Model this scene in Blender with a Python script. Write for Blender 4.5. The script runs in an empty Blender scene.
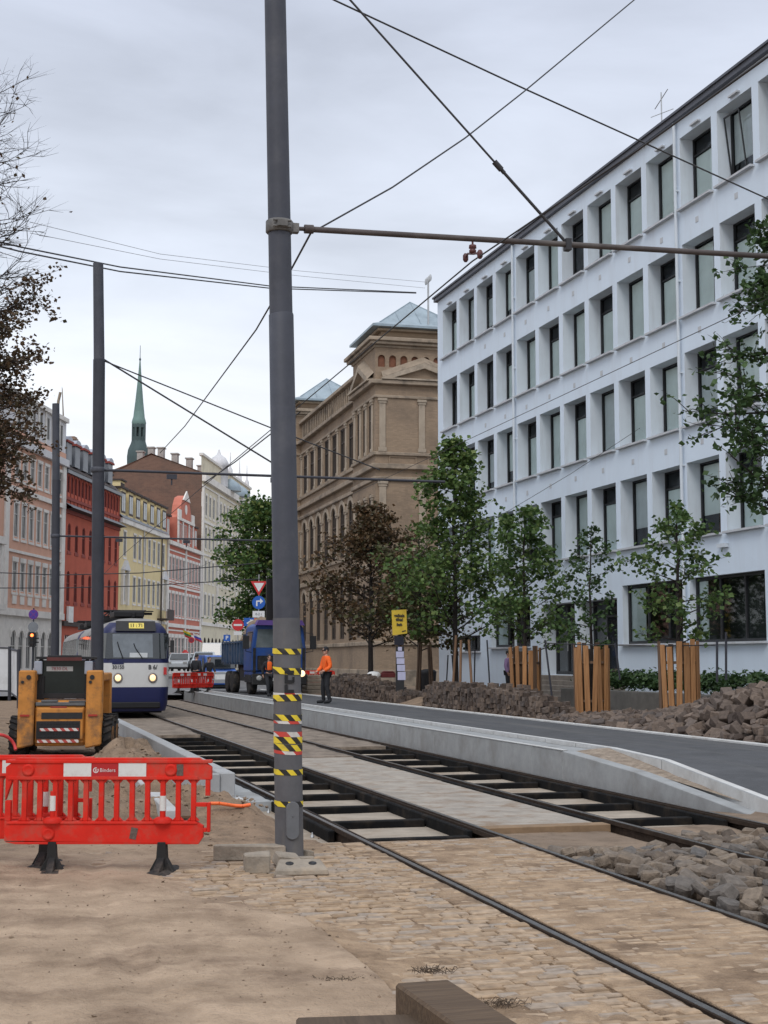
import bpy, bmesh, math, random
import numpy as np
from mathutils import Matrix, Vector, Euler
SC = bpy.context.scene
COL = SC.collection
PI = math.pi
rnd = random.Random(7)
TH = 0.266                      # heading of the tram tracks
CAMH = 1.85
FPX, PITCH = 1420.0, 0.104

def st(u, v, z=0.0):            # street frame (along the track, across it) to world
    return (v*math.cos(TH)-u*math.sin(TH), v*math.sin(TH)+u*math.cos(TH), z)
def ray(px, py):
    x = (px-384)/FPX; y = (512-py)/FPX
    return (x, math.cos(PITCH)-y*math.sin(PITCH), math.sin(PITCH)+y*math.cos(PITCH))
def at(px, py, Y):              # a sight line met at a distance Y
    r = ray(px, py); t = Y/r[1]
    return Vector((r[0]*t, Y, CAMH+r[2]*t))

# ---------------------------------------------------------------- materials
_M = {}
def _nodes(name):
    m = bpy.data.materials.new(name); m.use_nodes = True
    nt = m.node_tree
    return m, nt, nt.nodes['Principled BSDF']
def mat(name, col, rough=0.7, var=0.25, scale=6.0, bump=0.0, bscale=None, metal=0.0, col2=None, spec=0.4,
        emit=None, estr=1.0, stain=None, sscale=0.8, samt=0.5, streak=None, detail=6.0, rvar=0.0, coat=0.0):
    if name in _M: return _M[name]
    m, nt, b = _nodes(name)
    N, L = nt.nodes, nt.links
    tc = N.new('ShaderNodeTexCoord')
    b.inputs['Roughness'].default_value = rough
    b.inputs['Metallic'].default_value = metal
    b.inputs['Specular IOR Level'].default_value = spec
    b.inputs['Coat Weight'].default_value = coat
    c1 = tuple(max(0, c*(1-var)) for c in col); c2 = tuple(min(1, c*(1+var)) for c in col) if col2 is None else col2
    n = N.new('ShaderNodeTexNoise'); n.inputs['Scale'].default_value = scale; n.inputs['Detail'].default_value = detail
    n.inputs['Roughness'].default_value = 0.65
    L.new(tc.outputs['Object'], n.inputs['Vector'])
    cr = N.new('ShaderNodeValToRGB'); cr.color_ramp.elements[0].position = 0.32; cr.color_ramp.elements[1].position = 0.68
    cr.color_ramp.elements[0].color = (*c1, 1); cr.color_ramp.elements[1].color = (*c2, 1)
    L.new(n.outputs['Fac'], cr.inputs['Fac'])
    out = cr.outputs['Color']
    if stain is not None:
        n2 = N.new('ShaderNodeTexNoise'); n2.inputs['Scale'].default_value = sscale; n2.inputs['Detail'].default_value = 8
        n2.inputs['Roughness'].default_value = 0.7
        if streak:
            mpg = N.new('ShaderNodeMapping'); mpg.inputs['Scale'].default_value = streak if hasattr(streak, '__len__') else (1, 1, streak); L.new(tc.outputs['Object'], mpg.inputs['Vector']); L.new(mpg.outputs[0], n2.inputs['Vector'])
        else: L.new(tc.outputs['Object'], n2.inputs['Vector'])
        mr = N.new('ShaderNodeMapRange'); mr.inputs['From Min'].default_value = 0.5; mr.inputs['From Max'].default_value = 0.66
        mr.inputs['To Max'].default_value = samt
        L.new(n2.outputs['Fac'], mr.inputs['Value'])
        mx = N.new('ShaderNodeMixRGB'); mx.inputs['Color2'].default_value = (*stain, 1)
        L.new(mr.outputs['Result'], mx.inputs['Fac']); L.new(out, mx.inputs['Color1'])
        out = mx.outputs['Color']
    L.new(out, b.inputs['Base Color'])
    if rvar:
        mr2 = N.new('ShaderNodeMapRange'); mr2.inputs['To Min'].default_value = rough-rvar; mr2.inputs['To Max'].default_value = rough+rvar
        L.new(n.outputs['Fac'], mr2.inputs['Value']); L.new(mr2.outputs['Result'], b.inputs['Roughness'])
    if bump:
        n3 = N.new('ShaderNodeTexNoise'); n3.inputs['Scale'].default_value = bscale or scale*3; n3.inputs['Detail'].default_value = 8
        L.new(tc.outputs['Object'], n3.inputs['Vector'])
        bp = N.new('ShaderNodeBump'); bp.inputs['Strength'].default_value = bump; bp.inputs['Distance'].default_value = 0.03
        L.new(n3.outputs['Fac'], bp.inputs['Height']); L.new(bp.outputs['Normal'], b.inputs['Normal'])
    if emit is not None:
        b.inputs['Emission Color'].default_value = (*emit, 1); b.inputs['Emission Strength'].default_value = estr
    _M[name] = m
    return m

def brick_mat(name, c1, c2, mortar, bw=0.26, bh=0.075, stain=(0.05, 0.04, 0.035), samt=0.5, sscale=0.35):
    if name in _M: return _M[name]
    m, nt, b = _nodes(name); N, L = nt.nodes, nt.links
    tc = N.new('ShaderNodeTexCoord'); sx = N.new('ShaderNodeSeparateXYZ'); L.new(tc.outputs['Object'], sx.inputs[0])
    ad = N.new('ShaderNodeMath'); L.new(sx.outputs['X'], ad.inputs[0]); L.new(sx.outputs['Y'], ad.inputs[1])
    cb = N.new('ShaderNodeCombineXYZ'); L.new(ad.outputs[0], cb.inputs['X']); L.new(sx.outputs['Z'], cb.inputs['Y'])
    br = N.new('ShaderNodeTexBrick'); L.new(cb.outputs[0], br.inputs['Vector'])
    br.inputs['Scale'].default_value = 1; br.inputs['Brick Width'].default_value = bw; br.inputs['Row Height'].default_value = bh
    br.inputs['Mortar Size'].default_value = 0.008; br.inputs['Color1'].default_value = (*c1, 1); br.inputs['Color2'].default_value = (*c2, 1)
    br.inputs['Mortar'].default_value = (*mortar, 1)
    n = N.new('ShaderNodeTexNoise'); n.inputs['Scale'].default_value = sscale; n.inputs['Detail'].default_value = 9; n.inputs['Roughness'].default_value = 0.7
    L.new(tc.outputs['Object'], n.inputs['Vector'])
    mr = N.new('ShaderNodeMapRange'); mr.inputs['From Min'].default_value = 0.45; mr.inputs['From Max'].default_value = 0.72; mr.inputs['To Max'].default_value = samt
    L.new(n.outputs['Fac'], mr.inputs['Value'])
    mx = N.new('ShaderNodeMixRGB'); mx.inputs['Color2'].default_value = (*stain, 1)
    L.new(mr.outputs['Result'], mx.inputs['Fac']); L.new(br.outputs['Color'], mx.inputs['Color1'])
    L.new(mx.outputs['Color'], b.inputs['Base Color']); b.inputs['Roughness'].default_value = 0.9
    _M[name] = m
    return m

def wood_mat(name, c1, c2, scale=3.0, axis='Z'):
    if name in _M: return _M[name]
    m, nt, b = _nodes(name); N, L = nt.nodes, nt.links
    tc = N.new('ShaderNodeTexCoord'); mp = N.new('ShaderNodeMapping')
    mp.inputs['Scale'].default_value = (12, 12, 0.8) if axis == 'Z' else (12, 0.8, 12)
    L.new(tc.outputs['Object'], mp.inputs['Vector'])
    n = N.new('ShaderNodeTexNoise'); n.inputs['Scale'].default_value = scale; n.inputs['Detail'].default_value = 8; n.inputs['Distortion'].default_value = 0.6
    L.new(mp.outputs[0], n.inputs['Vector'])
    cr = N.new('ShaderNodeValToRGB'); cr.color_ramp.elements[0].position = 0.3; cr.color_ramp.elements[1].position = 0.7
    cr.color_ramp.elements[0].color = (*c1, 1); cr.color_ramp.elements[1].color = (*c2, 1)
    L.new(n.outputs['Fac'], cr.inputs['Fac'])
    n2 = N.new('ShaderNodeTexNoise'); n2.inputs['Scale'].default_value = 1.3; n2.inputs['Detail'].default_value = 4
    L.new(tc.outputs['Object'], n2.inputs['Vector'])
    oi = N.new('ShaderNodeObjectInfo')
    hs = N.new('ShaderNodeHueSaturation'); L.new(cr.outputs['Color'], hs.inputs['Color'])
    mr = N.new('ShaderNodeMapRange'); mr.inputs['To Min'].default_value = 0.7; mr.inputs['To Max'].default_value = 1.25
    L.new(oi.outputs['Random'], mr.inputs['Value']); L.new(mr.outputs['Result'], hs.inputs['Value'])
    L.new(hs.outputs['Color'], b.inputs['Base Color']); b.inputs['Roughness'].default_value = 0.8
    bp = N.new('ShaderNodeBump'); bp.inputs['Strength'].default_value = 0.4; bp.inputs['Distance'].default_value = 0.01
    L.new(n.outputs['Fac'], bp.inputs['Height']); L.new(bp.outputs['Normal'], b.inputs['Normal'])
    _M[name] = m
    return m

def leaf_mat(name, cols, trans=0.3):
    if name in _M: return _M[name]
    m, nt, b = _nodes(name); N, L = nt.nodes, nt.links
    ge = N.new('ShaderNodeNewGeometry'); cr = N.new('ShaderNodeValToRGB')
    el = cr.color_ramp.elements
    while len(el) < len(cols): el.new(0.5)
    for i, c in enumerate(cols):
        el[i].position = i/(len(cols)-1); el[i].color = (*c, 1)
    L.new(ge.outputs['Random Per Island'], cr.inputs['Fac'])
    L.new(cr.outputs['Color'], b.inputs['Base Color']); b.inputs['Roughness'].default_value = 0.55
    b.inputs['Specular IOR Level'].default_value = 0.3
    tr = N.new('ShaderNodeBsdfTranslucent'); L.new(cr.outputs['Color'], tr.inputs['Color'])
    mx = N.new('ShaderNodeMixShader'); mx.inputs[0].default_value = trans
    L.new(b.outputs[0], mx.inputs[1]); L.new(tr.outputs[0], mx.inputs[2])
    L.new(mx.outputs[0], N['Material Output'].inputs['Surface'])
    _M[name] = m
    return m

def stone_mat(name, c1, c2, c3, bump=0.6):
    if name in _M: return _M[name]
    m, nt, b = _nodes(name); N, L = nt.nodes, nt.links
    ge = N.new('ShaderNodeNewGeometry'); oi = N.new('ShaderNodeObjectInfo')
    ad = N.new('ShaderNodeMath'); L.new(ge.outputs['Random Per Island'], ad.inputs[0]); L.new(oi.outputs['Random'], ad.inputs[1])
    fr = N.new('ShaderNodeMath'); fr.operation = 'FRACT'; L.new(ad.outputs[0], fr.inputs[0])
    cr = N.new('ShaderNodeValToRGB'); el = cr.color_ramp.elements; el.new(0.5)
    for i, c in enumerate((c1, c2, c3)):
        el[i].position = i*0.5; el[i].color = (*c, 1)
    L.new(fr.outputs[0], cr.inputs['Fac'])
    tc = N.new('ShaderNodeTexCoord'); n = N.new('ShaderNodeTexNoise'); n.inputs['Scale'].default_value = 14; n.inputs['Detail'].default_value = 7
    L.new(tc.outputs['Object'], n.inputs['Vector'])
    mx = N.new('ShaderNodeMixRGB'); mx.blend_type = 'OVERLAY'; mx.inputs[0].default_value = 0.6
    L.new(cr.outputs['Color'], mx.inputs['Color1']); L.new(n.outputs['Fac'], mx.inputs['Color2'])
    L.new(mx.outputs['Color'], b.inputs['Base Color']); b.inputs['Roughness'].default_value = 0.85
    bp = N.new('ShaderNodeBump'); bp.inputs['Strength'].default_value = bump; bp.inputs['Distance'].default_value = 0.02
    L.new(n.outputs['Fac'], bp.inputs['Height']); L.new(bp.outputs['Normal'], b.inputs['Normal'])
    _M[name] = m
    return m

def stripe_mat(name, ca, cb, width=0.08, ang=0.8):
    """diagonal hazard stripes that run round a post (object space)"""
    if name in _M: return _M[name]
    m, nt, b = _nodes(name); N, L = nt.nodes, nt.links
    tc = N.new('ShaderNodeTexCoord'); sx = N.new('ShaderNodeSeparateXYZ'); L.new(tc.outputs['Object'], sx.inputs[0])
    mu = N.new('ShaderNodeMath'); mu.operation = 'MULTIPLY'; mu.inputs[1].default_value = ang; L.new(sx.outputs['Z'], mu.inputs[0])
    ad = N.new('ShaderNodeMath'); L.new(sx.outputs['X'], ad.inputs[0]); L.new(mu.outputs[0], ad.inputs[1])
    dv = N.new('ShaderNodeMath'); dv.operation = 'DIVIDE'; dv.inputs[1].default_value = width*2; L.new(ad.outputs[0], dv.inputs[0])
    fr = N.new('ShaderNodeMath'); fr.operation = 'FRACT'; L.new(dv.outputs[0], fr.inputs[0])
    gt = N.new('ShaderNodeMath'); gt.operation = 'GREATER_THAN'; gt.inputs[1].default_value = 0.5; L.new(fr.outputs[0], gt.inputs[0])
    mx = N.new('ShaderNodeMixRGB'); mx.inputs['Color1'].default_value = (*ca, 1); mx.inputs['Color2'].default_value = (*cb, 1)
    L.new(gt.outputs[0], mx.inputs['Fac'])
    n = N.new('ShaderNodeTexNoise'); n.inputs['Scale'].default_value = 9; n.inputs['Detail'].default_value = 6; L.new(tc.outputs['Object'], n.inputs['Vector'])
    mr = N.new('ShaderNodeMapRange'); mr.inputs['From Min'].default_value = 0.5; mr.inputs['From Max'].default_value = 0.8; mr.inputs['To Max'].default_value = 0.45
    L.new(n.outputs['Fac'], mr.inputs['Value'])
    m2 = N.new('ShaderNodeMixRGB'); m2.inputs['Color2'].default_value = (0.10, 0.085, 0.07, 1)
    L.new(mr.outputs['Result'], m2.inputs['Fac']); L.new(mx.outputs['Color'], m2.inputs['Color1'])
    L.new(m2.outputs['Color'], b.inputs['Base Color']); b.inputs['Roughness'].default_value = 0.6
    _M[name] = m
    return m

def glass_mat(name, tint=(0.75, 0.8, 0.8), fac=0.28):
    if name in _M: return _M[name]
    m, nt, b = _nodes(name); N, L = nt.nodes, nt.links
    N.remove(b)
    tr = N.new('ShaderNodeBsdfTransparent'); tr.inputs[0].default_value = (*tint, 1)
    gl = N.new('ShaderNodeBsdfGlossy'); gl.inputs['Roughness'].default_value = 0.04; gl.inputs['Color'].default_value = (0.85, 0.9, 0.95, 1)
    fr = N.new('ShaderNodeLayerWeight'); fr.inputs['Blend'].default_value = fac
    mx = N.new('ShaderNodeMixShader'); L.new(fr.outputs['Fresnel'], mx.inputs[0])
    L.new(tr.outputs[0], mx.inputs[1]); L.new(gl.outputs[0], mx.inputs[2])
    L.new(mx.outputs[0], N['Material Output'].inputs['Surface'])
    _M[name] = m
    return m

# ---------------------------------------------------------------- geometry
class MB:
    def __init__(s): s.v = []; s.f = []; s.mi = []; s.sm = []
    def add(s, vs, fs, mi=0, sm=False, M=None):
        o = len(s.v)
        if M is not None: vs = [tuple(M @ Vector(p)) for p in vs]
        s.v += [tuple(p) for p in vs]
        for f in fs:
            s.f.append([i+o for i in f]); s.mi.append(mi); s.sm.append(sm)
        return s
    def box(s, x0, x1, y0, y1, z0, z1, mi=0, M=None):
        vs = [(x0,y0,z0),(x1,y0,z0),(x1,y1,z0),(x0,y1,z0),(x0,y0,z1),(x1,y0,z1),(x1,y1,z1),(x0,y1,z1)]
        return s.add(vs, [(0,3,2,1),(4,5,6,7),(0,1,5,4),(1,2,6,5),(2,3,7,6),(3,0,4,7)], mi, False, M)
    def quad(s, a, b, c, d, mi=0, M=None): return s.add([a,b,c,d], [(0,1,2,3)], mi, False, M)
    def tube(s, pts, rad, n=8, mi=0, sm=True, caps=True):
        pts = [Vector(p) for p in pts]
        if not hasattr(rad, '__len__'): rad = [rad]*len(pts)
        vs = []; fs = []
        t0 = (pts[1]-pts[0]).normalized()
        ref = Vector((0,0,1)) if abs(t0.z) < 0.9 else Vector((1,0,0))
        a = t0.cross(ref).normalized()
        for i, p in enumerate(pts):
            t = (pts[min(i+1, len(pts)-1)]-pts[max(i-1, 0)])
            if t.length < 1e-9: t = t0
            t.normalize()
            a = (a-t*a.dot(t)); a.normalize(); b = t.cross(a)
            for k in range(n):
                q = 2*PI*k/n
                vs.append(p+(a*math.cos(q)+b*math.sin(q))*rad[i])
        for i in range(len(pts)-1):
            for k in range(n):
                fs.append((i*n+k, i*n+(k+1) % n, (i+1)*n+(k+1) % n, (i+1)*n+k))
        s.add(vs, fs, mi, sm)
        if caps:
            o = len(s.v)-len(vs)
            for base, rev in ((o, True), (o+(len(pts)-1)*n, False)):
                ring = [s.v[base+k] for k in range(n)]; q = len(s.v); s.v += ring
                f = [q+k for k in range(n)]
                s.f.append(f[::-1] if rev else f); s.mi.append(mi); s.sm.append(False)
        return s
    def lathe(s, prof, n=16, mi=0, sm=True, M=None, caps=True):
        vs = []; fs = []
        for r, z in prof:
            for k in range(n):
                q = 2*PI*k/n; vs.append((r*math.cos(q), r*math.sin(q), z))
        for i in range(len(prof)-1):
            for k in range(n): fs.append((i*n+k, i*n+(k+1) % n, (i+1)*n+(k+1) % n, (i+1)*n+k))
        s.add(vs, fs, mi, sm, M)
        if caps:
            s.add(vs[:n], [tuple(range(n))[::-1]], mi, False, M); s.add(vs[-n:], [tuple(range(n))], mi, False, M)
        return s
    def prism(s, poly, y0, y1, mi=0, M=None):      # polygon in x,z pushed along y
        n = len(poly)
        vs = [(x, y0, z) for x, z in poly]+[(x, y1, z) for x, z in poly]
        fs = [tuple(range(n)), tuple(range(2*n-1, n-1, -1))]
        for i in range(n): fs.append((i, i+n, (i+1) % n+n, (i+1) % n))
        return s.add(vs, fs, mi, False, M)
    def disc(s, r, n=20, y=0.0, th=0.02, mi=0, cx=0.0, cz=0.0):  # a plate facing -y
        return s.prism([(cx+r*math.cos(2*PI*k/n), cz+r*math.sin(2*PI*k/n)) for k in range(n)], y, y+th, mi)
    def build(s, name, mats, parent=None, loc=None, rot=None, bevel=0.0, seg=1, scale=None):
        return link(name, s.mesh(name, mats, bevel, seg), parent, loc, rot, scale)
    def mesh(s, name, mats, bevel=0.0, seg=1):
        me = bpy.data.meshes.new(name); me.from_pydata(s.v, [], s.f)
        if not isinstance(mats, (list, tuple)): mats = [mats]
        for m in mats: me.materials.append(m)
        me.polygons.foreach_set('material_index', s.mi); me.polygons.foreach_set('use_smooth', s.sm)
        bm = bmesh.new(); bm.from_mesh(me)
        bmesh.ops.recalc_face_normals(bm, faces=bm.faces)
        if bevel:
            ed = [e for e in bm.edges if len(e.link_faces) == 2 and e.calc_face_angle(0) > 0.6]
            bmesh.ops.bevel(bm, geom=ed, offset=bevel, segments=seg, affect='EDGES', profile=0.7)
        bm.to_mesh(me); bm.free()
        me.update()
        return me

def link(name, me, parent=None, loc=None, rot=None, scale=None):
    o = bpy.data.objects.new(name, me); COL.objects.link(o)
    if parent is not None: o.parent = parent
    if loc is not None: o.location = loc
    if rot is not None: o.rotation_euler = rot if hasattr(rot, '__len__') else (0, 0, rot)
    if scale is not None: o.scale = scale
    return o
def tag(o, label, cat, group=None, kind=None):
    if label: o['label'] = label
    if cat: o['category'] = cat
    if group: o['group'] = group
    if kind: o['kind'] = kind
    return o
def struct(o, kind='structure'):
    o['kind'] = kind; return o
def thing(name, label, cat, loc=(0,0,0), rz=0.0, group=None):
    o = link(name, None, None, loc, rz)
    o.empty_display_size = 0.3
    return tag(o, label, cat, group)
def dup(root, loc, rz, label=None, group=None):
    def cp(o, par):
        c = o.copy(); COL.objects.link(c)
        if par is not None: c.parent = par
        for ch in list(o.children): cp(ch, c)
        return c
    r = cp(root, None); r.location = loc; r.rotation_euler = (0, 0, rz)
    if label: r['label'] = label
    if group: r['group'] = group
    return r
def text_mesh(body, size, m, ext=0.004, bold=0.0, align='CENTER'):
    cu = bpy.data.curves.new('lettering', 'FONT'); cu.body = body; cu.size = size; cu.extrude = ext; cu.offset = bold
    cu.align_x = align; cu.align_y = 'CENTER'; cu.resolution_u = 3
    o = bpy.data.objects.new('tmp', cu); COL.objects.link(o)
    dg = bpy.context.evaluated_depsgraph_get(); me = bpy.data.meshes.new_from_object(o.evaluated_get(dg))
    bpy.data.objects.remove(o); bpy.data.curves.remove(cu)
    me.materials.clear(); me.materials.append(m); me.name = 'lettering'
    return me
def lettering(body, size, m, parent, loc, rz=0.0, bold=0.0, name='lettering'):   # upright, facing -y
    return link(name, text_mesh(body, size, m, 0.003, bold), parent, loc, (PI/2, 0, rz))

_lat = np.random.RandomState(3).rand(256, 256)
def vnoise(x, y):
    xi = np.floor(x).astype(int); yi = np.floor(y).astype(int); fx = x-xi; fy = y-yi
    fx = fx*fx*(3-2*fx); fy = fy*fy*(3-2*fy)
    g = lambda i, j: _lat[i % 256, j % 256]
    return (g(xi,yi)*(1-fx)+g(xi+1,yi)*fx)*(1-fy)+(g(xi,yi+1)*(1-fx)+g(xi+1,yi+1)*fx)*fy
def fbm(x, y, sc=1.0, oc=5):
    t = 0; a = 0.5
    for k in range(oc):
        t = t+a*(vnoise(x*sc+17.3*k, y*sc+5.1*k)-0.5); a *= 0.5; sc *= 2.03
    return t
def sheet(name, us, vs, hf, m, skirt=None):
    """a height field in the street frame, smooth shaded"""
    U, V = np.meshgrid(np.asarray(us), np.asarray(vs), indexing='ij')
    Z = hf(U, V)+0*U
    X = V*math.cos(TH)-U*math.sin(TH); Y = V*math.sin(TH)+U*math.cos(TH)
    nu, nv = U.shape
    co = np.stack([X, Y, Z], -1).reshape(-1, 3)
    idx = np.arange(nu*nv).reshape(nu, nv)
    q = np.stack([idx[:-1,:-1], idx[:-1,1:], idx[1:,1:], idx[1:,:-1]], -1).reshape(-1, 4)
    verts = co.tolist(); faces = q.tolist()
    if skirt is not None:
        rim = list(idx[0,:])+list(idx[1:,-1])+list(idx[-1,-2::-1])+list(idx[-2:0:-1,0])
        o = len(verts)
        for i in rim: verts.append((co[i][0], co[i][1], skirt))
        n = len(rim)
        for k in range(n): faces.append([int(rim[k]), int(rim[(k+1) % n]), o+(k+1) % n, o+k])
    me = bpy.data.meshes.new(name); me.from_pydata(verts, [], faces); me.materials.append(m)
    sm = [True]*len(q)+[False]*(len(faces)-len(q)); me.polygons.foreach_set('use_smooth', sm); me.update()
    bm = bmesh.new(); bm.from_mesh(me); bmesh.ops.recalc_face_normals(bm, faces=bm.faces); bm.to_mesh(me); bm.free()
    return link(name, me)

# walls with openings: openings are (x0, x1, z0, z1, arch) ; arch True rounds the head
def wall(mb, x0, x1, z0, z1, ops, depth=0.2, mi=0, rmi=None, y=0.0):
    rmi = mi if rmi is None else rmi
    xs = sorted(set([x0, x1]+[o[0] for o in ops]+[o[1] for o in ops])); zs = sorted(set([z0, z1]+[o[2] for o in ops]+[o[3] for o in ops]))
    for i in range(len(zs)-1):
        za, zb = zs[i], zs[i+1]; zc = (za+zb)/2; run = None
        for j in range(len(xs)-1):
            xc = (xs[j]+xs[j+1])/2
            hole = any(o[0] < xc < o[1] and o[2] < zc < o[3] for o in ops)
            if not hole and run is None: run = xs[j]
            if hole and run is not None:
                mb.quad((run,y,za),(xs[j],y,za),(xs[j],y,zb),(run,y,zb), mi); run = None
        if run is not None: mb.quad((run,y,za),(xs[-1],y,za),(xs[-1],y,zb),(run,y,zb), mi)
    for o in ops:
        a, b, c, d = o[:4]; e = y+(o[5] if len(o) > 5 else depth)
        arch = len(o) > 4 and o[4]
        r = (b-a)/2; zt = d-r if arch else d
        mb.quad((a,y,c),(a,e,c),(a,e,zt),(a,y,zt), rmi); mb.quad((b,y,c),(b,y,zt),(b,e,zt),(b,e,c), rmi)
        mb.quad((a,y,c),(b,y,c),(b,e,c),(a,e,c), rmi)
        if arch:
            n = 8; cx = (a+b)/2
            ar = [(cx-r*math.cos(PI*k/n), zt+r*math.sin(PI*k/n)) for k in range(n+1)]
            for k in range(n):
                p, q = ar[k], ar[k+1]
                mb.quad((p[0],y,p[1]),(p[0],e,p[1]),(q[0],e,q[1]),(q[0],y,q[1]), rmi)
                mb.quad((p[0],y,p[1]),(q[0],y,q[1]),(q[0],y,d),(p[0],y,d), mi)
        else:
            mb.quad((a,y,d),(a,e,d),(b,e,d),(b,y,d), rmi)
    return mb

_W = {}
def window(parent, x, z, w, h, y=0.15, frame=None, pane=None, fw=0.07, mull=(0.5,), trans=(0.7,), arch=False, extra=None, name='window', sill=None):
    """window part (frame bars) > pane, and a sill; meshes are shared between equal windows. x,z = lower left of the opening"""
    key = (round(w,3), round(h,3), frame.name, pane.name, fw, mull, trans, arch)
    if key not in _W:
        f = MB(); d0, d1 = -0.05, 0.03
        hz = h-w/2 if arch else h
        f.box(0, fw, d0, d1, 0, hz); f.box(w-fw, w, d0, d1, 0, hz); f.box(fw, w-fw, d0, d1, 0, fw)
        if arch:
            n = 8; r = w/2
            for k in range(n):
                a, b = PI*k/n, PI*(k+1)/n
                P = lambda q, rr: (r-rr*math.cos(q), hz+rr*math.sin(q))
                f.prism([P(a,r), P(b,r), P(b,r-fw), P(a,r-fw)], d0, d1)
        else: f.box(fw, w-fw, d0, d1, h-fw, h)
        for m in mull: f.box(w*m-fw*0.4, w*m+fw*0.4, d0+0.006, d1-0.006, fw, h-fw)
        for t in trans: f.box(fw, w-fw, d0+0.009, d1-0.009, h*t-fw*0.45, h*t+fw*0.45)
        p = MB()
        if arch:
            n = 10; r = w/2
            p.add([(0,0,0),(w,0,0)]+[(r+r*math.cos(PI*k/n), 0, hz+r*math.sin(PI*k/n)) for k in range(n+1)], [tuple(range(n+3))])
        else: p.quad((0,0,0),(w,0,0),(w,0,h),(0,0,h))
        _W[key] = (f.mesh('window', frame), p.mesh('pane', pane))
    fm, pm = _W[key]
    o = link(name, fm, parent, (x, y, z)); link('pane', pm, o, (0, 0.012, 0))
    if sill is not None:
        k2 = ('sill', round(w,3), sill.name, round(y,3))
        if k2 not in _W: _W[k2] = MB().box(-0.06, w+0.06, -y-0.10, 0.0, -0.07, -0.004).mesh('sill', sill)
        link('sill', _W[k2], o, (0, -0.051, 0))
    return o
EXPO, SUNE = 0.24, 1.1
# ---------------------------------------------------------------- camera, sky, light
cam = bpy.data.cameras.new('camera'); co = bpy.data.objects.new('camera', cam); COL.objects.link(co)
cam.sensor_fit = 'VERTICAL'; cam.sensor_height = 36; cam.lens = 36*FPX/1024
cam.clip_start = 0.1; cam.clip_end = 3000
co.location = (0, 0, CAMH); co.rotation_euler = (PI/2+PITCH, 0, 0)
SC.camera = co
SC.view_settings.view_transform = 'Standard'; SC.view_settings.look = 'None'; SC.view_settings.exposure = EXPO
SC.view_settings.gamma = 1; SC.view_settings.use_curve_mapping = False
SUN_EL, SUN_AZ = math.radians(48), math.radians(194)     # azimuth clockwise from +Y (ahead): behind the camera, to the left
W = bpy.data.worlds.new('World'); SC.world = W; W.use_nodes = True
nt = W.node_tree; N, L = nt.nodes, nt.links
bg = N['Background']; bg.inputs['Strength'].default_value = 0.1
sky = N.new('ShaderNodeTexSky'); sky.sky_type = 'NISHITA'; sky.sun_disc = False
sky.sun_elevation = SUN_EL; sky.sun_rotation = SUN_AZ
tc = N.new('ShaderNodeTexCoord'); sx = N.new('ShaderNodeSeparateXYZ'); L.new(tc.outputs['Generated'], sx.inputs[0])
cr = N.new('ShaderNodeValToRGB'); el = cr.color_ramp.elements
el[0].position = 0.0; el[0].color = (0.93, 0.93, 0.915, 1); el[1].position = 0.46; el[1].color = (0.54, 0.585, 0.695, 1)
e = el.new(0.13); e.color = (0.88, 0.895, 0.915, 1)
e = el.new(0.26); e.color = (0.69, 0.74, 0.835, 1)
e = el.new(0.75); e.color = (1.00, 1.05, 1.13, 1)
L.new(sx.outputs['Z'], cr.inputs['Fac'])
mp = N.new('ShaderNodeMapping'); mp.inputs['Scale'].default_value = (1, 1, 3.2); L.new(tc.outputs['Generated'], mp.inputs['Vector'])
cn = N.new('ShaderNodeTexNoise'); cn.inputs['Scale'].default_value = 3.6; cn.inputs['Detail'].default_value = 7; cn.inputs['Roughness'].default_value = 0.52; cn.inputs['Distortion'].default_value = 0.35
L.new(mp.outputs[0], cn.inputs['Vector'])
cm = N.new('ShaderNodeMapRange'); cm.inputs['From Min'].default_value = 0.3; cm.inputs['From Max'].default_value = 0.7
cm.inputs['To Min'].default_value = 8.3; cm.inputs['To Max'].default_value = 11.6
L.new(cn.outputs['Fac'], cm.inputs['Value'])
ml = N.new('ShaderNodeMixRGB'); ml.blend_type = 'MULTIPLY'; ml.inputs[0].default_value = 1
L.new(cr.outputs['Color'], ml.inputs['Color1']); L.new(cm.outputs['Result'], ml.inputs['Color2'])
mx = N.new('ShaderNodeMixRGB'); mx.inputs[0].default_value = 0.93
L.new(sky.outputs['Color'], mx.inputs['Color1']); L.new(ml.outputs['Color'], mx.inputs['Color2'])
L.new(mx.outputs['Color'], bg.inputs['Color'])
sl = bpy.data.lights.new('sun', 'SUN'); sl.energy = SUNE; sl.angle = math.radians(25); sl.color = (1.0, 0.965, 0.92)
so = bpy.data.objects.new('sun', sl); COL.objects.link(so)
d = Vector((math.sin(SUN_AZ)*math.cos(SUN_EL), math.cos(SUN_AZ)*math.cos(SUN_EL), math.sin(SUN_EL)))
so.rotation_euler = d.to_track_quat('Z', 'Y').to_euler(); so.location = d*60

# ---------------------------------------------------------------- palette
SAND = mat('sand', (0.325, 0.228, 0.150), 0.95, col2=(0.465, 0.342, 0.240), scale=1.8, bump=1.0, bscale=34, stain=(0.17, 0.112, 0.072), sscale=1.1, samt=0.8, detail=10)
JOINT = mat('joint_sand', (0.26, 0.172, 0.105), 0.95, col2=(0.44, 0.312, 0.203), scale=2.6, bump=1.0, bscale=34, stain=(0.12, 0.075, 0.045), sscale=1.5, samt=0.8, detail=10)
DIRT = mat('dirt', (0.165, 0.118, 0.082), 0.95, col2=(0.28, 0.205, 0.145), scale=3.0, bump=1.0, bscale=14, stain=(0.12, 0.09, 0.07), sscale=1.5, samt=0.6, detail=10)
CONC = mat('concrete', (0.30, 0.31, 0.315), 0.85, 0.12, 3.0, bump=0.15, bscale=40, stain=(0.20, 0.19, 0.18), sscale=1.2, samt=0.5)
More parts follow.
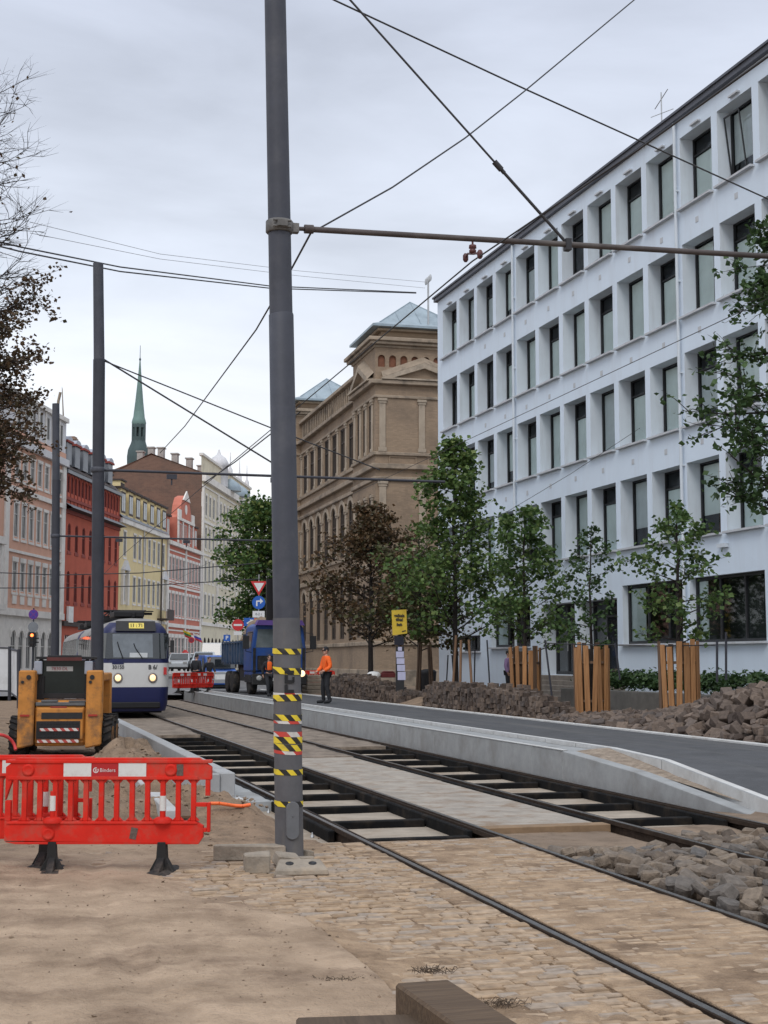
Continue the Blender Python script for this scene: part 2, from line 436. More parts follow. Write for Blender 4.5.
CONCL = mat('concrete_light', (0.52, 0.52, 0.51), 0.85, 0.1, 4.0, bump=0.15, bscale=40, stain=(0.33, 0.30, 0.27), sscale=1.4, samt=0.45)
BEDC = mat('bed_concrete', (0.33, 0.28, 0.225), 0.9, 0.22, 2.5, bump=0.3, bscale=30, stain=(0.27, 0.20, 0.14), sscale=1.6, samt=0.7)
SLABC = mat('slab_concrete', (0.315, 0.28, 0.24), 0.9, 0.2, 2.6, bump=0.6, bscale=14, stain=(0.215, 0.15, 0.10), sscale=2.2, samt=1.0)
ASPH = mat('asphalt', (0.070, 0.072, 0.078), 0.85, 0.25, 2.0, bump=0.3, bscale=120, stain=(0.125, 0.122, 0.118), sscale=1.8, samt=0.55, streak=(1, 0.05, 1), rvar=0.1)
ASPH2 = mat('old_asphalt', (0.16, 0.16, 0.165), 0.85, 0.15, 1.0, bump=0.2, bscale=60)
RUST = mat('rail_rust', (0.038, 0.026, 0.019), 0.85, 0.35, 8.0, bump=0.3, bscale=30, spec=0.15)
STEEL = mat('rail_steel', (0.20, 0.19, 0.185), 0.34, 0.25, 10, metal=0.85)
BLACK = mat('black_rubber', (0.007, 0.007, 0.0075), 0.85, 0.3, 6, bump=0.1, spec=0.12, stain=(0.05, 0.038, 0.028), sscale=2.5, samt=0.5)
BLK2 = mat('black_plastic', (0.010, 0.010, 0.012), 0.5, 0.2, 6)
GALV = mat('galvanised', (0.42, 0.43, 0.44), 0.45, 0.15, 10, metal=0.6)
PAVE = stone_mat('sett_paving', (0.265, 0.185, 0.118), (0.365, 0.262, 0.172), (0.28, 0.23, 0.188), 0.7)
SETT = stone_mat('sett_stone', (0.085, 0.064, 0.049), (0.20, 0.155, 0.115), (0.095, 0.088, 0.084), 1.0)
SETTD = stone_mat('sett_dark', (0.046, 0.032, 0.026), (0.165, 0.122, 0.095), (0.075, 0.060, 0.054), 1.0)
POLEG = mat('pole_grey', (0.050, 0.054, 0.070), 0.6, 0.14, 3.0, bump=0.05, stain=(0.11, 0.11, 0.12), sscale=2.0, samt=0.3)
POLED = mat('pole_dark', (0.036, 0.038, 0.050), 0.6, 0.15, 3.0)
WIRE = mat('wire', (0.03, 0.03, 0.034), 0.6, 0.1, 3.0)
WHITEP = mat('white_paint', (0.74, 0.74, 0.73), 0.6, 0.06, 5, stain=(0.45, 0.42, 0.38), sscale=2, samt=0.4)
REDP = mat('red_plastic', (0.60, 0.022, 0.012), 0.6, 0.14, 3, spec=0.2, stain=(0.34, 0.10, 0.07), sscale=2.8, samt=0.65, rvar=0.1)
YELL = mat('yellow', (0.75, 0.50, 0.03), 0.6, 0.1, 4)
SKIN = mat('skin', (0.50, 0.30, 0.22), 0.6, 0.06, 8)
HIVIS = mat('orange_cloth', (0.95, 0.145, 0.02), 0.75, 0.12, 9, bump=0.2, bscale=14)
DKCL = mat('dark_cloth', (0.022, 0.023, 0.027), 0.85, 0.3, 9, bump=0.2, bscale=14)
HAIRM = mat('dark_hair', (0.015, 0.012, 0.010), 0.6, 0.2, 20)
LAMPW = mat('lit_lamp', (1, 0.8, 0.5), 0.4, 0.02, 3, emit=(1.0, 0.62, 0.28), estr=0.95)
DGLASS = mat('dark_glass', (0.020, 0.024, 0.028), 0.06, 0.2, 2, spec=0.9)

def damp(m, c1, c2):
    # damp dug-up soil beyond about fourteen metres up the street, with a ragged border
    nt = m.node_tree; N, L = nt.nodes, nt.links; b = N['Principled BSDF']
    src = b.inputs['Base Color'].links[0].from_socket
    tc = N.new('ShaderNodeTexCoord'); sx = N.new('ShaderNodeSeparateXYZ'); L.new(tc.outputs['Object'], sx.inputs[0])
    a = N.new('ShaderNodeMath'); a.operation = 'MULTIPLY'; a.inputs[1].default_value = -math.sin(TH); L.new(sx.outputs['X'], a.inputs[0])
    c = N.new('ShaderNodeMath'); c.operation = 'MULTIPLY_ADD'; c.inputs[1].default_value = math.cos(TH); L.new(sx.outputs['Y'], c.inputs[0]); L.new(a.outputs[0], c.inputs[2])
    n = N.new('ShaderNodeTexNoise'); n.inputs['Scale'].default_value = 0.9; n.inputs['Detail'].default_value = 9; n.inputs['Roughness'].default_value = 0.65; L.new(tc.outputs['Object'], n.inputs['Vector'])
    d_ = N.new('ShaderNodeMath'); d_.operation = 'MULTIPLY_ADD'; d_.inputs[1].default_value = 7.0; L.new(n.outputs['Fac'], d_.inputs[0]); L.new(c.outputs[0], d_.inputs[2])
    mr = N.new('ShaderNodeMapRange'); mr.inputs['From Min'].default_value = 17.4; mr.inputs['From Max'].default_value = 18.6; mr.inputs['To Max'].default_value = 0.85; L.new(d_.outputs[0], mr.inputs['Value'])
    n2 = N.new('ShaderNodeTexNoise'); n2.inputs['Scale'].default_value = 3.2; n2.inputs['Detail'].default_value = 10; n2.inputs['Roughness'].default_value = 0.7; L.new(tc.outputs['Object'], n2.inputs['Vector'])
    cr = N.new('ShaderNodeValToRGB'); cr.color_ramp.elements[0].position = 0.35; cr.color_ramp.elements[1].position = 0.65
    cr.color_ramp.elements[0].color = (*c1, 1); cr.color_ramp.elements[1].color = (*c2, 1); L.new(n2.outputs['Fac'], cr.inputs['Fac'])
    mx = N.new('ShaderNodeMixRGB'); L.new(mr.outputs['Result'], mx.inputs['Fac']); L.new(src, mx.inputs['Color1']); L.new(cr.outputs['Color'], mx.inputs['Color2'])
    L.new(mx.outputs['Color'], b.inputs['Base Color'])
damp(SAND, (0.115, 0.078, 0.051), (0.28, 0.195, 0.13)); damp(JOINT, (0.13, 0.088, 0.058), (0.30, 0.205, 0.135))
INFILL = mat('dusty_infill', (0.165, 0.130, 0.102), 0.95, col2=(0.30, 0.245, 0.195), scale=3.5, bump=1.0, bscale=12, stain=(0.10, 0.075, 0.055), sscale=1.6, samt=0.7, detail=10)
# ---------------------------------------------------------------- the ground
VA, VB, VC, VD = 3.73, 5.25, 6.98, 8.50           # the four rails
bs = 1500
struct(MB().quad((-bs,-60,-0.42),(bs,-60,-0.42),(bs,bs*2,-0.42),(-bs,bs*2,-0.42)).build('ground', DIRT))
def pit_h(U, V): return -0.158+0.015*fbm(U, V, 1.3, 3)
struct(sheet('track_bed', np.arange(9, 45, 0.5), np.arange(3.2, 9.3, 0.3), pit_h, BEDC))
def gauss(U, V, u, v, ru, rv, h): return h*np.exp(-((U-u)/ru)**2-((V-v)/rv)**2)
def sand_h(U, V):
    far = np.clip((U-14)/10, 0, 1)
    z = 0.05*fbm(U, V, 0.55, 4)+0.032*fbm(U+50, V, 3.1, 6)+0.022*fbm(U, V+20, 9, 3)+0.01
    for vc, wv in ((0.15, 0.10), (-1.25, 0.11), (1.05, 0.08), (-2.6, 0.1)):
        q = (V-vc-0.25*np.sin(U*0.35+vc)-0.3*fbm(U, V*0+vc, 0.6, 3))/wv; z = z-0.014*np.exp(-q*q)+0.010*np.exp(-((np.abs(q)-1.9)/0.8)**2)
    rough = np.clip((V-0.2)/1.5, 0, 1)
    z = z+0.03*fbm(U, V+30, 7.0, 3)*rough
    z = z+0.022*np.clip((1.95+0.30*np.sin(U*0.9)+0.8*fbm(U, V, 0.9, 4)-V)/0.25, -1, 0.8)*np.clip((14.5-U)/2, 0, 1)
    lump = 0.45+1.5*(fbm(U, V, 2.6, 6)+0.45)+0.55*fbm(U, V+9, 9.0, 3)
    m = gauss(U,V,17.9,2.35,1.25,0.62,0.27)+gauss(U,V,17.2,1.0,1.2,0.8,0.20)+gauss(U,V,16.6,2.9,0.9,0.4,0.12)
    m = m+gauss(U,V,18.6,0.6,1.6,0.9,0.34)+gauss(U,V,25.3,2.3,1.8,0.55,0.42)+gauss(U,V,21.6,2.2,2.2,0.5,0.26)
    m = m+gauss(U,V,35.5,-5.6,7,4.4,1.35)+gauss(U,V,23.0,-3.4,2.6,1.6,0.30)+gauss(U,V,29,-2.7,3,1.5,0.5)
    return z+m*lump-0.03*far
def nspace(a, b, d0, d1):
    o = [a]
    while o[-1] < b:
        t = (o[-1]-a)/(b-a); o.append(o[-1]+d0+(d1-d0)*t)
    o[-1] = b
    return o
struct(sheet('sand_ground', nspace(1.5, 30, 0.055, 0.12), np.arange(-9, 2.22, 0.07), lambda U, V: sand_h(U, V), SAND))
struct(sheet('sand_ground', nspace(1.5, 19.75, 0.055, 0.09), np.arange(2.20, 3.42, 0.055), lambda U, V: sand_h(U, V)-np.clip((V-3.25)*1.2, 0, 0.2)-np.clip((U-14.6), 0, 0.14)*np.clip((V-2.8)*3, 0, 1), JOINT, skirt=-0.4))
struct(sheet('sand_ground', nspace(19.75, 30, 0.09, 0.12), np.arange(2.20, 2.99, 0.06), sand_h, SAND, skirt=-0.4))
struct(sheet('sand_ground', nspace(30, 74, 0.3, 0.8), np.arange(-45, 2.99, 0.35), lambda U, V: sand_h(U, V)+0.012, SAND))
struct(sheet('sand_ground', nspace(1.5, 30, 0.5, 0.6), np.arange(-45, -8.9, 0.6), lambda U, V: sand_h(U, V)+0.01, SAND))
# sand that lies in and over the setts near the rails
def gap_h(U, V): return 0.0008+0.026*fbm(U, V, 0.9, 4)+0.020*fbm(U*1.6, V, 5, 4)
for a, b in ((3.42, 3.66), (3.80, 5.17)):
    struct(sheet('sand_ground', np.arange(1.5, 14.35, 0.06), np.linspace(a, b, max(4, int((b-a)/0.06))), gap_h, JOINT, skirt=-0.4))
def infill_h(U, V): return -0.035+0.03*fbm(U, V, 0.8, 4)+0.02*fbm(U, V, 4, 3)
for u0, u1, v0, v1, m in ((36.5, 75, 3.80, 5.18, INFILL), (30.5, 75, 7.05, 8.43, INFILL), (27.5, 75, 5.32, 6.91, INFILL), (19.0, 75, 2.9, 3.66, CONC)):
    struct(sheet('sand_ground', np.arange(u0, u1, 0.25), np.linspace(v0, v1, 8), infill_h, m, skirt=-0.4))
struct(sheet('sand_ground', np.arange(19.3, 75, 0.4), np.linspace(8.58, 9.44, 6), lambda U, V: -0.20+0.04*fbm(U, V, 1.2, 4), DIRT))
struct(sheet('sand_ground', np.arange(9.3, 19.4, 0.1), np.arange(8.58, 16, 0.12), lambda U, V: -0.05-0.17*np.clip((U-15.5)/2.5, 0, 1)*np.clip((10.0-V)/0.6, 0, 1)+0.05*fbm(U, V, 1.2, 5), DIRT, skirt=-0.4))
struct(sheet('sand_ground', np.arange(8.5, 15.6, 0.08), np.arange(5.33, 8.43, 0.08), lambda U, V: np.where(np.abs(V-VC) < 0.12, -0.14, -0.10+0.07*fbm(U, V, 1.5, 5)), DIRT, skirt=-0.4))
# the concrete strip between the two tracks
sb = MB()
u = 15.7
while u < 27.4:
    l = min(2.95, 27.5-u); sb.box(5.40, 6.83, u, u+l-0.015, -0.35, -0.04+0.006*rnd.uniform(-1, 1)); u += l
struct(sb.build('path', SLABC, None, (0,0,0), TH, bevel=0.01))
# setts: rows across the tracks, sunk in sand
pv = MB()
def add_sett(u0, u1, v0, v1, z):
    c = 0.012; j = lambda: rnd.uniform(-0.006, 0.006)
    a = [(v0,u0,-0.09),(v1,u0,-0.09),(v1,u1,-0.09),(v0,u1,-0.09)]
    e = [(v0+j(),u0+j(),z-0.010),(v1+j(),u0+j(),z-0.010),(v1+j(),u1+j(),z-0.010),(v0+j(),u1+j(),z-0.010)]
    t = [(v0+c,u0+c*.8,z+j()*0.6),(v1-c,u0+c*.8,z+j()*0.6),(v1-c,u1-c*.8,z+j()*0.6),(v0+c,u1-c*.8,z+j()*0.6)]
    fs = [(8,9,10,11)]
    for k in range(4):
        fs.append((k,(k+1)%4,4+(k+1)%4,4+k)); fs.append((4+k,4+(k+1)%4,8+(k+1)%4,8+k))
    pv.add(a+e+t, fs, 0, False)
u = 1.6
while u < 14.2:
    du = rnd.uniform(0.070, 0.096)
    for a, b in ((0.8, 3.66), (3.81, 5.17)):
        v = a+(rnd.uniform(0, 0.15) if a < 1 else 0)
        while v < b-0.05:
            dv = rnd.uniform(0.12, 0.24)
            if b-v-dv < 0.07: dv = b-v
            if v > 1.2 or rnd.random() < 0.5: add_sett(u, u+du-0.010, v, v+dv-0.012, rnd.gauss(0.001, 0.006))
            v += dv
    u += du
struct(pv.build('pavement', PAVE, None, (0,0,0), TH))
cb = MB()
struct(MB().box(5.36, 6.9, 15.38, 15.62, -0.41, -0.03).build('plank', mat('form_board', (0.22, 0.145, 0.085), 0.85, 0.2, 5), None, (0,0,0), TH, bevel=0.006))
struct(MB().box(3.84, 5.14, 14.19, 14.36, -0.41, -0.02).build('kerb', mat('kerb_stone', (0.24, 0.20, 0.165), 0.9, 0.2, 5, bump=0.4), None, (0,0,0), TH, bevel=0.015))

# ---------------------------------------------------------------- rails and sleepers
rp = [(-0.036,-0.004),(-0.034,0),(0.028,0),(0.031,-0.006),(0.031,-0.04),(0.060,-0.04),(0.060,-0.008),(0.080,-0.008),(0.080,-0.055),(0.008,-0.065),(0.008,-0.15),(0.075,-0.165),(0.075,-0.178),(-0.075,-0.178),(-0.075,-0.165),(-0.008,-0.15),(-0.008,-0.055),(-0.036,-0.045)]
clip = MB(); clip.box(-0.05,0.05,-0.035,0.035,0,0.015); clip.lathe([(0.024,0.015),(0.022,0.05),(0.010,0.055),(0.009,0.085)], 8)
clip_me = clip.mesh('rail_clip', GALV)
raildesc = ['tram rail set in sandy setts nearest the striped pole', 'tram rail between sandy setts and the loose stone heap',
            'tram rail with loose stones heaped on both sides', 'tram rail running beside the raised concrete road kerb']
for i, (v, s, e0, e1, c0) in enumerate(((VA, 1, 15.6, 38.5, 15.2), (VB, -1, 15.2, 38.5, 14.6), (VC, 1, 15.7, 31, 16.0), (VD, -1, 15.4, 31, 15.5))):
    mirror = [(s*x, z) for x, z in rp]
    o = MB().prism(mirror, 2.0, 75).build('tram_rail', RUST, None, st(0, v), TH)
    tag(o, raildesc[i], 'rail', 'rails of the two tram tracks')
    MB().box(-0.026*1, 0.022, 2.0, 74.9, 0.0005, 0.0025).build('running_surface', STEEL, o, (0.0 if s > 0 else 0.004, 0, 0))
    for sd in (-1, 1):
        x0, x1 = (0.086, 0.15) if sd*s > 0 else (0.042, 0.115)
        a, b = (x0, x1) if sd > 0 else (-x1, -x0)
        MB().box(a, b, e0+(0.25 if sd > 0 else 0), e1, -0.183, -0.028).build('rubber_jacket', BLACK, o, bevel=0.012)
    uu = c0+0.9
    out = -1 if i in (0, 2) else 1
    while uu < 31 and i in (0, 1, 2, 3):
        link('rail_clip', clip_me, o, (0.19*out, uu, -0.185), rnd.uniform(-0.3, 0.3)); uu += 0.9
slm = MB().box(0.17, 1.35, -0.075, 0.075, -0.24, -0.07).mesh('sleeper', BLACK, 0.012)
for k in range(13):
    o = link('track_sleeper', slm, None, st(15.1+1.72*k, VA), TH)
    tag(o, 'black tie beam between the two rails of the track nearest the striped pole', 'sleeper', 'tie beams of the left tram track')
for k in range(9):
    o = link('track_sleeper', slm, None, st(16.2+1.72*k, VC), TH)
    tag(o, 'black tie beam between the two rails of the track beside the road kerb', 'sleeper', 'tie beams of the right tram track')

# ---------------------------------------------------------------- kerbs, road, pavements
k = MB()
u = 19.45
while u < 62:
    l = 2.5; k.box(2.99, 3.20, u, u+l-0.008, -0.35, 0.325, 0); k.box(2.2, 2.99, u, u+l-0.008, -0.36, -0.06, 0); u += l
k.box(2.26, 2.985, 19.40, 19.58, -0.38, 0.318, 0)
k.box(2.1, 3.3, 19.15, 19.80, -0.40, -0.012, 1)
struct(k.build('kerb', [mat('platform_concrete', (0.33, 0.335, 0.34), 0.85, 0.1, 1.5, bump=0.12, bscale=40, stain=(0.22, 0.21, 0.20), sscale=0.8, samt=0.5), CONCL], None, (0,0,0), TH, bevel=0.012))
# right platform wall: straight, then dropping towards the camera
k = MB(); seg = []
u = 74.0
while u > 23: seg.append((u-1.5+0.008, u)); u -= 1.5
for a, b in seg: k.box(9.45, 9.68, a, b, -0.38, 0.30, 0); k.box(9.442, 9.55, a, b, 0.301, 0.318, 1)
def ramp(x0, x1, ua, za, ub, zb, m, dx=0.0):
    k.add([(x0,ua,-0.38),(x1,ua,-0.38),(x1+dx,ub,-0.38),(x0+dx,ub,-0.38),(x0,ua,za),(x1,ua,za),(x1+dx,ub,zb),(x0+dx,ub,zb)], [(0,3,2,1),(4,5,6,7),(0,1,5,4),(1,2,6,5),(2,3,7,6),(3,0,4,7)], m)
ramp(9.45, 9.68, seg[-1][0]-0.008, 0.30, 20.2, 0.16, 0); ramp(9.45, 9.68, 20.19, 0.16, 16.6, -0.14, 0)
for a, b in seg:
    k.box(10.32, 10.46, a, b, -0.30, 0.345, 1)
ramp(10.32, 10.46, seg[-1][0]-0.008, 0.345, 20.3, 0.33, 1, -0.35); 
k.add([(9.97,20.29,-0.3),(10.11,20.29,-0.3),(9.70,16.2,-0.3),(9.56,16.2,-0.3),(9.97,20.29,0.33),(10.11,20.29,0.33),(9.70,16.2,0.045),(9.56,16.2,0.045)], [(0,3,2,1),(4,5,6,7),(0,1,5,4),(1,2,6,5),(2,3,7,6),(3,0,4,7)], 1)
struct(sheet('sand_strip', np.arange(23.0, 75, 0.4), np.linspace(9.67, 10.32, 5), lambda U, V: 0.272+0.02*fbm(U, V, 2, 3), CONC, skirt=0.0))
def rampsand(U, V): return np.interp(U, [13.6, 16.8, 20.2, 23.0], [-0.08, -0.06, 0.145, 0.285])+np.clip((V-9.67)/0.65, 0, 1)*0.05+0.03*fbm(U, V, 2.3, 4)*np.clip((V-9.67)/0.2, 0, 1)
struct(sheet('sand_strip', np.arange(13.6, 23.12, 0.1), np.linspace(9.67, 10.32, 9), rampsand, mat('grit', (0.26, 0.205, 0.155), 0.95, col2=(0.40, 0.325, 0.255), scale=9, bump=1.0, bscale=40, stain=(0.15, 0.11, 0.08), sscale=5, samt=0.7)))
rd = MB()
rd.add([(10.45,74,0.305),(13.42,74,0.305),(13.42,20.3,0.305),(10.10,20.3,0.305),(10.45,22.6,0.305)], [(0,1,2,3,4)])
rd.add([(10.10,20.3,0.305),(13.42,20.3,0.305),(13.42,16.2,0.22),(9.69,16.2,0.025)], [(0,1,2,3)])
rd.add([(9.69,16.2,0.025),(13.42,16.2,0.22),(13.42,10,0.12),(9.1,10,-0.01)], [(0,1,2,3)])
k.add([(9.56,16.19,-0.3),(9.70,16.19,-0.3),(9.12,10,-0.3),(8.98,10,-0.3),(9.56,16.19,0.045),(9.70,16.19,0.045),(9.12,10,0.0),(8.98,10,0.0)], [(0,3,2,1),(4,5,6,7),(0,1,5,4),(1,2,6,5),(2,3,7,6),(3,0,4,7)], 1)
struct(k.build('kerb', [CONC, CONCL, CONC], None, (0,0,0), TH, bevel=0.012))
struct(rd.build('road', ASPH, None, (0,0,0), TH))
k = MB(); u = 10.0
while u < 74: k.box(13.42, 13.56, u, u+0.99, -0.3, 0.345); u += 1.0
struct(k.build('kerb', CONCL, None, (0,0,0), TH, bevel=0.01))
struct(sheet('pavement', np.arange(8, 76, 0.4), np.arange(13.56, 30, 0.4), lambda U, V: 0.315+0.05*fbm(U, V, 0.7, 4)+np.where(V > 19, 0.12, 0), DIRT, skirt=-0.4))
# the street beyond
struct(MB().add([st(68,-60,0.16),st(68,8.6,0.22),st(73.9,9.0,0.30),st(73.9,30,0.30),(40,260,0.42),(-70,260,0.42)], [(0,1,2,3,4,5)]).build('street', ASPH2))
struct(MB().add([(-30.8,95,0.32),(-23.2,95,0.32),(-10.5,260,0.52),(-18,260,0.52)], [(0,1,2,3)]).build('footpath', mat('far_paving', (0.26, 0.25, 0.24), 0.9, 0.15, 2)))

# ---------------------------------------------------------------- clods and grit on the sand
cl = MB(); r = random.Random(12)
ico = [(0,0,1),(0.9,0,0.3),(0.28,0.86,0.3),(-0.73,0.53,0.3),(-0.73,-0.53,0.3),(0.28,-0.86,0.3),(0,0,-0.5)]
icf = [(0,1,2),(0,2,3),(0,3,4),(0,4,5),(0,5,1),(6,2,1),(6,3,2),(6,4,3),(6,5,4),(6,1,5)]
def clod(u, v, z, s_):
    x, y, _ = st(u, v); M_ = Matrix.Translation((x, y, z)) @ Euler((r.uniform(-.5,.5), r.uniform(-.5,.5), r.uniform(0, 6))).to_matrix().to_4x4() @ Matrix.Diagonal((s_*r.uniform(.7,1.4), s_*r.uniform(.7,1.3), s_*r.uniform(.5,1), 1))
    cl.add([(a*r.uniform(.7,1.2), b*r.uniform(.7,1.2), c*r.uniform(.7,1.2)) for a, b, c in ico], icf, 0, False, M_)
for n_, cu, cv, su, sv, smin, smax in ((420, 17.5, 2.2, 1.1, 0.55, 0.012, 0.045), (160, 17.6, 0.8, 1.4, 0.8, 0.012, 0.04), (130, 25.2, 2.2, 1.6, 0.5, 0.015, 0.06), (130, 21.5, 2.2, 2, 0.4, 0.015, 0.05), (220, 34, -4.5, 5, 3.5, 0.03, 0.09), (260, 12.5, 0.8, 3.2, 1.6, 0.004, 0.014), (200, 13.5, 2.8, 1.2, 0.6, 0.005, 0.022), (160, 24, -3, 4, 2, 0.012, 0.04), (700, 9.0, 0.4, 2.2, 1.4, 0.002, 0.012), (260, 9.5, 1.9, 2.4, 0.35, 0.003, 0.016), (110, 10.0, 0.2, 2.6, 1.5, 0.008, 0.026)):
    for _ in range(n_):
        u_, v_ = r.gauss(cu, su), r.gauss(cv, sv)
        if u_ < 4 or v_ > 3.3: continue
        z_ = float(sand_h(np.array([u_]), np.array([v_]))[0]); clod(u_, v_, z_, smin+(smax-smin)*r.random()**3)
o = cl.build('clods', mat('clod_earth', (0.22, 0.16, 0.112), 0.95, 0.3, 9, bump=0.5)); tag(o, 'clods of earth and grit strewn over the sand', 'clods', None, 'stuff')
# ---------------------------------------------------------------- white office block on the right
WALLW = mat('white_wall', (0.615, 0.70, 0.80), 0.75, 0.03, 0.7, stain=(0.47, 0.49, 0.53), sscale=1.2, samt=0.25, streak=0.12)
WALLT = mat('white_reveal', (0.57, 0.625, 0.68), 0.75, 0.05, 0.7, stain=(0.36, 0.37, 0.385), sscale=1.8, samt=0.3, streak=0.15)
SILLM = mat('sill_grey', (0.48, 0.50, 0.53), 0.7, 0.08, 2, stain=(0.3, 0.29, 0.28), sscale=1.5, samt=0.4)
FASC = mat('roof_fascia', (0.075, 0.08, 0.10), 0.5, 0.15, 2)
FRMD = mat('dark_frame', (0.022, 0.023, 0.026), 0.5, 0.2, 4)
GLASS = glass_mat('window_glass', (0.90, 0.96, 0.95), 0.30)
BLIND = mat('blind', (0.74, 0.78, 0.775), 0.8, 0.06, 2)
BLIND2 = mat('curtain', (0.60, 0.62, 0.64), 0.8, 0.08, 3)
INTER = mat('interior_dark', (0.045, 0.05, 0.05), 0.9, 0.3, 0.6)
BLINDS = {}
TB, CB_ = 0.2873, 21.891
wb = thing('office_building', 'long white modern office building with rows of deep set windows', 'building',
           (CB_*math.cos(TB)-64.8*math.sin(TB), CB_*math.sin(TB)+64.8*math.cos(TB), 0), TB-PI/2)
BW, NB, BL = 2.387, 15, 39.0
rows = [5.70, 9.25, 12.80, 16.35]; WH = 2.38; OW = 2.02
def jamb(i): return 2.80+BW*i
ops = [(jamb(i)-OW, jamb(i), z, z+WH) for i in range(NB) for z in rows]
gops = [(3.1, 5.7, 2.25, 2.95), (7.1, 11.5, 2.4, 4.42), (19.90, 24.28, 2.40, 4.42), (24.67, 29.06, 2.40, 4.42), (29.45, 33.84, 2.40, 4.42), (34.2, 38.6, 2.40, 4.42)]
dops = [(12.74, 15.86, 1.30, 4.02), (16.24, 19.46, 1.30, 4.02)]

m = MB()
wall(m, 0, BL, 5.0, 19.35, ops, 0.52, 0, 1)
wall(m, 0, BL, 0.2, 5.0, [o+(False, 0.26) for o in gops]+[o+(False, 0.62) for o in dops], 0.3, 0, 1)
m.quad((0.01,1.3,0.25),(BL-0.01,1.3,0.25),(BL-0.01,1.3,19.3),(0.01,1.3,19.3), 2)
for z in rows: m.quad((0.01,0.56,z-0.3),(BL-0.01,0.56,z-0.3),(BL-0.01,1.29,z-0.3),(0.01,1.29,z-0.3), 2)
m.quad((0,0,0.2),(0,15,0.2),(0,15,19.35),(0,0,19.35), 0)
m.quad((0,15,0.2),(BL,15,0.2),(BL,15,19.35),(0,15,19.35), 0)
m.quad((BL,0,0.2),(BL,15,0.2),(BL,15,19.35),(BL,0,19.35), 0)
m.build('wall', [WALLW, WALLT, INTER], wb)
MB().box(-0.15, BL+0.3, -0.16, 15.3, 19.352, 19.52).box(-0.22, BL+0.36, -0.22, 15.4, 19.521, 19.60).build('roof', FASC, wb)
wr = random.Random(21)
blm = {}
def blind(par, w, zb, zt, mt, y=0.035):
    key = (round(w,2), round(zb,2), round(zt,2), mt.name, wr.randint(0, 3))
    if key not in blm:
        b = MB(); b.box(0.08, (w-0.08) if wr.random() < 0.7 else w*0.5, 0, 0.012, zb, zt); blm[key] = b.mesh('blind', mt)
    link('blind', blm[key], par, (0, y, 0))
for i in range(NB):
    for z in rows:
        kind = (i+rows.index(z)) % 2
        q = wr.random()
        o = window(wb, jamb(i)-OW, z, OW, WH, 0.52, FRMD, GLASS, 0.05, (0.62,), (0.76,) if kind else (), sill=SILLM)
        mt = BLIND if q < 0.6 else BLIND2
        if wr.random() < 0.05: continue
        if kind: blind(o, OW, 0.08 if q < 0.7 else 0.5, 1.76, mt)
        else: blind(o, OW, wr.choice((0.08, 0.08, 0.45, 0.7)), 2.28, mt)
        if kind == 0 and q > 0.72:           # a tilted sash
            s = MB(); s.box(0, 0.05, -0.03, 0, 0, 2.1); s.box(0.86, 0.91, -0.03, 0, 0, 2.1); s.box(0.05, 0.86, -0.03, 0, 0, 0.05); s.box(0.05, 0.86, -0.03, 0, 2.05, 2.1)
            k2 = 'tiltsash'
            if k2 not in _W: _W[k2] = s.mesh('tilted_sash', FRMD)
            link('tilted_sash', _W[k2], o, (0.08, -0.06, 0.08), (math.radians(7), 0, 0))
for g in gops[1:]:
    o = window(wb, g[0], g[2], g[1]-g[0], g[3]-g[2], 0.26, FRMD, GLASS, 0.09, (0.34, 0.67), (), sill=SILLM)
    blind(o, 1.25, 0.1, 1.9, BLIND)
g = gops[0]; window(wb, g[0], g[2], g[1]-g[0], g[3]-g[2], 0.26, FRMD, GLASS, 0.08, (0.5,), (), sill=SILLM)
for d_ in dops:
    w = d_[1]-d_[0]; h = d_[3]-d_[2]
    f = MB()
    for a, b in ((0, 0.09), (w*0.36, w*0.36+0.08), (w*0.70, w*0.70+0.08), (w-0.09, w)): f.box(a, b, -0.05, 0.05, 0, h)
    f.box(0.09, w-0.09, -0.044, 0.044, h-0.1, h); f.box(0.09, w-0.09, -0.044, 0.044, 2.1, 2.18); f.box(0.09, w-0.09, -0.044, 0.044, 0, 0.12)
    o = f.build('door', FRMD, wb, (d_[0], 0.62, d_[2]))
    MB().quad((0,0,0),(w,0,0),(w,0,h),(0,0,h)).build('pane', DGLASS, o, (0, 0.012, 0))
    MB().tube([(w*0.40, -0.09, 0.9), (w*0.40, -0.09, 1.4)], 0.018).build('handle', GALV, o)
STEPM = mat('step_stone', (0.20, 0.175, 0.15), 0.9, 0.2, 3, bump=0.3, stain=(0.11, 0.09, 0.075))
s = MB()
for k in range(5): s.box(11.6, 20.0, -0.35*(k+1)-0.25, -0.35*k-0.25 if k else -0.003, 0.2, 1.28-0.17*k)
s.build('steps', STEPM, wb, bevel=0.012)
pm = MB(); pm.tube([(0, -0.09, 0.9), (0, -0.09, 19.3)], 0.055, 10); 
for z in range(2, 19, 3): pm.box(-0.07, 0.07, -0.10, -0.002, z, z+0.05)
pme = pm.mesh('drainpipe', WALLT)
for i in (3, 9): link('drainpipe', pme, wb, (jamb(i)+0.18, 0, 0))
vm = MB().box(-0.27, 0.27, -0.11, -0.002, 0, 0.055).mesh('vent_cover', SILLM)
for i in range(NB): link('vent_cover', vm, wb, (jamb(i)-0.9, 0, 18.82))
lm = MB().box(-0.24, 0.24, -0.14, -0.003, 0, 0.12).mesh('wall_lamp', WALLT)
for i in (8, 10): link('wall_lamp', lm, wb, (jamb(i)+0.2, 0, 5.22))
a = MB(); a.tube([(0,0,0),(0,0,1.5)], 0.018, 6); a.tube([(-0.35,0,1.2),(0.35,0,1.45)], 0.012, 5); a.tube([(-0.2,-0.2,0.9),(0.25,0.2,1.0)], 0.01, 5); a.tube([(-0.18,-0.02,0),(0,0,0.5)], 0.012, 5)
